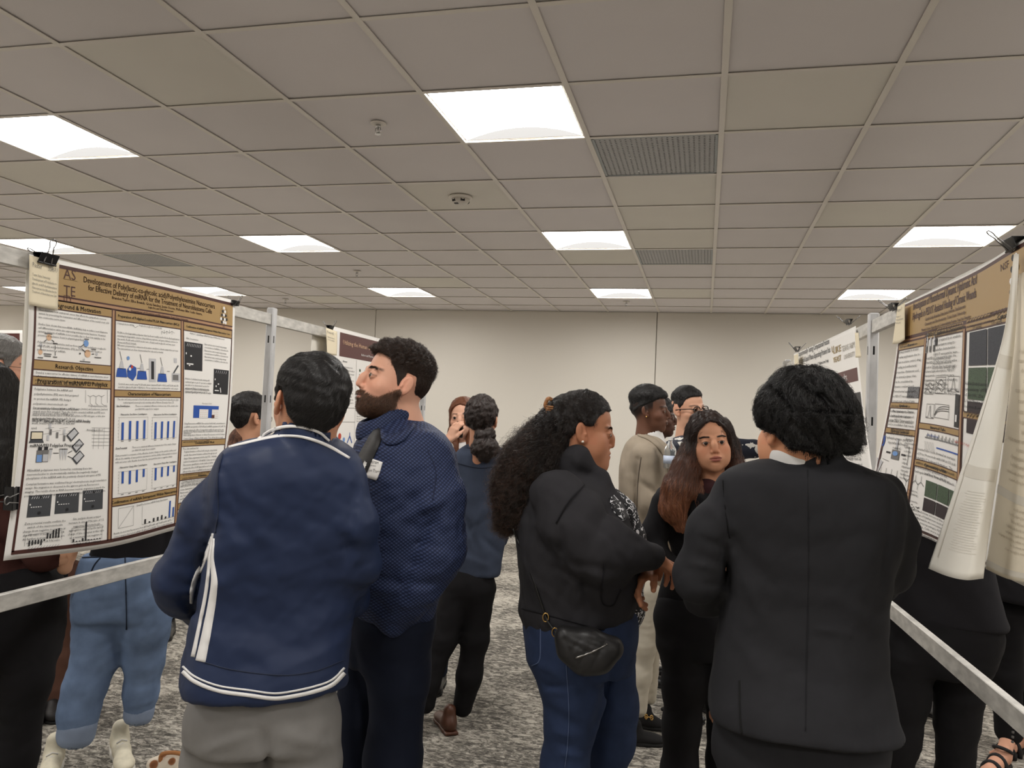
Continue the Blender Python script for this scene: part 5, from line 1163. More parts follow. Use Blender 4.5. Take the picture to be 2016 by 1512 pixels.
def shoe(p, heel, toe, m_up, m_sole, h=.075, w=.040, name='shoe', sole=.018, lace=None):
    """heel/toe: floor points (xyz); upper + sole (sub-part)"""
    a = np.array(heel, float); b = np.array(toe, float); d = b-a; L = np.linalg.norm(d); d /= L; r = np.cross(d, [0,0,1.]); up = np.array([0,0,1.]); R = np.stack([r, d, up], 1)
    S = Sdf(); S.add(ell(a+d*.045+up*(sole+h*.35), (w*.85,.052,h*.62), R), .02); S.add(ell(a+d*L*.45+up*(sole+h*.22), (w*.92,L*.34,h*.42), R), .03); S.add(ell(a+d*(L-.055)+up*(sole+h*.12), (w,.062,h*.30), R), .03); S.add(cap(a+d*.055+up*h*.7, a+d*.05+up*(h+.03), w*.80, w*.78), .02)
    S.sub(rbox(a+d*L*.5+up*(sole-.06), (w*2,L,.06), .001, R), .002)
    o, _ = p.part(name, S, .005, m_up)
    Q = Sdf(); Q.add(rbox(a+d*.05+up*sole*.5, (w*.86,.058,sole*.5), .006, R), .02); Q.add(rbox(a+d*L*.5+up*sole*.45, (w*.78,L*.36,sole*.45), .006, R), .02); Q.add(ell(a+d*(L-.062)+up*sole*.5, (w*1.04,.068,sole*.75), R), .02); Q.sub(rbox(a+d*L*.5-up*.05, (w*2,L,.05), .001, R), .001)
    V, F = Q.mesh(.005); link('sole', mesh_np('sole', V, F), m_sole, o)
    if lace is not None:
        mb = MB()
        for k in range(5):
            q = .42+.08*k; c = a+d*L*q+up*(sole+h*(.66-.075*k)); mb.tube([c-r*w*.5-up*.004, c+up*.004, c+r*w*.5+d*.012-up*.004], .0028, 6)
        mb.build('laces', lace, o, smooth=True)
    return o
def glasses(H, parent, m, half=.030, hz=.019, y=.1035, z=-.002, rim=.0016):
    mb = MB()
    for sx in (-1, 1):
        t = np.linspace(0, 2*math.pi, 21)[:-1]; x = np.sign(np.cos(t))*np.abs(np.cos(t))**.75*.024; zz = np.sign(np.sin(t))*np.abs(np.sin(t))**.75*hz
        mb.tube(H.wld(np.stack([sx*.0315+x, y-.004*np.abs(x/.024)-.003+0*x, z+zz], 1)), rim*H.sc, 6, closed=True)
        mb.tube(H.wld([(sx*.055, y-.008, z+.006), (sx*.072, y-.03, z+.006), (sx*.084, .02, z+.004), (sx*.086, -.02, z-.002)]), rim*H.sc, 6)
    mb.tube(H.wld([(-.0085, y-.002, z+.002), (0, y+.001, z+.005), (.0085, y-.002, z+.002)]), rim*H.sc, 6)
    g = mb.build('glasses', m, parent, smooth=True)
    ml = MB()
    for sx in (-1, 1):
        t = np.linspace(0, 2*math.pi, 25)[:-1]; V = [(sx*.0315, y-.003, z)]+[(sx*.0315+.0235*np.sign(math.cos(a))*abs(math.cos(a))**.75, y-.0055, z+hz*.97*np.sign(math.sin(a))*abs(math.sin(a))**.75) for a in t]; n = len(t)
        V2 = [(v[0], v[1]-.001, v[2]) for v in V]; ml.put(H.wld(V+V2), [(0, 1+i, 1+(i+1) % n) for i in range(n)]+[(n+1, n+2+(i+1) % n, n+2+i) for i in range(n)]+[(1+i, n+2+i, n+2+(i+1) % n, 1+(i+1) % n) for i in range(n)])
    ml.build('lens', mat('lens_glass', (250,250,250), .02, trans=1., ior=1.02, spec=.3), g)
    return g
def brows(H, S, parent, m, n=110, thick=1., seed=3):
    g = np.random.RandomState(seed); Q = []
    for sx in (-1, 1):
        bx = g.uniform(-.015, .022, n); bz = .0205+.0022*np.exp(-((bx-.005)/.014)**2)-.12*np.clip(bx-.011,0,1)+g.normal(size=n)*.0018*thick; x = sx*(.031+bx); P = np.stack([x, np.full(n, .088)-bx*.25, bz], 1); Q.append(P)
    L = np.concatenate(Q); P = H.wld(L).astype(f32)
    for _ in range(4): P = P-S.grad(P)*S.ev(P)[:,None]
    sgn = np.sign(L[:,0]); D = (H.R@np.stack([sgn*1., -.25*np.ones(len(L)), .35-20*np.clip(np.abs(L[:,0])-.036, 0, .03)], 0)).T; D /= np.linalg.norm(D, axis=1)[:,None]; G = S.grad(P); out = [P+G*.0004]
    for k in range(3): out.append(out[-1]+(D+G*.12)*.0026*H.sc)
    strand_set('eyebrows', np.stack(out, 1), .00042, m, parent)
# ------------------------------------------------------------------ people
def cloth(name, col, rough=.9, fine=900, bs=.25, var=.06, sheen=.0, spec=.2):
    return mat(name, col, rough, spec=spec, bump=(fine, bs, .0008), vary=(14, var, 4), sheen=sheen)
def dotcloth(name, c0, c1, kx=520, kz=520, rough=.7):
    m = mat(name, c0, rough, spec=.3); nt = m.node_tree; b = nt.nodes['Principled BSDF']; tc = nt.nodes.new('ShaderNodeTexCoord'); sp = nt.nodes.new('ShaderNodeSeparateXYZ'); nt.links.new(tc.outputs['Object'], sp.inputs[0])
    def ma(op, a, bb=0.):
        n = nt.nodes.new('ShaderNodeMath'); n.operation = op
        for i, x in enumerate((a, bb)):
            if isinstance(x, (int, float)): n.inputs[i].default_value = x
            else: nt.links.new(x, n.inputs[i])
        return n.outputs[0]
    u = ma('ADD', sp.outputs[0], ma('MULTIPLY', sp.outputs[1], .8)); s1 = ma('SINE', ma('MULTIPLY', u, kx)); s2 = ma('SINE', ma('MULTIPLY', sp.outputs[2], kz)); s3 = ma('MULTIPLY', s1, s2)
    mr = nt.nodes.new('ShaderNodeMapRange'); mr.inputs[1].default_value = -.2; mr.inputs[2].default_value = .7; nt.links.new(s3, mr.inputs[0])
    mx = nt.nodes.new('ShaderNodeMixRGB'); mx.inputs[1].default_value = lin(c0); mx.inputs[2].default_value = lin(c1); nt.links.new(mr.outputs[0], mx.inputs[0]); nt.links.new(mx.outputs[0], b.inputs['Base Color'])
    bp = nt.nodes.new('ShaderNodeBump'); bp.inputs['Strength'].default_value = .5; bp.inputs['Distance'].default_value = .001; nt.links.new(s3, bp.inputs['Height']); nt.links.new(bp.outputs[0], b.inputs['Normal']); return m
m_black = cloth('black_suiting', (42,42,45), .85); m_blk2 = cloth('black_cotton', (32,31,34), .95); m_blkp = cloth('black_trouser_cloth', (26,25,27), .9)
m_whitec = cloth('white_trim', (226,224,222), .7); m_leather = mat('black_leather', (24,23,23), .35); m_rub = mat('black_rubber', (26,25,25), .8)
m_brleather = mat('brown_leather', (84,52,38), .4, vary=(30,.2,3)); m_hairk = mat('hair_base_black', (20,18,18), .6, bump=(300,.6,.002,(1,1,.2))); m_hairb = mat('hair_base_brown', (34,25,21), .6, bump=(300,.6,.002,(1,1,.2)))
m_lens = mat('frame_black', (18,18,20), .25); m_gold2 = mat('gold_metal', (214,176,110), .25, metal=1.)
def down_flow(H, back=.25, side=.0, up=-1.):
    z = H.R[:,2]; y = H.R[:,1]; x = H.R[:,0]
    def fn(P):
        q = H.loc(P); sx = np.sign(q[:,0])[:,None]
        return (np.tile(z*up-y*back, (len(P),1))+x[None]*sx*side).astype(f32)
    return fn
def crown_flow(H, crown=(0,-.06,.105), fwd=0.):
    """hair radiating from the crown and falling"""
    c = np.array(crown, f32)
    def fn(P):
        q = H.loc(P)-c; q[:,2] *= .6; q /= np.linalg.norm(q, axis=1)[:,None]+1e-6; q[:,1] += fwd; q[:,2] -= .25; return (q@H.R.T.astype(f32)).astype(f32)
    return fn
def floorpt(px, d, py=900):
    p = W(px, py, d); return np.array([p[0], p[1], 0.])
def legs(p, pelvis, L, k=.05, psi=0., rho=.75, res=.012, m=None, name='trousers', dz=None, fl=None, extra=None, hem=None):
    """pelvis: loft sections; L: list of leg chains [(px,py,dd,rpx)]"""
    S = Sdf(); S.add(loft(pelvis, p.d, psi, rho, 2.4), .02)
    for q in L: S.add(p.chain(q, .04), k)
    if fl: S.disp(folds(fl))
    S.disp(wrinkle(16, .0022, 3, (1,1,1.6), 2))
    if extra: extra(S)
    o, V = p.part(name, S, res, m); return S, o

# ---- A: man in a navy track jacket, seen from behind
p = A = Person(560, 1400, 2.0, 'man seen from behind in navy track jacket with white stripes, watching the gold poster'); tone = (196,142,112)
H = Head((606, 800, 2.0), 20, -2, 10, .97, wide=1.02, ears=1.25)
S = Sdf(); S.add(H.prim(), .01); S.add(p.chain([(612,822,0,50),(606,880,.01,56)]), .02)
S.add(ell(p.w(595,945,0), (.11,.05,.06)), .04)
p.skin(S, .0032, lambda V: skin_cols(H, V, tone, (150,90,80)))
p.core(tone, [(585,960,0,44),(540,1330,0,50)], [[(470,940,0,26),(360,1150,0,26),(420,1215,.2,22)],[(672,955,0,26),(704,1110,.04,24),(680,1170,.2,22)],[(450,1400,0,50),(440,1750,0,40),(430,2010,0,28)],[(590,1400,0,50),(580,1750,0,40),(575,2010,0,28)]])
hd = Sdf(); T_ = hairline([(0,.07),(60,.04),(75,-.01),(86,.01),(96,.030),(108,.026),(122,-.040),(150,-.078),(180,-.084)], lambda q, az: .012+.010*sst((q[:,2]-.02)/.08))
hd.add(H.hairprim(T_), .01); hd.disp(wrinkle(70, .0022, 5, (1,1,.6), 2))
o, V = p.part('hair', hd, .004, m_hairk); q = H.loc(V.astype(f32)); mk = T_(q) > .006
hm_ = hairmat('strand_black_grey', (16,15,16), (58,55,54)); sd = seeds_on(V, 7000, mk, 1); sd = sd[np.linalg.norm(H.loc(sd.astype(f32))-np.array([.035,-.085,.085]), axis=1) > .022]
strand_set('hair_strands', comb(hd, sd, crown_flow(H, (.03,-.075,.10)), .040, 6, (.0005,.004), .22, 2), .00033, hm_, o)
J = Sdf(); m_navy = mat('navy_jersey', (31,43,72), .55, spec=.35, bump=(900,.10,.0005), vary=(6,.04,2)); m_navy2 = mat('navy_rib', (24,34,58), .7)
J.add(loft([(856,540,655),(862,512,668),(870,488,680),(880,466,694),(905,440,712),(945,424,722),(1010,414,722),(1100,404,712),(1190,390,698),(1265,376,688,-.01,.66),(1315,366,682,-.02,.72),(1350,362,680,-.02,.74)], 2.0, 12, .60, 2.5, .012), .02)
J.add(p.chain([(468,925,0,36),(408,1010,-.02,44),(352,1140,-.01,42),(362,1170,.03,40),(420,1235,.22,30)], .05), .035)
J.add(p.chain([(680,948,0,36),(700,1030,0,38),(708,1110,.03,35),(690,1180,.16,30),(640,1225,.26,26)], .05), .035)
CA, CB = p.w(600,892,0), p.w(602,850,-.005); J.add(cap(CA, CB, .088, .077), .012); J.sub(cap(CB+(CB-CA)*.02, CB+(CB-CA)*2, .068, .068), .006)
J.disp(folds([(440,925,470,1010,9,-4),(455,960,520,1000,14,3),(440,880,420,1000,10,5),(520,1060,430,1085,20,5),(470,1120,425,1160,16,4),(420,1040,395,1110,10,-10),(398,1100,380,1200,9,-8),(690,1120,715,1080,12,4),(360,1180,395,1215,10,-5),(350,1100,380,1090,12,3),(600,1240,680,1200,24,4),(420,1250,520,1290,22,4),(500,1180,560,1260,30,-3),(640,1050,690,1160,18,3),(700,960,680,1080,9,-4),(560,1310,640,1290,16,3),(480,940,600,960,30,2),(450,1010,520,1100,16,-3)]))
J.disp(wrinkle(9, .003, 11, (1,1,.7), 2)); J.disp(wrinkle(26, .0022, 12, (.8,.8,1.2), 2))
oj, _ = p.part('jacket', J, .0075, m_navy)
hem1 = [(360,1313),(384,1333),(430,1351),(492,1360),(538,1366),(575,1362),(620,1352),(654,1339),(678,1316)]
p.ribbon(J, [(x,y-1) for x, y in hem1], 3.6, m_whitec, 'white_stripe', oj); p.ribbon(J, [(x,y+9) for x, y in hem1], 7.5, m_whitec, 'white_stripe', oj)
p.ribbon(J, [(403,1304),(461,1319),(553,1329),(620,1321),(676,1300)], 2.2, m_navy2, 'seam', oj)
p.ribbon(J, [(419,1050),(413,1090),(411,1120),(405,1170),(393,1230),(380,1293)], [3,5,5,6,6,7], m_whitec, 'white_stripe', oj)
p.ribbon(J, [(421,1060),(418,1100),(422,1145),(417,1190),(406,1250),(395,1302)], [3,6,12,15,17,19], m_whitec, 'white_stripe', oj)
p.ribbon(J, [(417,1056),(404,1098),(390,1128),(380,1158),(376,1188)], [3,7,10,10,5], m_whitec, 'white_stripe', oj)
p.ribbon(J, [(508,864),(536,847),(563,840),(592,841),(627,851),(648,868)], [3,6,6,5,5,4], m_whitec, 'white_stripe', oj)
p.ribbon(J, [(450,880),(500,868),(542,859),(585,859),(616,866),(648,879),(688,902)], [3,4,5,5,6,6,4], m_whitec, 'white_stripe', oj)
p.ribbon(J, [(438,892),(428,940),(430,1000),(424,1050)], 2.0, m_navy2, 'seam', oj)
legs(p, [(1320,400,645),(1360,386,656),(1400,370,666),(1455,372,662)], [[(446,1440,0,74),(440,1500,0,76),(432,1750,0,60),(424,2020,.0,46)],[(594,1440,0,68),(596,1500,0,70),(590,1750,0,58),(584,2020,0,46)]], .03, 0, .8, .010, cloth('grey_chino', (128,126,124), .85), fl=[(520,1440,530,1512,8,-10),(400,1480,500,1440,10,4),(380,1500,470,1505,10,3),(560,1450,650,1470,12,4),(540,1500,640,1490,10,3),(500,1380,512,1440,5,-2)])
for px in (428, 586): a = floorpt(px, 1.93, 2000); v = floorpt(px, 2.23, 2000); shoe(p, a, v, m_leather, m_rub)
p.finish()

# ---- B: bearded man in profile
p = B = Person(770, 1400, 2.45, 'tall bearded man in dark blue patterned shirt, black tie and name badge, in profile'); tone = (222,168,142)
H = Head((776, 753, 2.45), 107, 13, 0, 1.02, wide=.97, jaw=1.12, nose=1.0, chin=1.25, brow=1.3, ears=.7)
S = Sdf(); S.add(H.prim(), .01); S.add(chain([(H.wld((0,-.018,-.045)), .060), (p.w(800,860,.01), .068)]), .025); S.add(ell(p.w(790,930,0), (.07,.10,.06)), .04)
def beardf(q):
    x, y, z = q.T; edge = -.020-.75*np.clip(y-.002,0,.05)+.30*np.clip(y-.062, 0, .02)
    m = sst((edge-z)/.014+.3)*sst((y+.012)/.012)*(z > -.125)*(1-(y > .092)*(z > -.056)); m = m*(1-.9*np.exp(-((x/.026)**4+((z+.067)/.0100)**4))*(y > .07)); mu = np.exp(-((x/.030)**4+((z+.0525)/.0048)**2))*(y > .07)
    return np.clip(np.maximum(m, mu), 0, 1)
bcol = (80,56,42)
p.skin(S, .0026, lambda V: skin_cols(H, V, tone, (176,112,100), (52,36,28), lambda q: beardf(q)*.72, bcol))
eyes(H, p.root, (70,55,35), (-6, 0))
p.core(tone, [(780,950,0,44),(765,1180,0,44)], [[(838,910,-.14,24),(868,1085,-.20,24),(795,1190,-.19,18)],[(760,900,.17,26),(745,1100,.18,22),(730,1190,.15,18)],[(780,1230,-.06,34),(770,1500,-.08,30),(757,1850,-.08,20)],[(725,1230,.08,34),(712,1500,.1,30),(695,1850,.1,20)]])
hs = hand_pts(p.w(776,1206,-.18), p.w(764,1246,-.14)-p.w(776,1206,-.18), _f, .95, (15,20,15), 2); p.skin(hs, .004, tone)
hd = Sdf(); TB = hairline([(0,.074),(26,.072),(44,.064),(54,.040),(66,.010),(74,-.020),(84,-.016),(88,.030),(112,.026),(124,-.022),(150,-.052),(180,-.058)], lambda q, az: .002+.012*sst((q[:,2]-.025)/.05)+.006*sst((q[:,1]-.02)/.06)*(q[:,2] > .04))
hd.add(H.hairprim(TB), .01); hd.disp(lambda P: wrinkle(95, .0045, 8, (1,1,1), 2)(P)*sst((H.loc(P)[:,2]-.04)/.04))
o, V = p.part('hair', hd, .0032, m_hairb); q = H.loc(V.astype(f32)); mk = TB(q) > .002
hb = hairmat('strand_brown', (30,21,17), (74,54,42)); sd = seeds_on(V, 6500, mk & (q[:,2] > .045), 2)
strand_set('hair_curls', comb(hd, sd, lambda P: (np.tile(H.R[:,1]*.8-H.R[:,2]*.1, (len(P),1))).astype(f32), .028, 8, (.001,.006), .5, 3, curl=.0035, cfreq=260), .00034, hb, o)
sd = seeds_on(V, 5000, mk & (q[:,2] <= .055), 4); strand_set('hair_strands', comb(hd, sd, down_flow(H, .5), .010, 3, (.0003,.001), .3, 5), .00026, hb, o)
bV = np.concatenate(p.V[:1]); q = H.loc(bV.astype(f32)); bm = beardf(q) > .45; sd = seeds_on(bV, 9000, bm, 6)
Sb = S; strand_set('beard', comb(Sb, sd, lambda P: (np.tile(-H.R[:,2]*1.+H.R[:,1]*.35, (len(P),1))).astype(f32), .013, 4, (.001,.007), .45, 7, grow=1.), .00032, hairmat('strand_beard', (38,25,18), (128,90,64)), p.root)
brows(H, S, p.root, hb, 170, 1.3)
J = Sdf(); m_shirt = dotcloth('navy_patterned_shirt', (27,35,62), (58,70,104), 420, 620)
J.add(loft([(826,762,834),(840,742,856),(862,712,878),(900,690,892),(960,672,893),(1040,664,885),(1110,664,872),(1165,674,858),(1200,684,852)], 2.45, 102, .62, 2.4, .012), .02)
J.add(p.chain([(838,895,-.15,46),(862,985,-.20,44),(866,1085,-.22,41),(828,1150,-.22,36),(796,1192,-.21,27),(775,1228,-.19,21)], .05), .035)
J.add(p.chain([(765,895,.16,42),(745,1000,.18,38),(735,1110,.18,34),(725,1180,.16,28)], .05), .035)
J.sub(ell(H.wld((0,.060,-.085)), (.07,.07,.045)), .01)
J.disp(folds([(835,830,895,890,14,3),(790,1000,850,960,9,-4),(800,1020,860,985,9,4),(870,1000,810,1100,12,-5),(900,1030,850,1040,10,4),(890,1080,820,1070,9,-4),(870,1130,800,1120,9,4),(860,1150,790,1150,8,-3),(720,930,800,960,16,3),(700,1010,780,1050,14,3),(690,1100,770,1120,14,4),(700,1160,780,1165,10,4),(830,900,850,1000,9,-3),(900,960,860,1000,10,3),(812,1110,790,1180,8,-4)]))
J.disp(wrinkle(24, .0042, 13, (1,1,1.1), 3))
oj, _ = p.part('shirt', J, .007, m_shirt)
C = Sdf(); C.add(chain([(H.wld((0,-.005,-.160)), .079), (H.wld((0,-.030,-.100)), .070)]), .01); C.sub(chain([(H.wld((0,-.005,-.180)), .070), (H.wld((0,-.042,-.02)), .060)]), .004); C.sub(ell(H.wld((0,.075,-.075)), (.085,.085,.068)), .01)
V, F = C.mesh(.003); link('collar', mesh_np('collar', V, F), m_shirt, oj)
p.ribbon(J, [(752,846),(764,868),(790,862),(815,838)], [5,18,18,8], m_shirt, 'collar_leaf', oj, off=.008)
p.ribbon(J, [(748,846),(738,868),(722,900),(706,935)], [16,24,27,30], mat('black_tie', (34,32,32), .6, bump=(900,.2,.0005)), 'tie', p.root, off=.005)
bd = p.ribbon(J, [(738,905),(732,924),(727,941)], [33,34,30], mat('badge_white', (238,236,232), .5), 'name_badge', p.root, off=.004, label='white name badge')
def flat_text(S, t, px, py, d0, hpx, m, name, parent, off, ang=0., sx=1.):
    V0 = []; F0 = []; k = 0; cx = 0
    for ch in t:
        v, f, adv = glyph(ch, 1)
        if len(v): V0.append(v+[cx, 0]); F0.append(f+k); k += len(v)
        cx += adv
    V0 = np.concatenate(V0); F0 = np.concatenate(F0); V0 = (V0-[cx/2, 0])*hpx*[sx, 1]; c, s_ = math.cos(ang), math.sin(ang); X = px+V0[:,0]*c+V0[:,1]*s_; Y = py+V0[:,0]*s_-V0[:,1]*c
    P = hit(S, X, Y, d0); P = P+S.grad(P.astype(f32), .003)*off; return link(name, mesh_np(name, P, F0[:, ::-1], False), m, parent)
for t, yy, hh in (('TXST ISTEM', 913, 7), ('Conference', 919, 5), ('Brandon Taylor', 930, 7.5)): flat_text(J, t, 733, yy, 2.45, hh, m_ink, 'badge_lettering', bd, .0060, .12, .8)
p.ribbon(J, [(842,886),(858,930),(852,985)], 1.6, mat('shirt_seam', (24,32,60), .8), 'seam', oj)
legs(p, [(1150,690,858),(1200,684,858),(1250,684,848),(1310,684,838)], [[(790,1230,-.09,64),(784,1330,-.08,56),(774,1500,-.08,52),(764,1700,-.08,42),(752,1880,-.08,36)],[(722,1250,.09,56),(712,1400,.1,50),(704,1550,.1,46),(690,1850,.1,36)]], .03, 95, .8, .010, cloth('dark_navy_trouser', (24,29,44), .8), fl=[(690,1240,730,1440,6,-5),(740,1250,850,1240,8,3),(770,1240,752,1270,6,4),(700,1300,700,1500,8,-3)])
for px, dd in ((752, -.08), (692, .1)): a = floorpt(px+10, 2.45+dd, 1850); a2 = floorpt(px-125, 2.45+dd+.02, 1850); shoe(p, a, a2, m_leather, m_rub)
p.finish()
# ---- E: woman with long curly hair, arms folded
p = E_ = Person(1150, 1400, 2.35, 'woman in black hoodie and blue jeans with long curly half-up hair, arms folded, in profile'); tone = (178,122,92)
H = Head((1149, 847, 2.35), -84, -7, 0, .91, True, jaw=1.05, full=.010, wide=1.04, chin=1.0, lips=1.35, mouth=.6, nose=.65, ears=.8, brow=.9)
S = Sdf(); S.add(H.prim(), .01); S.add(chain([(H.wld((0,-.015,-.05)), .062), (p.w(1128,945,.0), .072)]), .03); S.add(ell(H.wld((0,.045,-.108)), (.045,.045,.028)), .03); S.add(ell(p.w(1125,990,0), (.07,.10,.06)), .04)
p.skin(S, .0026, lambda V: skin_cols(H, V, tone, (150,84,78), (38,26,22)))
eyes(H, p.root, (40,26,20), (5, -14)); brows(H, S, p.root, hairmat('strand_dark', (20,15,13), (50,36,28)), 110)
p.core(tone, [(1125,1000,0,44),(1130,1230,0,52)], [[(1105,985,-.13,26),(1165,1085,-.19,26),(1265,1098,-.15,18)],[(1150,985,.15,26),(1180,1090,.17,24),(1235,1128,.0,16)],[(1115,1290,-.08,44),(1115,1450,-.08,34),(1085,1800,-.08,24)],[(1185,1300,.08,40),(1195,1450,.08,32),(1160,1800,.1,24)]])
p.skin(hand_pts(p.w(1283,1094,-.15), p.w(1312,1112,-.10)-p.w(1283,1094,-.15), -_u, .9, (20,40,30), 3, side=-1), .0035, tone)
p.skin(hand_pts(p.w(1283,1118,-.07), p.w(1250,1150,-.13)-p.w(1283,1118,-.07), -_u-_f*.6, .95, ((20,25,20),(35,40,30),(45,50,35),(50,55,40)), 5, (35,15), side=1), .0035, tone)
TE = hairline([(0,.074),(35,.070),(55,.050),(68,.018),(84,.012),(96,.004),(110,-.02),(130,-.06),(180,-.075)], .008)
hd = Sdf(); hd.add(H.hairprim(TE), .01); hd.add(ell(p.w(1103,822,.0), (.045,.045,.035)), .03)
CH = [p.w(1108,838,0), p.w(1083,868,0), p.w(1052,915,-.01), p.w(1022,968,-.02), p.w(1004,1018,-.02)]
hd.add(chain([(CH[0],.050),(CH[1],.068),(CH[2],.078),(CH[3],.058),(CH[4],.026)]), .05); hd.disp(wrinkle(60, .005, 21, (1,1,.7), 3))
o, V = p.part('hair', hd, .006, m_hairk); q = H.loc(V.astype(f32)); px_, py_, _ = PX(V); tail = (px_ < 1118) & (py_ > 815)
hmE = hairmat('strand_black_brown', (14,12,12), (46,34,28)); CH = np.array(CH)
sd = seeds_on(V, 5000, (TE(q) > .004) & ~tail, 3)
strand_set('hair_strands', comb(hd, sd, lambda P: (CH[0].astype(f32)-P)+(H.R[:,2]*.02).astype(f32), .07, 8, (.0003,.0012), .02, 4), .0003, hmE, o)
def tailflow(P):
    i = np.clip(((P[:,None]-CH[None].astype(f32))**2).sum(2).argmin(1), 0, 3); return (CH[i+1]-CH[i]).astype(f32)/.08
sd = seeds_on(V, 7000, tail, 5); strand_set('curls', comb(hd, sd, tailflow, .16, 34, (.000,.030), .28, 6, curl=.0055, cfreq=150, proj=.6), .00042, hmE, o)
sd = seeds_on(V, 1400, tail & (px_ < 1060), 7); strand_set('curls', comb(hd, sd, tailflow, .18, 34, (.01,.05), .5, 8, curl=.009, cfreq=110, proj=.4), .00036, hairmat('strand_brown_tips', (40,28,22), (84,58,44)), o)
MB().tube([p.w(1003+4.5*math.sin(k*.55)-k*.12, 1010+k*1.15, -.03)+_f*.006*math.cos(k*.55) for k in range(42)], .0016, 6).build('ringlet', m_hairk, o, smooth=True)
c = p.w(1083,798,-.03); mc = mat('tortoise_plastic', (150,104,66), .3, vary=(120,.5,3)); t = MB(); t.tube(crm([c+_u*.016+_r*.006, c+_u*.020-_r*.006, c-_r*.014, c-_u*.012-_r*.004, c-_u*.02+_r*.01], 16), .006, 8)
for k in range(4): t.tube([c-_u*(.002+.006*k)-_r*.012-_f*.012, c-_u*(.004+.006*k)+_r*.008-_f*.022], .003, 6)
t.build('hair_claw_clip', mc, p.root, smooth=True)
mb = MB().lathe(H.wld((.086,.0-.006,-.036)), [(.0005,-.004),(.003,-.003),(.0042,0),(.003,.003),(.0005,.004)], 12).build('pearl_earring', mat('pearl', (236,226,214), .2), p.root, smooth=True)
J = Sdf(); J.add(loft([(925,1085,1180),(945,1060,1200),(975,1035,1220),(1020,1018,1240),(1075,1015,1258),(1130,1019,1262),(1175,1025,1256),(1205,1024,1246),(1240,1030,1236)], 2.35, -84, .85, 2.3, .015), .02)
J.add(p.chain([(1098,978,-.15,50),(1130,1030,-.20,52),(1168,1084,-.21,48),(1225,1094,-.19,36),(1284,1093,-.155,23)], .06), .04)
J.add(p.chain([(1170,985,.16,44),(1205,1070,.16,38),(1240,1105,.08,28),(1262,1112,-.02,20)], .05), .04)
J.add(chain([(p.w(1100,915,-.03), .045),(p.w(1140,905,-.075), .030),(p.w(1182,945,-.06), .024),(p.w(1204,985,-.04), .018)]), .025); J.add(chain([(p.w(1095,920,.0), .055),(p.w(1120,925,.08), .04)]), .03)
J.disp(folds([(1105,900,1180,950,9,-3),(1150,960,1100,1030,5,-4),(1100,1040,1110,1100,9,-6),(1110,1020,1180,1070,14,4),(1200,1000,1170,1060,12,-5),(1215,1020,1240,1060,10,4),(1120,1110,1260,1130,10,-6),(1100,1120,1180,1165,9,-5),(1060,1080,1130,1140,16,4),(1110,1150,1100,1210,10,-5),(1150,1140,1165,1220,10,-5),(1170,1120,1190,1190,12,5),(1030,1100,1060,1190,12,3),(1240,1060,1290,1075,9,-3),(1190,1050,1230,1110,9,-3),(1020,1020,1080,1060,16,3)]))
J.disp(wrinkle(18, .0045, 23, (1,1,1), 3)); oj, _ = p.part('hoodie', J, .0075, cloth('charcoal_fleece', (48,47,50), .95))
m_flo = mat('floral_black_white', (34,34,38), .7); nt = m_flo.node_tree; vt = nt.nodes.new('ShaderNodeTexNoise'); vt.inputs['Scale'].default_value = 38; vt.inputs['Distortion'].default_value = 2.5; vt.inputs['Detail'].default_value = 1; cr = nt.nodes.new('ShaderNodeValToRGB'); tcx = nt.nodes.new('ShaderNodeTexCoord'); nt.links.new(tcx.outputs['Object'], vt.inputs['Vector']); nt.links.new(vt.outputs['Fac'], cr.inputs[0]); cr.color_ramp.interpolation = 'CONSTANT'; cr.color_ramp.elements[0].color = lin((26,26,30)); cr.color_ramp.elements[1].position = .56; cr.color_ramp.elements[1].color = lin((226,226,230)); nt.links.new(cr.outputs[0], nt.nodes['Principled BSDF'].inputs['Base Color'])
B2 = Sdf(); B2.add(p.chain([(1205,980,-.0,20),(1222,1010,-.0,26),(1236,1060,0,30),(1238,1120,0,30),(1232,1200,0,32),(1226,1222,0,30)], .04), .02); p.part('floral_blouse', B2, .007, m_flo)
p.ribbon(J, [(1203,978),(1216,1000),(1232,1022)], [10,22,14], m_flo, 'blouse_front', oj, off=.003)
p.ribbon(J, [(1027,1198),(1075,1210),(1120,1222),(1180,1238),(1228,1246)], 2, m_blk2, 'hem_seam', oj); p.ribbon(J, [(1190,1110),(1184,1180),(1205,1192),(1222,1160)], 2, m_blk2, 'pocket_seam', oj, off=.003); p.ribbon(J, [(1150,955),(1118,990),(1095,1030)], 2, m_blk2, 'armhole_seam', oj, off=.003)
m_jean = cloth('blue_denim', (44,56,84), .85, 1400, .3, .18); m_stitch = mat('stitching', (78,92,124), .8)
LS, lo_ = legs(p, [(1190,1032,1250),(1230,1029,1254),(1275,1036,1250),(1310,1050,1248)], [[(1112,1290,-.08,70),(1130,1370,-.08,56),(1122,1430,-.08,45),(1112,1510,-.08,43),(1098,1650,-.08,36),(1083,1830,-.08,26)],[(1188,1290,.07,62),(1203,1390,.07,51),(1202,1460,.08,46),(1185,1550,.1,38),(1158,1820,.1,26)]], .03, -86, .85, .0085, m_jean, fl=[(1075,1350,1120,1352,6,-4),(1070,1362,1110,1366,6,3),(1085,1395,1150,1440,8,-3),(1080,1440,1130,1450,6,3),(1085,1460,1140,1475,6,-3),(1090,1485,1150,1490,6,3),(1212,1300,1165,1440,6,-6),(1040,1300,1100,1330,9,3)])
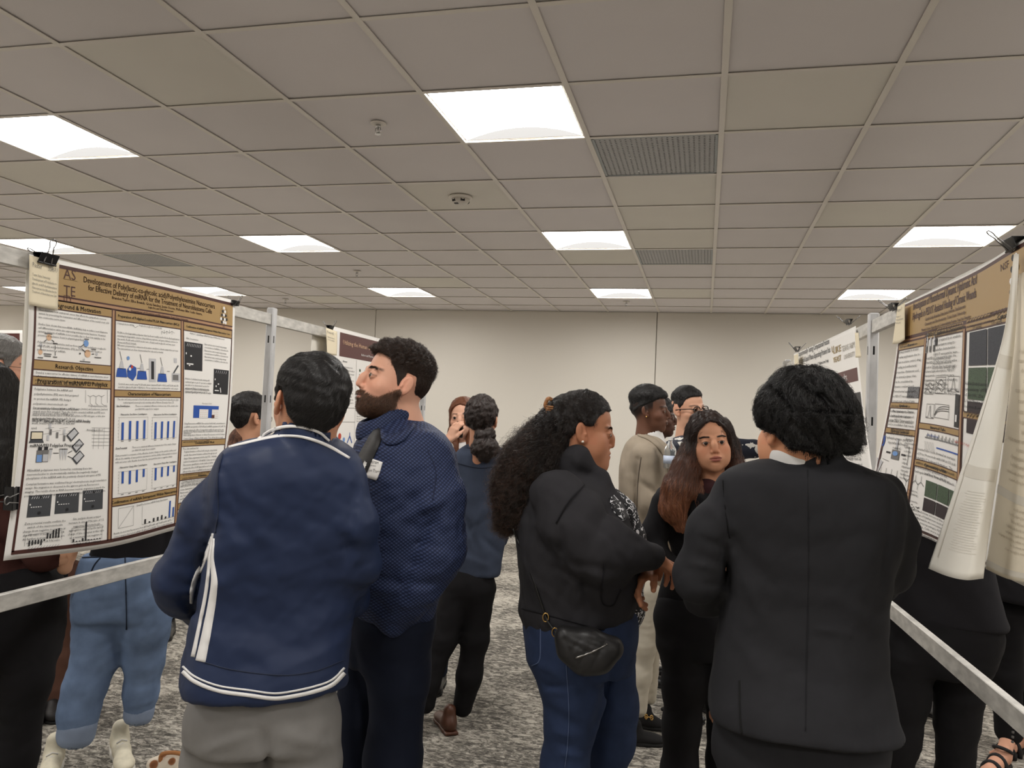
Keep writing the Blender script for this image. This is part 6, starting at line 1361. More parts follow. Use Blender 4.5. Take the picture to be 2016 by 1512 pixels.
p.ribbon(LS, [(1112,1262),(1116,1330),(1120,1400),(1117,1470),(1112,1511)], 1.5, m_stitch, 'stitching', lo_, across=2); p.ribbon(LS, [(1028,1212),(1042,1218),(1062,1217),(1064,1260),(1062,1300),(1047,1311)], 1.5, m_stitch, 'pocket_stitching', lo_, across=2)
for px, dd in ((1083,-.08),(1158,.1)): shoe(p, floorpt(px-12, 2.35+dd, 1830), floorpt(px+130, 2.35+dd, 1830), m_whitec, m_whitec)
p.finish()
# her bag
bagc = W(1160,1284,2.10); t = empty('crossbody_bag', tuple(bagc), label='black quilted crescent bag hanging on a thin strap at the hip of the hoodie woman', cat='bag')
Q = Sdf(); pp = lambda x, y, d=2.10: W(x, y, d)
Q.add(chain([(pp(1112,1252), .020),(pp(1122,1278), .030),(pp(1150,1300), .033),(pp(1180,1296), .034),(pp(1204,1280), .026)]), .03); Q.add(chain([(pp(1112,1252), .020),(pp(1160,1262), .030),(pp(1206,1272), .022)]), .03)
Q.disp(folds([(1110,1258,1170,1290,3,-2),(1125,1252,1190,1280,3,-2),(1145,1254,1200,1270,3,-2),(1120,1290,1140,1262,3,-2),(1140,1312,1165,1262,3,-2),(1165,1316,1190,1266,3,-2),(1105,1245,1130,1300,3,-2)]))
V, F = Q.mesh(.005); ob = link('bag_body', mesh_np('bag_body', V, F), mat('quilted_nylon', (30,29,30), .45), t)
ribbon(Q, [(1132,1296),(1165,1284),(1196,1268)], 2.1, 3, mat('zip_metal', (150,148,145), .3, metal=1.), 'zipper', t)
J2 = Sdf(); J2.ops = J.ops+LS.ops; g = hit(J2, [1010,1020,1035,1050,1063,1074,1082,1092,1102], [1040,1065,1100,1140,1180,1213,1228,1242,1252], 2.3)
MB().tube(crm(g-_f*.008, 40), .0035, 8).build('strap', m_leather, t, smooth=True)
for k in (5, 7): MB().tube([g[k]-_f*.012+_r*.008*math.cos(a)+_u*.012*math.sin(a) for a in np.linspace(0, 6.28, 13)[:-1]], .002, 6, closed=True).build('strap_ring', m_gold2, t, smooth=True)

# ---- I: man in a black suit, from behind
p = I_ = Person(1580, 1400, 1.9, 'broad man in black suit with thick wavy black hair, back to the camera'); tone = (205,146,112)
H = Head((1570, 846, 1.9), 38, 0, 0, .98, jaw=1.1, full=.006, wide=1.04, ears=.9)
S = Sdf(); S.add(H.prim(), .01); S.add(chain([(H.wld((0,-.015,-.05)), .062), (p.w(1582,925,.0), .075)]), .03); S.add(ell(p.w(1585,985,0), (.10,.06,.06)), .04)
p.skin(S, .0034, lambda V: skin_cols(H, V, tone, (150,90,80), (20,16,14))); eyes(H, p.root)
p.core(tone, [(1585,1000,0,44),(1580,1420,0,52)], [[(1455,985,0,28),(1375,1135,.02,28),(1410,1170,.22,22)],[(1735,985,0,28),(1758,1120,.03,26),(1730,1150,.24,20)],[(1500,1450,0,50),(1490,1750,0,38),(1478,2080,0,26)],[(1650,1450,0,50),(1640,1750,0,38),(1630,2080,0,26)]])
TI = hairline([(0,.060),(40,.055),(60,.030),(78,-.004),(92,-.012),(105,-.018),(125,-.045),(180,-.058)], lambda q, az: .016+.018*sst((q[:,2]+.03)/.09)*sst((az-30)/60)+.012*sst((az-110)/40)*(q[:,2] < .04), fade=.02)
hd = Sdf(); hd.add(H.hairprim(TI, .02), .01); hd.add(p.chain([(1640,815,0,40),(1652,850,-.02,34),(1668,872,-.02,16)], .03), .03)
hd.disp(folds([(1560,740,1640,800,7,-6),(1540,770,1600,860,7,-6),(1600,750,1660,840,7,-5),(1560,830,1620,880,7,-6),(1620,800,1650,880,7,-5),(1520,760,1560,790,6,-4),(1575,770,1625,840,8,6),(1640,830,1680,870,7,5)])); hd.disp(wrinkle(48, .0035, 31, (1,1,.7), 3))
o, V = p.part('hair', hd, .0048, m_hairk); q = H.loc(V.astype(f32)); hmI = hairmat('strand_jet', (9,9,10), (30,28,28), .3); px_, py_, _ = PX(V)
sd = seeds_on(V, 8000, (TI(q) > .01) | (px_ > 1640), 3); strand_set('hair_strands', comb(hd, sd, crown_flow(H, (0,-.04,.12)), .075, 14, (.001,.010), .20, 4, curl=.004, cfreq=70), .00042, hmI, o)
sd = seeds_on(V, 900, (px_ > 1640) & (py_ > 830), 3); strand_set('hair_tips', comb(hd, sd, lambda P: (np.tile(_r*.9-_u*.5, (len(P),1))).astype(f32), .045, 10, (.002,.022), .35, 5, curl=.004, cfreq=90), .00040, hmI, o)
J = Sdf(); J.add(loft([(902,1520,1660),(912,1488,1690),(925,1455,1722),(945,1428,1748),(990,1414,1763),(1060,1418,1762),(1140,1425,1745),(1220,1424,1734),(1300,1412,1738,-.0,.64),(1380,1402,1750,-.02,.7),(1425,1400,1762,-.03,.72)], 1.9, 10, .58, 2.6, .012), .02)
J.add(p.chain([(1448,968,0,42),(1402,1050,0,44),(1374,1135,.02,43),(1390,1172,.16,36),(1430,1185,.28,30)], .05), .03); J.add(p.chain([(1738,970,0,40),(1758,1050,0,38),(1752,1120,.03,37),(1735,1150,.16,30),(1700,1160,.28,28)], .05), .03)
CA, CB = p.w(1590,945,0), p.w(1585,903,0); J.add(cap(CA, CB, .098, .079), .02); J.sub(cap(CB+(CB-CA)*.05, CB+(CB-CA)*2, .072, .072), .006)
J.disp(folds([(1420,950,1440,1060,6,-6),(1425,1060,1440,1180,8,-8),(1440,1060,1520,1150,12,-4),(1440,1100,1500,1210,12,4),(1400,1000,1440,1040,10,4),(1380,1060,1430,1080,8,-4),(1360,1110,1420,1120,9,4),(1385,1150,1425,1150,8,-4),(1755,960,1745,1080,6,-5),(1740,1080,1735,1160,8,-6),(1590,930,1592,1400,3,-.8),(1610,1240,1680,1250,6,3),(1450,1250,1500,1330,14,3),(1650,1180,1720,1230,16,3),(1520,1180,1640,1210,24,-3),(1560,1300,1540,1400,16,-3),(1650,1300,1670,1400,18,3),(1470,930,1560,960,20,2)])); J.disp(wrinkle(10, .0032, 33, (1,1,.8), 2)); J.disp(wrinkle(26, .0022, 34, (1,1,.9), 2))
oj, _ = p.part('suit_jacket', J, .0078, m_black)
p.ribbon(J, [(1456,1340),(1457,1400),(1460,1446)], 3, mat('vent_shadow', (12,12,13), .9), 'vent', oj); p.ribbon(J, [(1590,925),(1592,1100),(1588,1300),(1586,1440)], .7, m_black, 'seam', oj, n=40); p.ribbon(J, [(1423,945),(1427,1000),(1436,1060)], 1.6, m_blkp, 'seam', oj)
W2 = Sdf(); W2.add(cap(p.w(1580,925,0), p.w(1572,893,0), .0775, .0765), .01); W2.sub(cap(p.w(1582,925,0), p.w(1560,840,0), .068, .068), .004); W2.sub(ell(p.w(1630,900,-.06), (.055,.07,.06)), .004); p.part('shirt_collar', W2, .004, m_whitec)
legs(p, [(1385,1425,1725),(1430,1410,1738),(1470,1406,1736),(1510,1408,1732)], [[(1490,1480,0,76),(1484,1700,0,62),(1474,2100,.0,44)],[(1652,1480,0,76),(1646,1700,0,62),(1636,2100,0,44)]], .03, 0, .72, .012, m_black, fl=[(1571,1460,1570,1512,8,-8),(1440,1470,1450,1512,10,3)])
for px in (1480, 1640): shoe(p, floorpt(px, 1.84, 2100), floorpt(px+4, 2.13, 2100), m_leather, m_rub)
p.finish()

# ---- H: woman facing the camera
p = H_ = Person(1380, 1400, 2.95, 'young woman in black suit with long auburn-tipped hair, looking at the camera'); tone = (206,150,118)
H = Head((1396, 872, 2.95), -168, 4, 7, .91, True, wide=1.06, jaw=1.02, full=.003, lips=1.35, nose=.8, eye=1.12)
S = Sdf(); S.add(H.prim(), .01); S.add(chain([(H.wld((0,-.02,-.05)), .050), (p.w(1398,960,.02), .060)]), .025); S.add(ell(p.w(1392,985,0.02), (.13,.06,.05)), .04)
p.skin(S, .0022, lambda V: skin_cols(H, V, tone, (168,98,88), (44,30,26), flush=.13)); eyes(H, p.root, (44,28,20), (-2, -5)); brows(H, S, p.root, hairmat('strand_brow', (28,20,18), (50,36,30)), 170, .8)
p.core(tone, [(1385,1010,0,36),(1370,1200,0,40)], [[(1305,1000,-.02,18),(1284,1062,-.02,17),(1345,1130,-.12,13)],[(1455,1000,0,18),(1465,1070,0,16),(1430,1130,-.1,13)],[(1345,1260,0,30),(1342,1400,0,24),(1332,1620,0,16)],[(1405,1260,0,30),(1415,1400,0,24),(1410,1620,0,16)]])
p.skin(hand_pts(p.w(1355,1136,-.14), _r, -_u, .85, (15,20,15)), .004, tone)
TH = hairline([(0,.082),(14,.078),(30,.060),(46,.030),(58,-.01),(70,-.06),(84,-.10),(180,-.12)], .011, fade=.02)
hd = Sdf(); hd.add(H.hairprim(TH), .01)
LC = [(1377,844,.02,14),(1362,885,.0,17),(1349,925,-.04,22),(1333,965,-.07,26),(1324,1000,-.08,22),(1341,1035,-.09,12)]; RC = [(1423,842,.02,13),(1438,880,.03,15),(1449,920,.0,15),(1456,960,-.02,15),(1450,1010,-.05,10)]
hd.add(p.chain(LC, .03), .02); hd.add(p.chain([(1350,900,.0,18),(1368,960,-.05,14),(1382,1000,-.08,9)], .02), .015); hd.add(p.chain(RC, .03), .02); hd.sub(H.prim(), .006)
hd.disp(wrinkle(34, .0045, 41, (1.5,1.5,.35), 3))
nz = []
def auburn(V):
    z = V[:,2]; t = np.clip((1.50-z)/.28, 0, 1)[:,None]; return np.array(lin((38,26,22))[:3])*(1-t)+np.array(lin((138,84,58))[:3])*t
V, F = hd.mesh(.0045); m_hh = mat('hair_auburn_base', (60,40,32), .5, attr='Col', bump=(200,.5,.002,(1,1,.15))); o = link('hair', mesh_np('hair', V, F, True, auburn(V)), m_hh, p.root)
px_, py_, _ = PX(V); q = H.loc(V.astype(f32)); cl = np.array([p.w(*a[:3]) for a in LC]); crr = np.array([p.w(*a[:3]) for a in RC])
def hflow(P):
    x, y = pxs(P); out = np.zeros_like(P)
    for c, mk in ((cl, x < 1402), (crr, x >= 1402)):
        i = np.clip(((P[:,None,2]-c[None,:,2].astype(f32))**2).argmin(1), 0, len(c)-2); out[mk] = ((c[i+1]-c[i])/.09)[mk]
    top = H.loc(P)[:,2] > .04; sg = np.where(x < 1402, -1, 1)[:,None]; out[top] = (sg*_r*1.0-_u*.5)[top]; return out.astype(f32)
for lo_z, hi_z, nm, c0, c1, k in ((1.50,9,'root',(26,18,16),(66,44,34),1), (1.36,1.52,'mid',(58,36,27),(120,72,48),2), (0,1.38,'tip',(104,62,42),(176,116,80),3)):
    mk = (V[:,2] > lo_z) & (V[:,2] < hi_z) & ~((q[:,1] > .070) & (q[:,2] < .090) & (np.abs(q[:,0]) < .062)); 
    sd = seeds_on(V, 3200, mk, k); strand_set('hair_strands', comb(hd, sd, hflow, .085, 12, (.0005,.006), .16, 40+k, curl=.003, cfreq=60), .00048, hairmat('strand_auburn_'+nm, c0, c1), o)
MB().tube([H.wld((.080+.001*math.cos(a), -.004+.011*math.cos(a), -.046+.013*math.sin(a))) for a in np.linspace(0, 6.28, 17)[:-1]], .0016, 6, closed=True).build('hoop_earring', m_gold2, p.root, smooth=True)
J = Sdf(); J.add(loft([(948,1345,1450),(958,1312,1462),(978,1292,1474),(1030,1298,1462),(1085,1318,1445),(1140,1306,1440),(1200,1290,1440)], 2.95, 170, .60, 2.3, .012), .02)
J.add(p.chain([(1306,990,-.0,24),(1288,1050,-.01,23),(1300,1095,-.06,21),(1350,1135,-.14,16)], .04), .018); J.add(p.chain([(1458,990,0,24),(1470,1060,0,22),(1445,1130,-.1,16)], .04), .018)
J.sub(chain([(p.w(1392,985,-.13), .020),(p.w(1394,950,-.10), .040),(p.w(1396,920,-.06), .055)]), .01)
J.disp(folds([(1340,1090,1400,1120,8,-3),(1310,1060,1330,1110,5,-6),(1330,1150,1420,1150,9,3),(1300,1180,1400,1200,9,-3),(1290,1010,1310,1040,7,3),(1345,990,1360,1100,6,-3)])); oj, _ = p.part('blazer', J, .0065, m_blkp)
B2 = Sdf(); B2.add(p.chain([(1390,1010,-.06,18),(1392,968,-.03,26)], .03), .02); p.part('maroon_top', B2, .007, cloth('maroon_knit', (58,34,36), .9))
legs(p, [(1175,1300,1438),(1215,1288,1442),(1260,1292,1444),(1290,1296,1444)], [[(1343,1270,-.0,46),(1346,1350,0,39),(1342,1430,0,34),(1338,1520,0,33),(1330,1640,0,27)],[(1412,1270,.0,42),(1424,1360,.02,34),(1424,1500,.02,31),(1416,1640,.02,25)]], .02, 170, .7, .009, m_blkp, fl=[(1310,1340,1375,1350,8,3),(1320,1400,1370,1390,6,-2)])
for px in (1330, 1414): shoe(p, floorpt(px, 3.0, 1640), floorpt(px-4, 2.76, 1640), m_leather, m_rub)
p.finish()
# ---- the people farther off and those behind the frames
SH = hairline(SHORT, lambda q, az: .003+.012*sst((q[:,2]-.02)/.06))
def figure(label, px, d, psi, ht, tone, top, pant, shoem, head=None, hairT=SH, haircol=((18,16,16),(48,44,42)), hmat=None, torso=None, arms=None, legc=None, feet=None, pelvis=None, hcut=None, seed=1, fem=False, topn='shirt', tres=.010, hres=.004, strands=1800, hands=True, flw=None, extra=None, sole=None, tfold=None, ofs=(0,0), headkw={}, curl=0., stl=.02, lr=1., topk=.03, trho=.6, brow=None, shoekw={}, armless=False, fade=None):
    """a standing figure; anything not measured from the photo follows human proportions"""
    b = W(px, 900, d); p = Person(px, 900, d, label); e1, e2 = axes_at(px, 900, psi); z = np.array([0,0,1.]); g = lambda x, y, h: p.base+e1*x+e2*y+z*h*ht
    if head: H = Head((head[0], head[1], head[2] if len(head) > 2 else d), *(head[3:] if len(head) > 3 else (psi,)), **dict(fem=fem, **headkw))
    else:
        c = g(0, .02, .935); q = PX(c); H = Head((q[0], q[1], q[2]), psi, 0, 0, ht/1.76, fem)
    nb = H.c-z*.20+e2*-.02
    S = Sdf(); S.add(H.prim(), .01); S.add(chain([(H.wld((0,-.018,-.05)), .050*H.sc), (nb, .058)]), .025)
    p.skin(S, hres, lambda V: skin_cols(H, V, tone, tuple(int(c*.72) for c in tone), brow or (34,26,22), fade, haircol[0])); eyes(H, p.root)
    sh = [g(s*.17, 0, .81) for s in (-1, 1)]
    A = arms if arms is not None else [[(g(s*.175,0,.805), .050),(g(s*.215,-.02,.63), .043),(g(s*.215,.05,.49), .032)] for s in (-1, 1)]
    A = [[(p.w(*q[:3]), p.r(q[3])) if len(q) == 4 else q for q in a] for a in A]
    Lg = legc if legc is not None else [[(g(s*.085,0,.50), .082*lr),(g(s*.09,.01,.28), .060*lr),(g(s*.09,-.01,.055), .045*lr)] for s in (-1, 1)]
    Lg = [[(p.w(*q[:3]), p.r(q[3])) if len(q) == 4 else q for q in a] for a in Lg]
    T2 = torso if torso is not None else None
    cz = (lambda v: (v[0][0]+v[-1][0])/2)
    if T2 is None: tl = loftw([[p.base[2]+h*ht]+list((p.base+e2*yo)[:2])+[a, a*rr] for h, a, rr, yo in ((.845,.062,.9,0),(.825,.13,.62,-.01),(.80,.195,.52,-.01),(.74,.20,.58,0),(.66,.175,.64,0),(.60,.17,.66,0),(.53,.18,.66,0),(.48,.185,.66,0))], e1, e2, 2.4)
    else: tl = loft(T2, d, psi, trho, 2.4, .015)
    Tc = (tl[1]+tl[2])/2; C = Sdf(); C.add(chain([(nb-z*.05, .038), (np.array([(Lg[0][0][0][0]+Lg[1][0][0][0])/2, (Lg[0][0][0][1]+Lg[1][0][0][1])/2, Lg[0][0][0][2]]), .045)]), .02)
    for a in A+Lg: C.add(chain([(q, r*.6) for q, r in a], .02), .03)
    p.skin(C, .014, tone)
    if hands:
        for a, s_ in zip(A, (-1, 1)):
            dr = a[-1][0]-a[-2][0]; dr = dr/np.linalg.norm(dr); pn = (g(0,0,.5)-a[-1][0]); p.skin(hand_pts(a[-1][0]+dr*.03, dr, pn, .92, (25,35,25), 4, side=-s_), .0045, tone)
    J = Sdf(); J.add(tl, .02)
    if not armless:
        for a in A: J.add(chain(a, .04), topk)
    J.disp(wrinkle(15, .0017, seed, (1,1,1), 2))
    if tfold: J.disp(folds(tfold))
    if extra: extra(p, J, H)
    oj, _ = p.part(topn, J, tres, top); p.J = J; p.oj = oj; p.H = H
    S2 = Sdf()
    if pelvis: S2.add(loft(pelvis, d, psi, .7, 2.3), .02)
    else:
        hc = (Lg[0][0][0]+Lg[1][0][0])/2; w_ = np.linalg.norm((Lg[0][0][0]-Lg[1][0][0])[:2])/2+Lg[0][0][1]*.9; S2.add(ell(hc+z*.03, (w_, w_*.72, .12), np.stack([e1, e2, z], 1)), .03)
    for a in Lg: S2.add(chain(a, .04), .035)
    S2.disp(wrinkle(18, .0015, seed+7, (1,1,1.5), 2)); p.part('trousers', S2, tres, pant); p.S2 = S2
    hd = Sdf(); hd.add(H.hairprim(hairT), .01)
    if hcut: hcut(p, hd, H)
    hd.disp(wrinkle(60, .0025, seed+3, (1,1,.6), 2)); o, V = p.part('hair', hd, hres+.001, hmat or m_hairk)
    if strands: sd = seeds_on(V, strands, np.ones(len(V), bool) if hcut else hairT(H.loc(V.astype(f32))) > .004, seed); strand_set('hair_strands', comb(hd, sd, flw or down_flow(H, .3), stl, 6, (.0005,.003), .25, seed, curl=curl, cfreq=180), .0004, hairmat('strand_%d_%d' % (haircol[0][0], haircol[1][0]), *haircol), o)
    for i, a in enumerate(Lg):
        if shoem is None: continue
        if feet: h_, t_ = (floorpt(*feet[i][0]), floorpt(*feet[i][1]))
        else: f0 = np.array([a[-1][0][0], a[-1][0][1], 0]); h_, t_ = f0-e2*.07, f0+e2*.19
        shoe(p, h_, t_, shoem, sole or m_rub, **shoekw)
    p.finish(); return p
m_denim2 = cloth('dark_denim_shirt', (66,74,92), .85, 1300, .3, .14); m_darkj = cloth('dark_jeans', (36,42,56), .85)
# C: low bun, denim shirt, black trousers, seen from behind
def bun(p, hd, H):
    for x, y, r, dd in ((946,858,13,-.09),(962,855,13,-.09),(945,882,18,-.10),(964,882,19,-.11),(955,896,14,-.10),(950,868,12,-.10)): hd.add(ell(p.w(x, y, dd), np.full(3, p.r(r))), .012)
    hd.disp(wrinkle(110, .004, 61, (1,1,1), 2))
TC = hairline([(0,.07),(60,.04),(80,0),(100,-.03),(180,-.07)], .010)
p = figure('person with a dark low bun in washed denim shirt and black trousers, seen from behind', 925, 3.98, -8, 1.70, (206,150,120), m_denim2, m_blkp, m_brleather, head=(948,826,3.98,-14,-2,0,.96), hairT=TC, haircol=((24,18,17),(66,44,36)), hmat=m_hairb,
    torso=[(872,928,966),(882,910,990),(900,896,1002),(950,889,1006),(1020,886,1001),(1080,884,992),(1133,884,984)], arms=[[(905,915,0,19),(897,1000,.02,18),(900,1060,.14,14)],[(990,918,0,19),(999,1000,.02,18),(985,1065,.16,14)]],
    legc=[[(900,1160,0,31),(870,1262,-.05,25),(843,1345,-.1,21),(838,1385,-.12,18)],[(945,1160,0,30),(935,1255,0,26),(924,1330,0,24),(911,1392,0,19)]], feet=[((838,3.88),(815,4.10)),((914,3.93),(888,4.15))], hcut=bun, hands=False, strands=3500, stl=.03, hres=.0035, sole=m_brleather,
    tfold=[(905,1000,940,1080,5,-5),(960,980,930,1060,6,4),(950,1060,985,1090,6,-5),(930,1040,980,1010,7,-4),(895,960,905,1030,5,-5),(900,1090,970,1120,7,3)])
p.ribbon(p.J, [(921,880),(950,893),(975,886)], 3, m_denim2, 'collar', p.oj, off=.006); p.ribbon(p.J, [(900,912),(945,922),(992,915)], 1.5, m_darkj, 'yoke_seam', p.oj)
# D: red hair, hand at the mouth
def dhair(p, hd, H):
    for s_ in (0, 1): hd.add(p.chain([((896,925)[s_],812,0,9),((893,928)[s_],850,-.03,10),((896,926)[s_],890,-.06,10)], .02), .01)
    hd.sub(ell(H.wld((0,.10,-.03)), (.075,.05,.085)), .01)
TD = hairline([(0,.08),(20,.07),(45,.03),(60,-.03),(80,-.08),(180,-.12)], .010)
p = figure('red-haired woman in white top, hand raised to her mouth, half hidden behind the low bun', 915, 4.6, 172, 1.68, (226,176,150), m_whitec, m_darkj, m_leather, head=(911,822,4.6,168,0,3,.95), hairT=TD, haircol=((96,56,34),(156,98,62)), hmat=mat('hair_base_red', (104,62,40), .6), hcut=dhair, fem=True, arms=[[(938,905,0,16),(960,970,0,14),(940,960,-.2,11)],[(892,905,0,16),(876,955,-.05,14),(883,880,-.20,10)]], hands=False, strands=1500, stl=.04, topn='blouse')
p2 = Person.__new__(Person); g2 = MB()
Hs = hand_pts(W(881,868,4.38), W(893,846,4.38)-W(881,868,4.38), _r*.7+_f*.6, .9, (15,35,25), 4, (30,25), -1); V, F = Hs.mesh(.004)
me = p.root.data; link('hand', mesh_np('hand', V, F, True, np.tile(np.array(lin((226,176,150))[:3]), (len(V),1))), m_skin, p.root)
ph = empty('phone', tuple(W(905,842,4.40)), label='small dark phone held at the red-haired woman\'s mouth', cat='phone'); MB().box(W(905,846,4.42), (.020,.006,.045), bev=.004).build('phone_body', m_dk, ph); MB().box(W(905,846,4.42)-_f*.0065, (.016,.0005,.036)).build('screen', mat('screen_black', (12,12,14), .1), ph)
# F: beige blazer, profile to the right
TF = hairline([(0,.070),(30,.070),(50,.060),(62,.046),(80,.034),(120,.010),(150,-.020),(180,-.030)], lambda q, az: .002+.022*sst((q[:,2]-.030)/.065), fade=.02)
m_beige = cloth('beige_linen', (152,140,124), .9, 900, .4, .08); m_crm = cloth('cream_chino', (206,198,182), .85); m_bt0 = cloth('blazer_seam', (96,86,76), .9); m_suede = mat('black_suede', (22,21,22), .9)
p = figure('young man in beige blazer and cream trousers with black loafers, in profile', 1270, 4.03, -96, 1.75, (104,70,54), m_beige, m_crm, m_suede, head=(1280,808,4.03,-98,0,0,.93), hairT=TF, haircol=((12,11,11),(32,28,27)), headkw=dict(lips=1.3, nose=1.0), tres=.0065, fade=lambda q: sst((q[:,2]+.03+.0006*(az_of(q)-80))/.05)*(az_of(q) > 62)*(np.abs(q[:,0]) < .088)*.9, torso=[(856,1252,1296),(866,1240,1306),(884,1228,1318),(930,1219,1326),(1000,1222,1326),(1060,1228,1324),(1150,1232,1320)], trho=.9,
    arms=[[(1258,905,.13,20),(1275,1000,.15,18),(1300,1060,.1,14)],[(1268,898,-.13,24),(1276,990,-.15,21),(1300,1075,-.13,17)]], legc=[[(1282,1160,.08,24),(1284,1260,.08,18),(1279,1372,.08,14)],[(1272,1165,-.08,27),(1270,1270,-.08,21),(1263,1330,-.08,17),(1258,1396,-.08,15)]], feet=[((1270,4.16),(1330,4.12)),((1250,3.93),(1330,3.93))], hands=False, stl=.008, curl=.002, hres=.0032, strands=3000, topn='blazer', shoekw=dict(h=.062), brow=(16,12,12),
    tfold=[(1256,905,1252,1080,6,-9),(1300,890,1300,960,6,-7),(1290,980,1312,1000,6,6),(1280,1010,1315,1030,6,-7),(1235,940,1240,1080,7,5),(1262,950,1290,970,6,-5)])
p.ribbon(p.J, [(1256,856),(1280,864),(1300,882),(1313,905),(1320,940)], [5,9,9,8,5], m_beige, 'lapel', p.oj, off=.006); p.ribbon(p.J, [(1262,900),(1256,950),(1254,1010)], 1.4, m_bt0, 'seam', p.oj)
W2 = Sdf(); W2.add(cap(p.w(1286,876,0), p.w(1282,858,0), .066, .060), .01); W2.sub(cap(p.w(1284,880,0), p.w(1276,820,0), .053, .053), .004); p2_, _ = p.part('shirt_collar', W2, .004, m_whitec)
MB().tube([W(1272,1411,3.87)+_u*.012*math.sin(a)+_r*.006*math.cos(a) for a in np.linspace(0, 6.2, 10)], .003, 6).tube([W(1283,1413,3.87)+_u*.012*math.sin(a)+_r*.006*math.cos(a) for a in np.linspace(0, 6.2, 10)], .003, 6).tube([W(1270,1411,3.87), W(1285,1413,3.87)], .003, 6).build('metal_bit', m_gold2, p.root, smooth=True)
MB().lathe(p.H.wld((.088,-.006,-.036)), [(.0005,-.005),(.004,0),(.0005,.005)], 10).build('earring', m_gold2, p.root, smooth=True)
# S: mostly hidden behind F
figure('person almost wholly hidden behind the beige blazer, only the edge of a dark head showing', 1290, 4.9, -100, 1.68, (86,58,46), m_blk2, m_darkj, m_leather, head=(1299,822,4.9,-92,0,0,.98), hairT=hairline([(0,.05),(60,.03),(90,-.02),(180,-.07)], .02), hands=False, tres=.014, strands=0)
# G: glasses, floral shirt, arm stretched out
m_flo2 = mat('navy_floral', (34,40,58), .8); nt = m_flo2.node_tree; vt = nt.nodes.new('ShaderNodeTexVoronoi'); vt.inputs['Scale'].default_value = 11; tcx = nt.nodes.new('ShaderNodeTexCoord'); nz = nt.nodes.new('ShaderNodeTexNoise'); nz.inputs['Scale'].default_value = 30; ad = nt.nodes.new('ShaderNodeMath'); ad.operation = 'ADD'; cr = nt.nodes.new('ShaderNodeValToRGB'); ml = nt.nodes.new('ShaderNodeMath'); ml.operation = 'MULTIPLY'; ml.inputs[1].default_value = .6
nt.links.new(tcx.outputs['Object'], vt.inputs['Vector']); nt.links.new(tcx.outputs['Object'], nz.inputs['Vector']); nt.links.new(nz.outputs['Fac'], ml.inputs[0]); nt.links.new(vt.outputs['Distance'], ad.inputs[0]); nt.links.new(ml.outputs[0], ad.inputs[1]); nt.links.new(ad.outputs[0], cr.inputs[0]); cr.color_ramp.interpolation = 'CONSTANT'; cr.color_ramp.elements[0].color = lin((214,212,206)); cr.color_ramp.elements[1].position = .53; cr.color_ramp.elements[1].color = lin((30,34,50)); nt.links.new(cr.outputs[0], nt.nodes['Principled BSDF'].inputs['Base Color'])
p = figure('man with black glasses in navy floral short-sleeved shirt, arm stretched towards the white logo poster', 1370, 4.4, -128, 1.80, (218,168,140), m_flo2, m_darkj, m_leather, head=(1356,805,4.4,-136,-1,5,.98), headkw=dict(nose=1.15, jaw=1.05), hairT=hairline(SHORT, lambda q, az: .002+.011*sst((q[:,2]-.04)/.06)), brow=(20,16,14),
    torso=[(858,1340,1392),(868,1322,1412),(885,1308,1436),(930,1306,1440),(1000,1308,1436),(1100,1310,1432)], arms=[[(1428,884,0,18),(1452,884,0,18),(1484,884,.0,19)],[(1322,892,-.1,17),(1318,960,-.14,15),(1330,930,-.20,11)]], hands=False, hres=.0032, strands=2500, stl=.012, topk=.02)
glasses(p.H, p.root, m_lens, hz=.0185, rim=.0027)
me = p.root.data; Q = Sdf(); Q.add(p.chain([(1470,884,0,13),(1520,879,0,13.5),(1545,876,0,10)]), .01); V, F = Q.mesh(.006); Q2 = hand_pts(W(1543,876,4.4), _r, -_u, .95, (5,8,5), 5, side=1); V2, F2 = Q2.mesh(.005); link('forearm', mesh_np('forearm', np.concatenate([V,V2]), np.concatenate([F,F2+len(V)]), True, np.tile(np.array(lin((218,168,140))[:3]), (len(V)+len(V2),1))), m_skin, p.root)
bt = empty('water_bottle', tuple(W(1319,890,3.84)), label='clear plastic water bottle held beside the beige blazer', cat='bottle'); bc = W(1319,892,3.84)
MB().lathe(bc, [(.010,.062),(.010,.052),(.014,.044),(.028,.022),(.031,.008),(.0295,.0),(.031,-.010),(.031,-.07),(.028,-.075)], 20).build('bottle_body', mat('clear_plastic', (235,240,242), .08, trans=.85, ior=1.2), bt, smooth=True); MB().lathe(bc+[0,0,.062], [(.012,0),(.012,.014),(.001,.015)], 16).build('cap', m_whitec, bt); MB().lathe(bc, [(.0316,-.012),(.0316,-.05)], 20).build('label_band', mat('label_pale_blue', (196,206,226), .5), bt, smooth=True)
# J: glasses, dark hair, behind the navy jacket
m_aztec = mat('brown_patterned_scarf', (92,62,48), .9, vary=(60,.6,2))
def jcol(p, J, H): J.add(cap(p.w(478,890,0), p.w(480,866,0), .088, .075), .03)
p = figure('man with glasses and greying short hair beyond the navy jacket, brown patterned collar', 482, 4.1, -58, 1.64, (206,154,124), m_aztec, m_darkj, m_leather, head=(493,822,4.1,-58,-2,0,.97), hairT=hairline(SHORT, lambda q, az: .008+.012*sst((q[:,2]-.02)/.05)), haircol=((20,19,19),(78,74,72)), extra=jcol, hands=False, hres=.0034, strands=3000, stl=.025, flw=None)
glasses(p.H, p.root, m_lens, half=.026, hz=.015, rim=.0012)
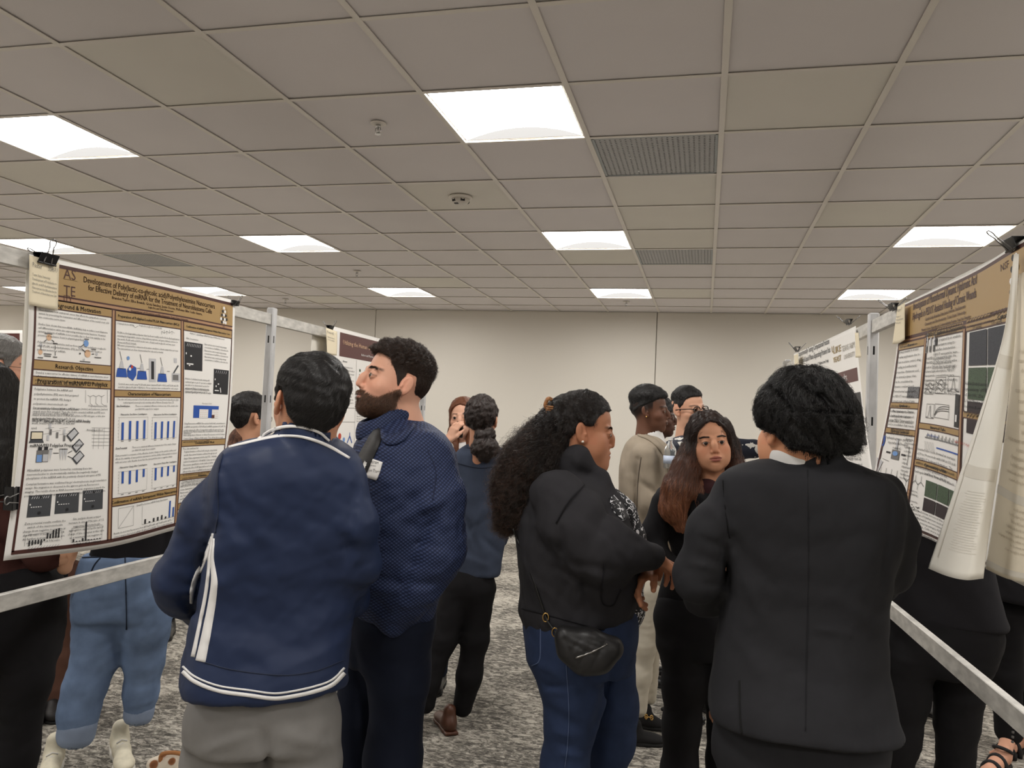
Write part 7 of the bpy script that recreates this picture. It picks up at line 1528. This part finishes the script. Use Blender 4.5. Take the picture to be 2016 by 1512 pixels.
# M: grey hair and glasses, left edge
p = figure('grey-haired man with glasses at the left photo edge under the brown title band', 0, 3.35, -78, 1.72, (212,160,134), cloth('light_patterned_shirt', (188,184,178), .9, var=.3), m_darkj, m_leather, head=(2,722,3.35,-80,-4,0,.98), haircol=((92,90,88),(176,172,168)), hmat=mat('hair_base_grey', (110,108,106), .6), hairT=hairline(SHORT, lambda q, az: .008+.012*sst((q[:,2]-.02)/.05)), hands=False, hres=.0036, strands=3500, stl=.022)
glasses(p.H, p.root, m_lens, rim=.0011)
# L: long black hair, brown top, nearest behind the left frame
def lhair(p, hd, H): hd.add(p.chain([(-30,770,0,58),(-22,840,.0,56),(-14,900,-.02,48),(-8,955,-.03,30)], .05), .04); hd.sub(ell(H.wld((0,.12,-.03)), (.07,.06,.09)), .01)
m_brn2 = cloth('dark_brown_knit', (64,38,34), .95); m_tan = (214,166,136)
p = figure('woman with long black hair in dark brown top and black trousers behind the left frame', -10, 2.6, 20, 1.70, m_tan, m_brn2, m_blkp, m_leather, head=(-34,790,2.6,15,0,0,.96), hairT=TE, hcut=lhair, torso=[(895,-70,2),(915,-100,22),(960,-112,30),(1040,-112,34),(1100,-108,60),(1132,-106,98)], arms=[[(-95,960,0,28),(-120,1060,0,25),(-60,1110,.1,18)],[(8,965,0,28),(28,1040,.0,26),(78,1098,.0,22),(100,1100,.0,20)]],
    legc=[[(-40,1180,0,58),(-50,1400,0,44),(-60,1700,0,32)],[(58,1180,0,58),(48,1330,0,48),(26,1480,0,42),(8,1700,0,34)]], pelvis=[(1120,-95,96),(1160,-98,114),(1220,-96,116),(1300,-92,106)], hands=False, strands=4000, stl=.09, fem=True, topn='knit_top')
V, F = p.chain([(95,1100,0,17),(125,1100,.02,14)]), None; Q = Sdf(); Q.add(V, .01); V, F = Q.mesh(.006); V2, F2 = hand_pts(p.w(132,1102,.03), _u*1.+_r*.3, _f, .9, (10,15,10), 3, side=1).mesh(.004); link('forearm', mesh_np('forearm', np.concatenate([V,V2]), np.concatenate([F,F2+len(V)]), True, np.tile(np.array(lin(m_tan)[:3]), (len(V)+len(V2),1))), m_skin, p.root)
# K: light jeans with turned-up hems, cream sneakers
m_lj = cloth('light_blue_denim', (112,132,164), .85, 1300, .35, .16); m_snk = mat('sneaker_cream', (222,214,192), .7, vary=(40,.08,3)); m_snw = mat('sneaker_sole_white', (228,224,216), .6)
p = figure('person in light blue turned-up jeans, black top and cream sneakers behind the long-titled gold poster', 245, 3.45, 178, 1.66, (214,166,136), m_blk2, m_lj, m_snk, torso=[(860,215,285),(880,195,305),(920,185,320),(1000,195,312),(1060,190,318),(1106,180,326)],
    pelvis=[(1090,170,322),(1125,160,328),(1170,152,334),(1215,152,334)], legc=[[(288,1190,0,47),(286,1240,0,43),(284,1300,-.0,35),(278,1360,0,30),(274,1400,0,27)],[(203,1190,-.0,50),(197,1240,-.02,47),(190,1290,-.05,41),(168,1350,-.09,37),(155,1400,-.11,34),(151,1435,-.12,32)]], feet=[((268,3.62),(285,3.35)),((148,3.46),(132,3.20))], sole=m_snw, shoekw=dict(h=.085, w=.043, sole=.030, lace=m_whitec), hands=False, tfold=None, tres=.009)
def cuffband(p, a, b, r): Q = Sdf(); Q.add(cap(p.w(*a), p.w(*b), p.r(r)), .01); Q.sub(cap(p.w(*b)+(p.w(*b)-p.w(*a)), p.w(*b)-(p.w(*b)-p.w(*a))*.2, p.r(r)*.8), .004); return Q
for a, b, r in (((275,1394,0),(273,1404,0),28),((153,1428,-.12),(150,1443,-.12),34)): p.part('turned_up_hem', cuffband(p, a, b, r), .006, cloth('denim_inside', (140,154,178), .9))
for pth in ([(246,1092),(247,1130),(248,1170)], [(248,1170),(249,1205),(249,1240)], [(200,1096),(186,1112),(178,1130)], [(162,1098),(245,1094),(320,1088)]): p.ribbon(p.S2, pth, 2, m_darkj, 'jeans_seam', off=.002)
0 and MB().lathe(p.w(245,1094,-.13), [(.001,-.004),(.009,-.002),(.009,.002),(.001,.003)], 12, np.array(Matrix.Rotation(math.pi/2, 3, 'X'))).build('jeans_button', m_gold2, p.root)
# N: brown trousers and boots ; T: dark person farther back
m_bt = cloth('brown_canvas', (104,74,62), .9); m_boot = mat('black_boot', (34,30,30), .6)
figure('person in brown trousers and black lace-up boots, behind the turned-up jeans', 118, 3.95, 175, 1.74, (200,150,120), cloth('dark_blue_shirt', (38,44,62), .9), m_bt, m_boot, legc=[[(146,1160,0,34),(140,1290,0,26),(136,1400,0,20)],[(100,1160,0,34),(110,1280,0,26),(108,1385,0,21)]], feet=[((136,4.1),(142,3.85)),((108,4.05),(100,3.80))], hands=False, strands=500, shoekw=dict(h=.12, w=.045, lace=m_slot))
figure('distant person in dark trousers glimpsed between the legs of the turned-up jeans', 290, 5.35, 170, 1.74, (200,150,120), m_black, m_blkp, m_leather, legc=[[(310,1090,0,20),(325,1160,0,15),(335,1210,0,12)],[(268,1090,0,20),(252,1170,0,16),(244,1225,0,13)]], hands=False, strands=300, tres=.013)
# O: black top and trousers behind the right frame
p = figure('person in black top and black trousers standing behind the hydrogel poster', 1850, 3.12, 172, 1.68, (206,156,126), m_blk2, m_blkp, m_leather, torso=[(905,1800,1880),(925,1765,1915),(960,1750,1932),(1040,1752,1935),(1120,1742,1943),(1180,1736,1956),(1222,1733,1968)],
    pelvis=[(1190,1745,1950),(1240,1736,1960),(1290,1736,1948),(1320,1740,1935)], legc=[[(1890,1290,0,58),(1887,1360,0,44),(1884,1420,0,38),(1880,1540,0,34),(1866,1730,0,30)],[(1782,1290,0,58),(1776,1370,0,47),(1764,1450,0,43),(1752,1540,0,36),(1738,1730,0,30)]], hands=False, strands=800, topn='top', arms=[[(1768,950,0,32),(1760,1050,0,28),(1815,1085,.0,22)],[(1925,950,0,32),(1932,1050,0,28),(1880,1085,.0,22)]], tres=.009, trho=.66)
# P: black trousers with buttoned hems and woven sandals, right edge
p = figure('person in black cropped trousers with hem buttons and black woven sandals', 1995, 3.85, 150, 1.66, (206,150,124), m_blk2, m_blkp, None, legc=[[(2028,1210,.1,28),(2034,1330,.1,24),(2032,1440,.1,22)],[(1980,1210,0,34),(1982,1330,0,27),(1986,1440,0,25)]], hands=False, strands=500, arms=[[(2040,960,0,20),(2052,1050,0,18),(2010,1080,-.1,14)],[(1962,960,0,20),(1960,1050,0,18),(2000,1080,-.1,14)]])
tn = (214,160,134); m_sand = mat('black_woven_strap', (26,24,26), .7, bump=(300,.6,.002))
for i, (an, hl, to, dz) in enumerate((((1985,1476),(1992,3.84),(1940,3.66),0), ((2022,1452),(2020,4.05),(1975,3.92),1))):
    a = floorpt(*hl); b = floorpt(*to); dd = b-a; L = np.linalg.norm(dd); dd /= L; rr = np.cross(dd, [0,0,1.]); up = np.array([0,0,1.]); b = a+dd*.235; S = Sdf(); S.add(chain([(W(an[0], an[1]-22, hl[1]), .034),(a+dd*.035+up*.075, .030),(a+dd*.03+up*.050, .030)]), .02); S.add(chain([(a+dd*.05+up*.060, .030),(a+dd*.12+up*.045, .028),(b-dd*.045+up*.034, .026)]), .02); S.add(ell(b-dd*.055+up*.030, (.040,.045,.016), np.stack([rr, dd, up], 1)), .015)
    for k in range(5): S.add(chain([(b-dd*(.035+.006*k)+rr*(-.030+.0145*k)*(1 if i == 0 else -1)+up*.028, .009),(b+dd*(.0-.007*k)+rr*(-.034+.0155*k)*(1 if i == 0 else -1)+up*.024, .0078)]), .003)
    V, F = S.mesh(.004); f_ = link('foot', mesh_np('foot', V, F, True, np.tile(np.array(lin(tn)[:3]), (len(V),1))), m_skin, p.root)
    Q = Sdf(); Q.add(chain([(a+dd*.01+up*.010, .030),(b-dd*.04+up*.010, .042)]), .01); Q.sub(rbox(a+dd*.1-up*.05, (.3,.3,.05), .001), .001); Q.sub(rbox(a+dd*.1+up*.074, (.3,.3,.05), .001), .001); V, F = Q.mesh(.005); so = link('sandal', mesh_np('sandal', V, F), m_rub, p.root)
    for q0, q1, hh in ((-.060,-.085,.052),(-.115,-.145,.072)):
        mb = MB(); th = np.linspace(-.2, math.pi+.2, 14); mb.tube([b+dd*(q0+q1)/2+rr*.043*math.cos(t)+up*(.014+hh*math.sin(t)*.95) for t in th], .011, 8); mb.build('strap', m_sand, so, smooth=True)
    mb = MB(); mb.tube([a+dd*.045+up*.095+rr*.037*math.cos(t)+dd*.037*math.sin(t)+up*.02*math.sin(t) for t in np.linspace(0, 6.283, 17)[:-1]], .008, 8, closed=True); mb.build('strap', m_sand, so, smooth=True)
mb = MB()
for k in range(4): mb.lathe(p.w(1995-.6*k, 1432+9.5*k, -.115), [(.001,-.006),(.006,-.004),(.006,.004),(.001,.005)], 10)
mb.build('hem_buttons', mat('button_grey', (96,94,92), .3), p.root, kind='stuff')
# R: tan trousers and grey boots far behind the right frame
figure('distant person in tan trousers and grey boots glimpsed between the black-clad legs', 1835, 4.6, 180, 1.74, (200,150,120), m_darkj, cloth('tan_camouflage', (134,112,92), .9, var=.35), mat('grey_boot', (84,82,80), .7), feet=[((1850,4.75),(1850,4.45)),((1822,4.75),(1822,4.46))], legc=[[(1862,1200,0,26),(1858,1300,0,20),(1852,1385,0,15)],[(1822,1200,0,26),(1824,1300,0,20),(1822,1385,0,15)]], hands=False, strands=300, tres=.013, shoekw=dict(h=.10, w=.045))
# patterned bag on the floor
bg = floorpt(352, 3.05, 1500); t = empty('tote_bag', tuple(bg), label='cream tote bag with brown patches on the floor beside the grey chinos', cat='bag')
m_tote = mat('tote_print', (226,214,196), .9); nt = m_tote.node_tree; vt = nt.nodes.new('ShaderNodeTexVoronoi'); vt.inputs['Scale'].default_value = 24; cr = nt.nodes.new('ShaderNodeValToRGB'); tcx = nt.nodes.new('ShaderNodeTexCoord'); nt.links.new(tcx.outputs['Object'], vt.inputs['Vector']); nt.links.new(vt.outputs['Distance'], cr.inputs[0]); cr.color_ramp.elements[0].color = lin((96,58,36)); cr.color_ramp.elements[1].color = lin((226,214,196)); cr.color_ramp.elements[1].position = .5; e = cr.color_ramp.elements.new(.36); e.color = lin((150,98,62)); e = cr.color_ramp.elements.new(.46); e.color = lin((226,214,196)); nt.links.new(cr.outputs[0], nt.nodes['Principled BSDF'].inputs['Base Color'])
Q = Sdf(); Q.add(rbox(bg+[0,0,.10], (.12,.05,.10), .03), .02); Q.add(ell(bg+[.02,0,.19], (.07,.03,.03)), .04); Q.disp(wrinkle(30, .006, 91)); V, F = Q.mesh(.006); link('bag_body', mesh_np('bag_body', V, F), m_tote, t)
MB().tube(crm([bg+[-.06,-.03,.19], bg+[-.05,-.03,.225], bg+[.03,-.03,.235], bg+[.06,-.03,.19]], 20), .008, 8).build('handle', mat('tan_handle', (176,120,74), .8), t, smooth=True)
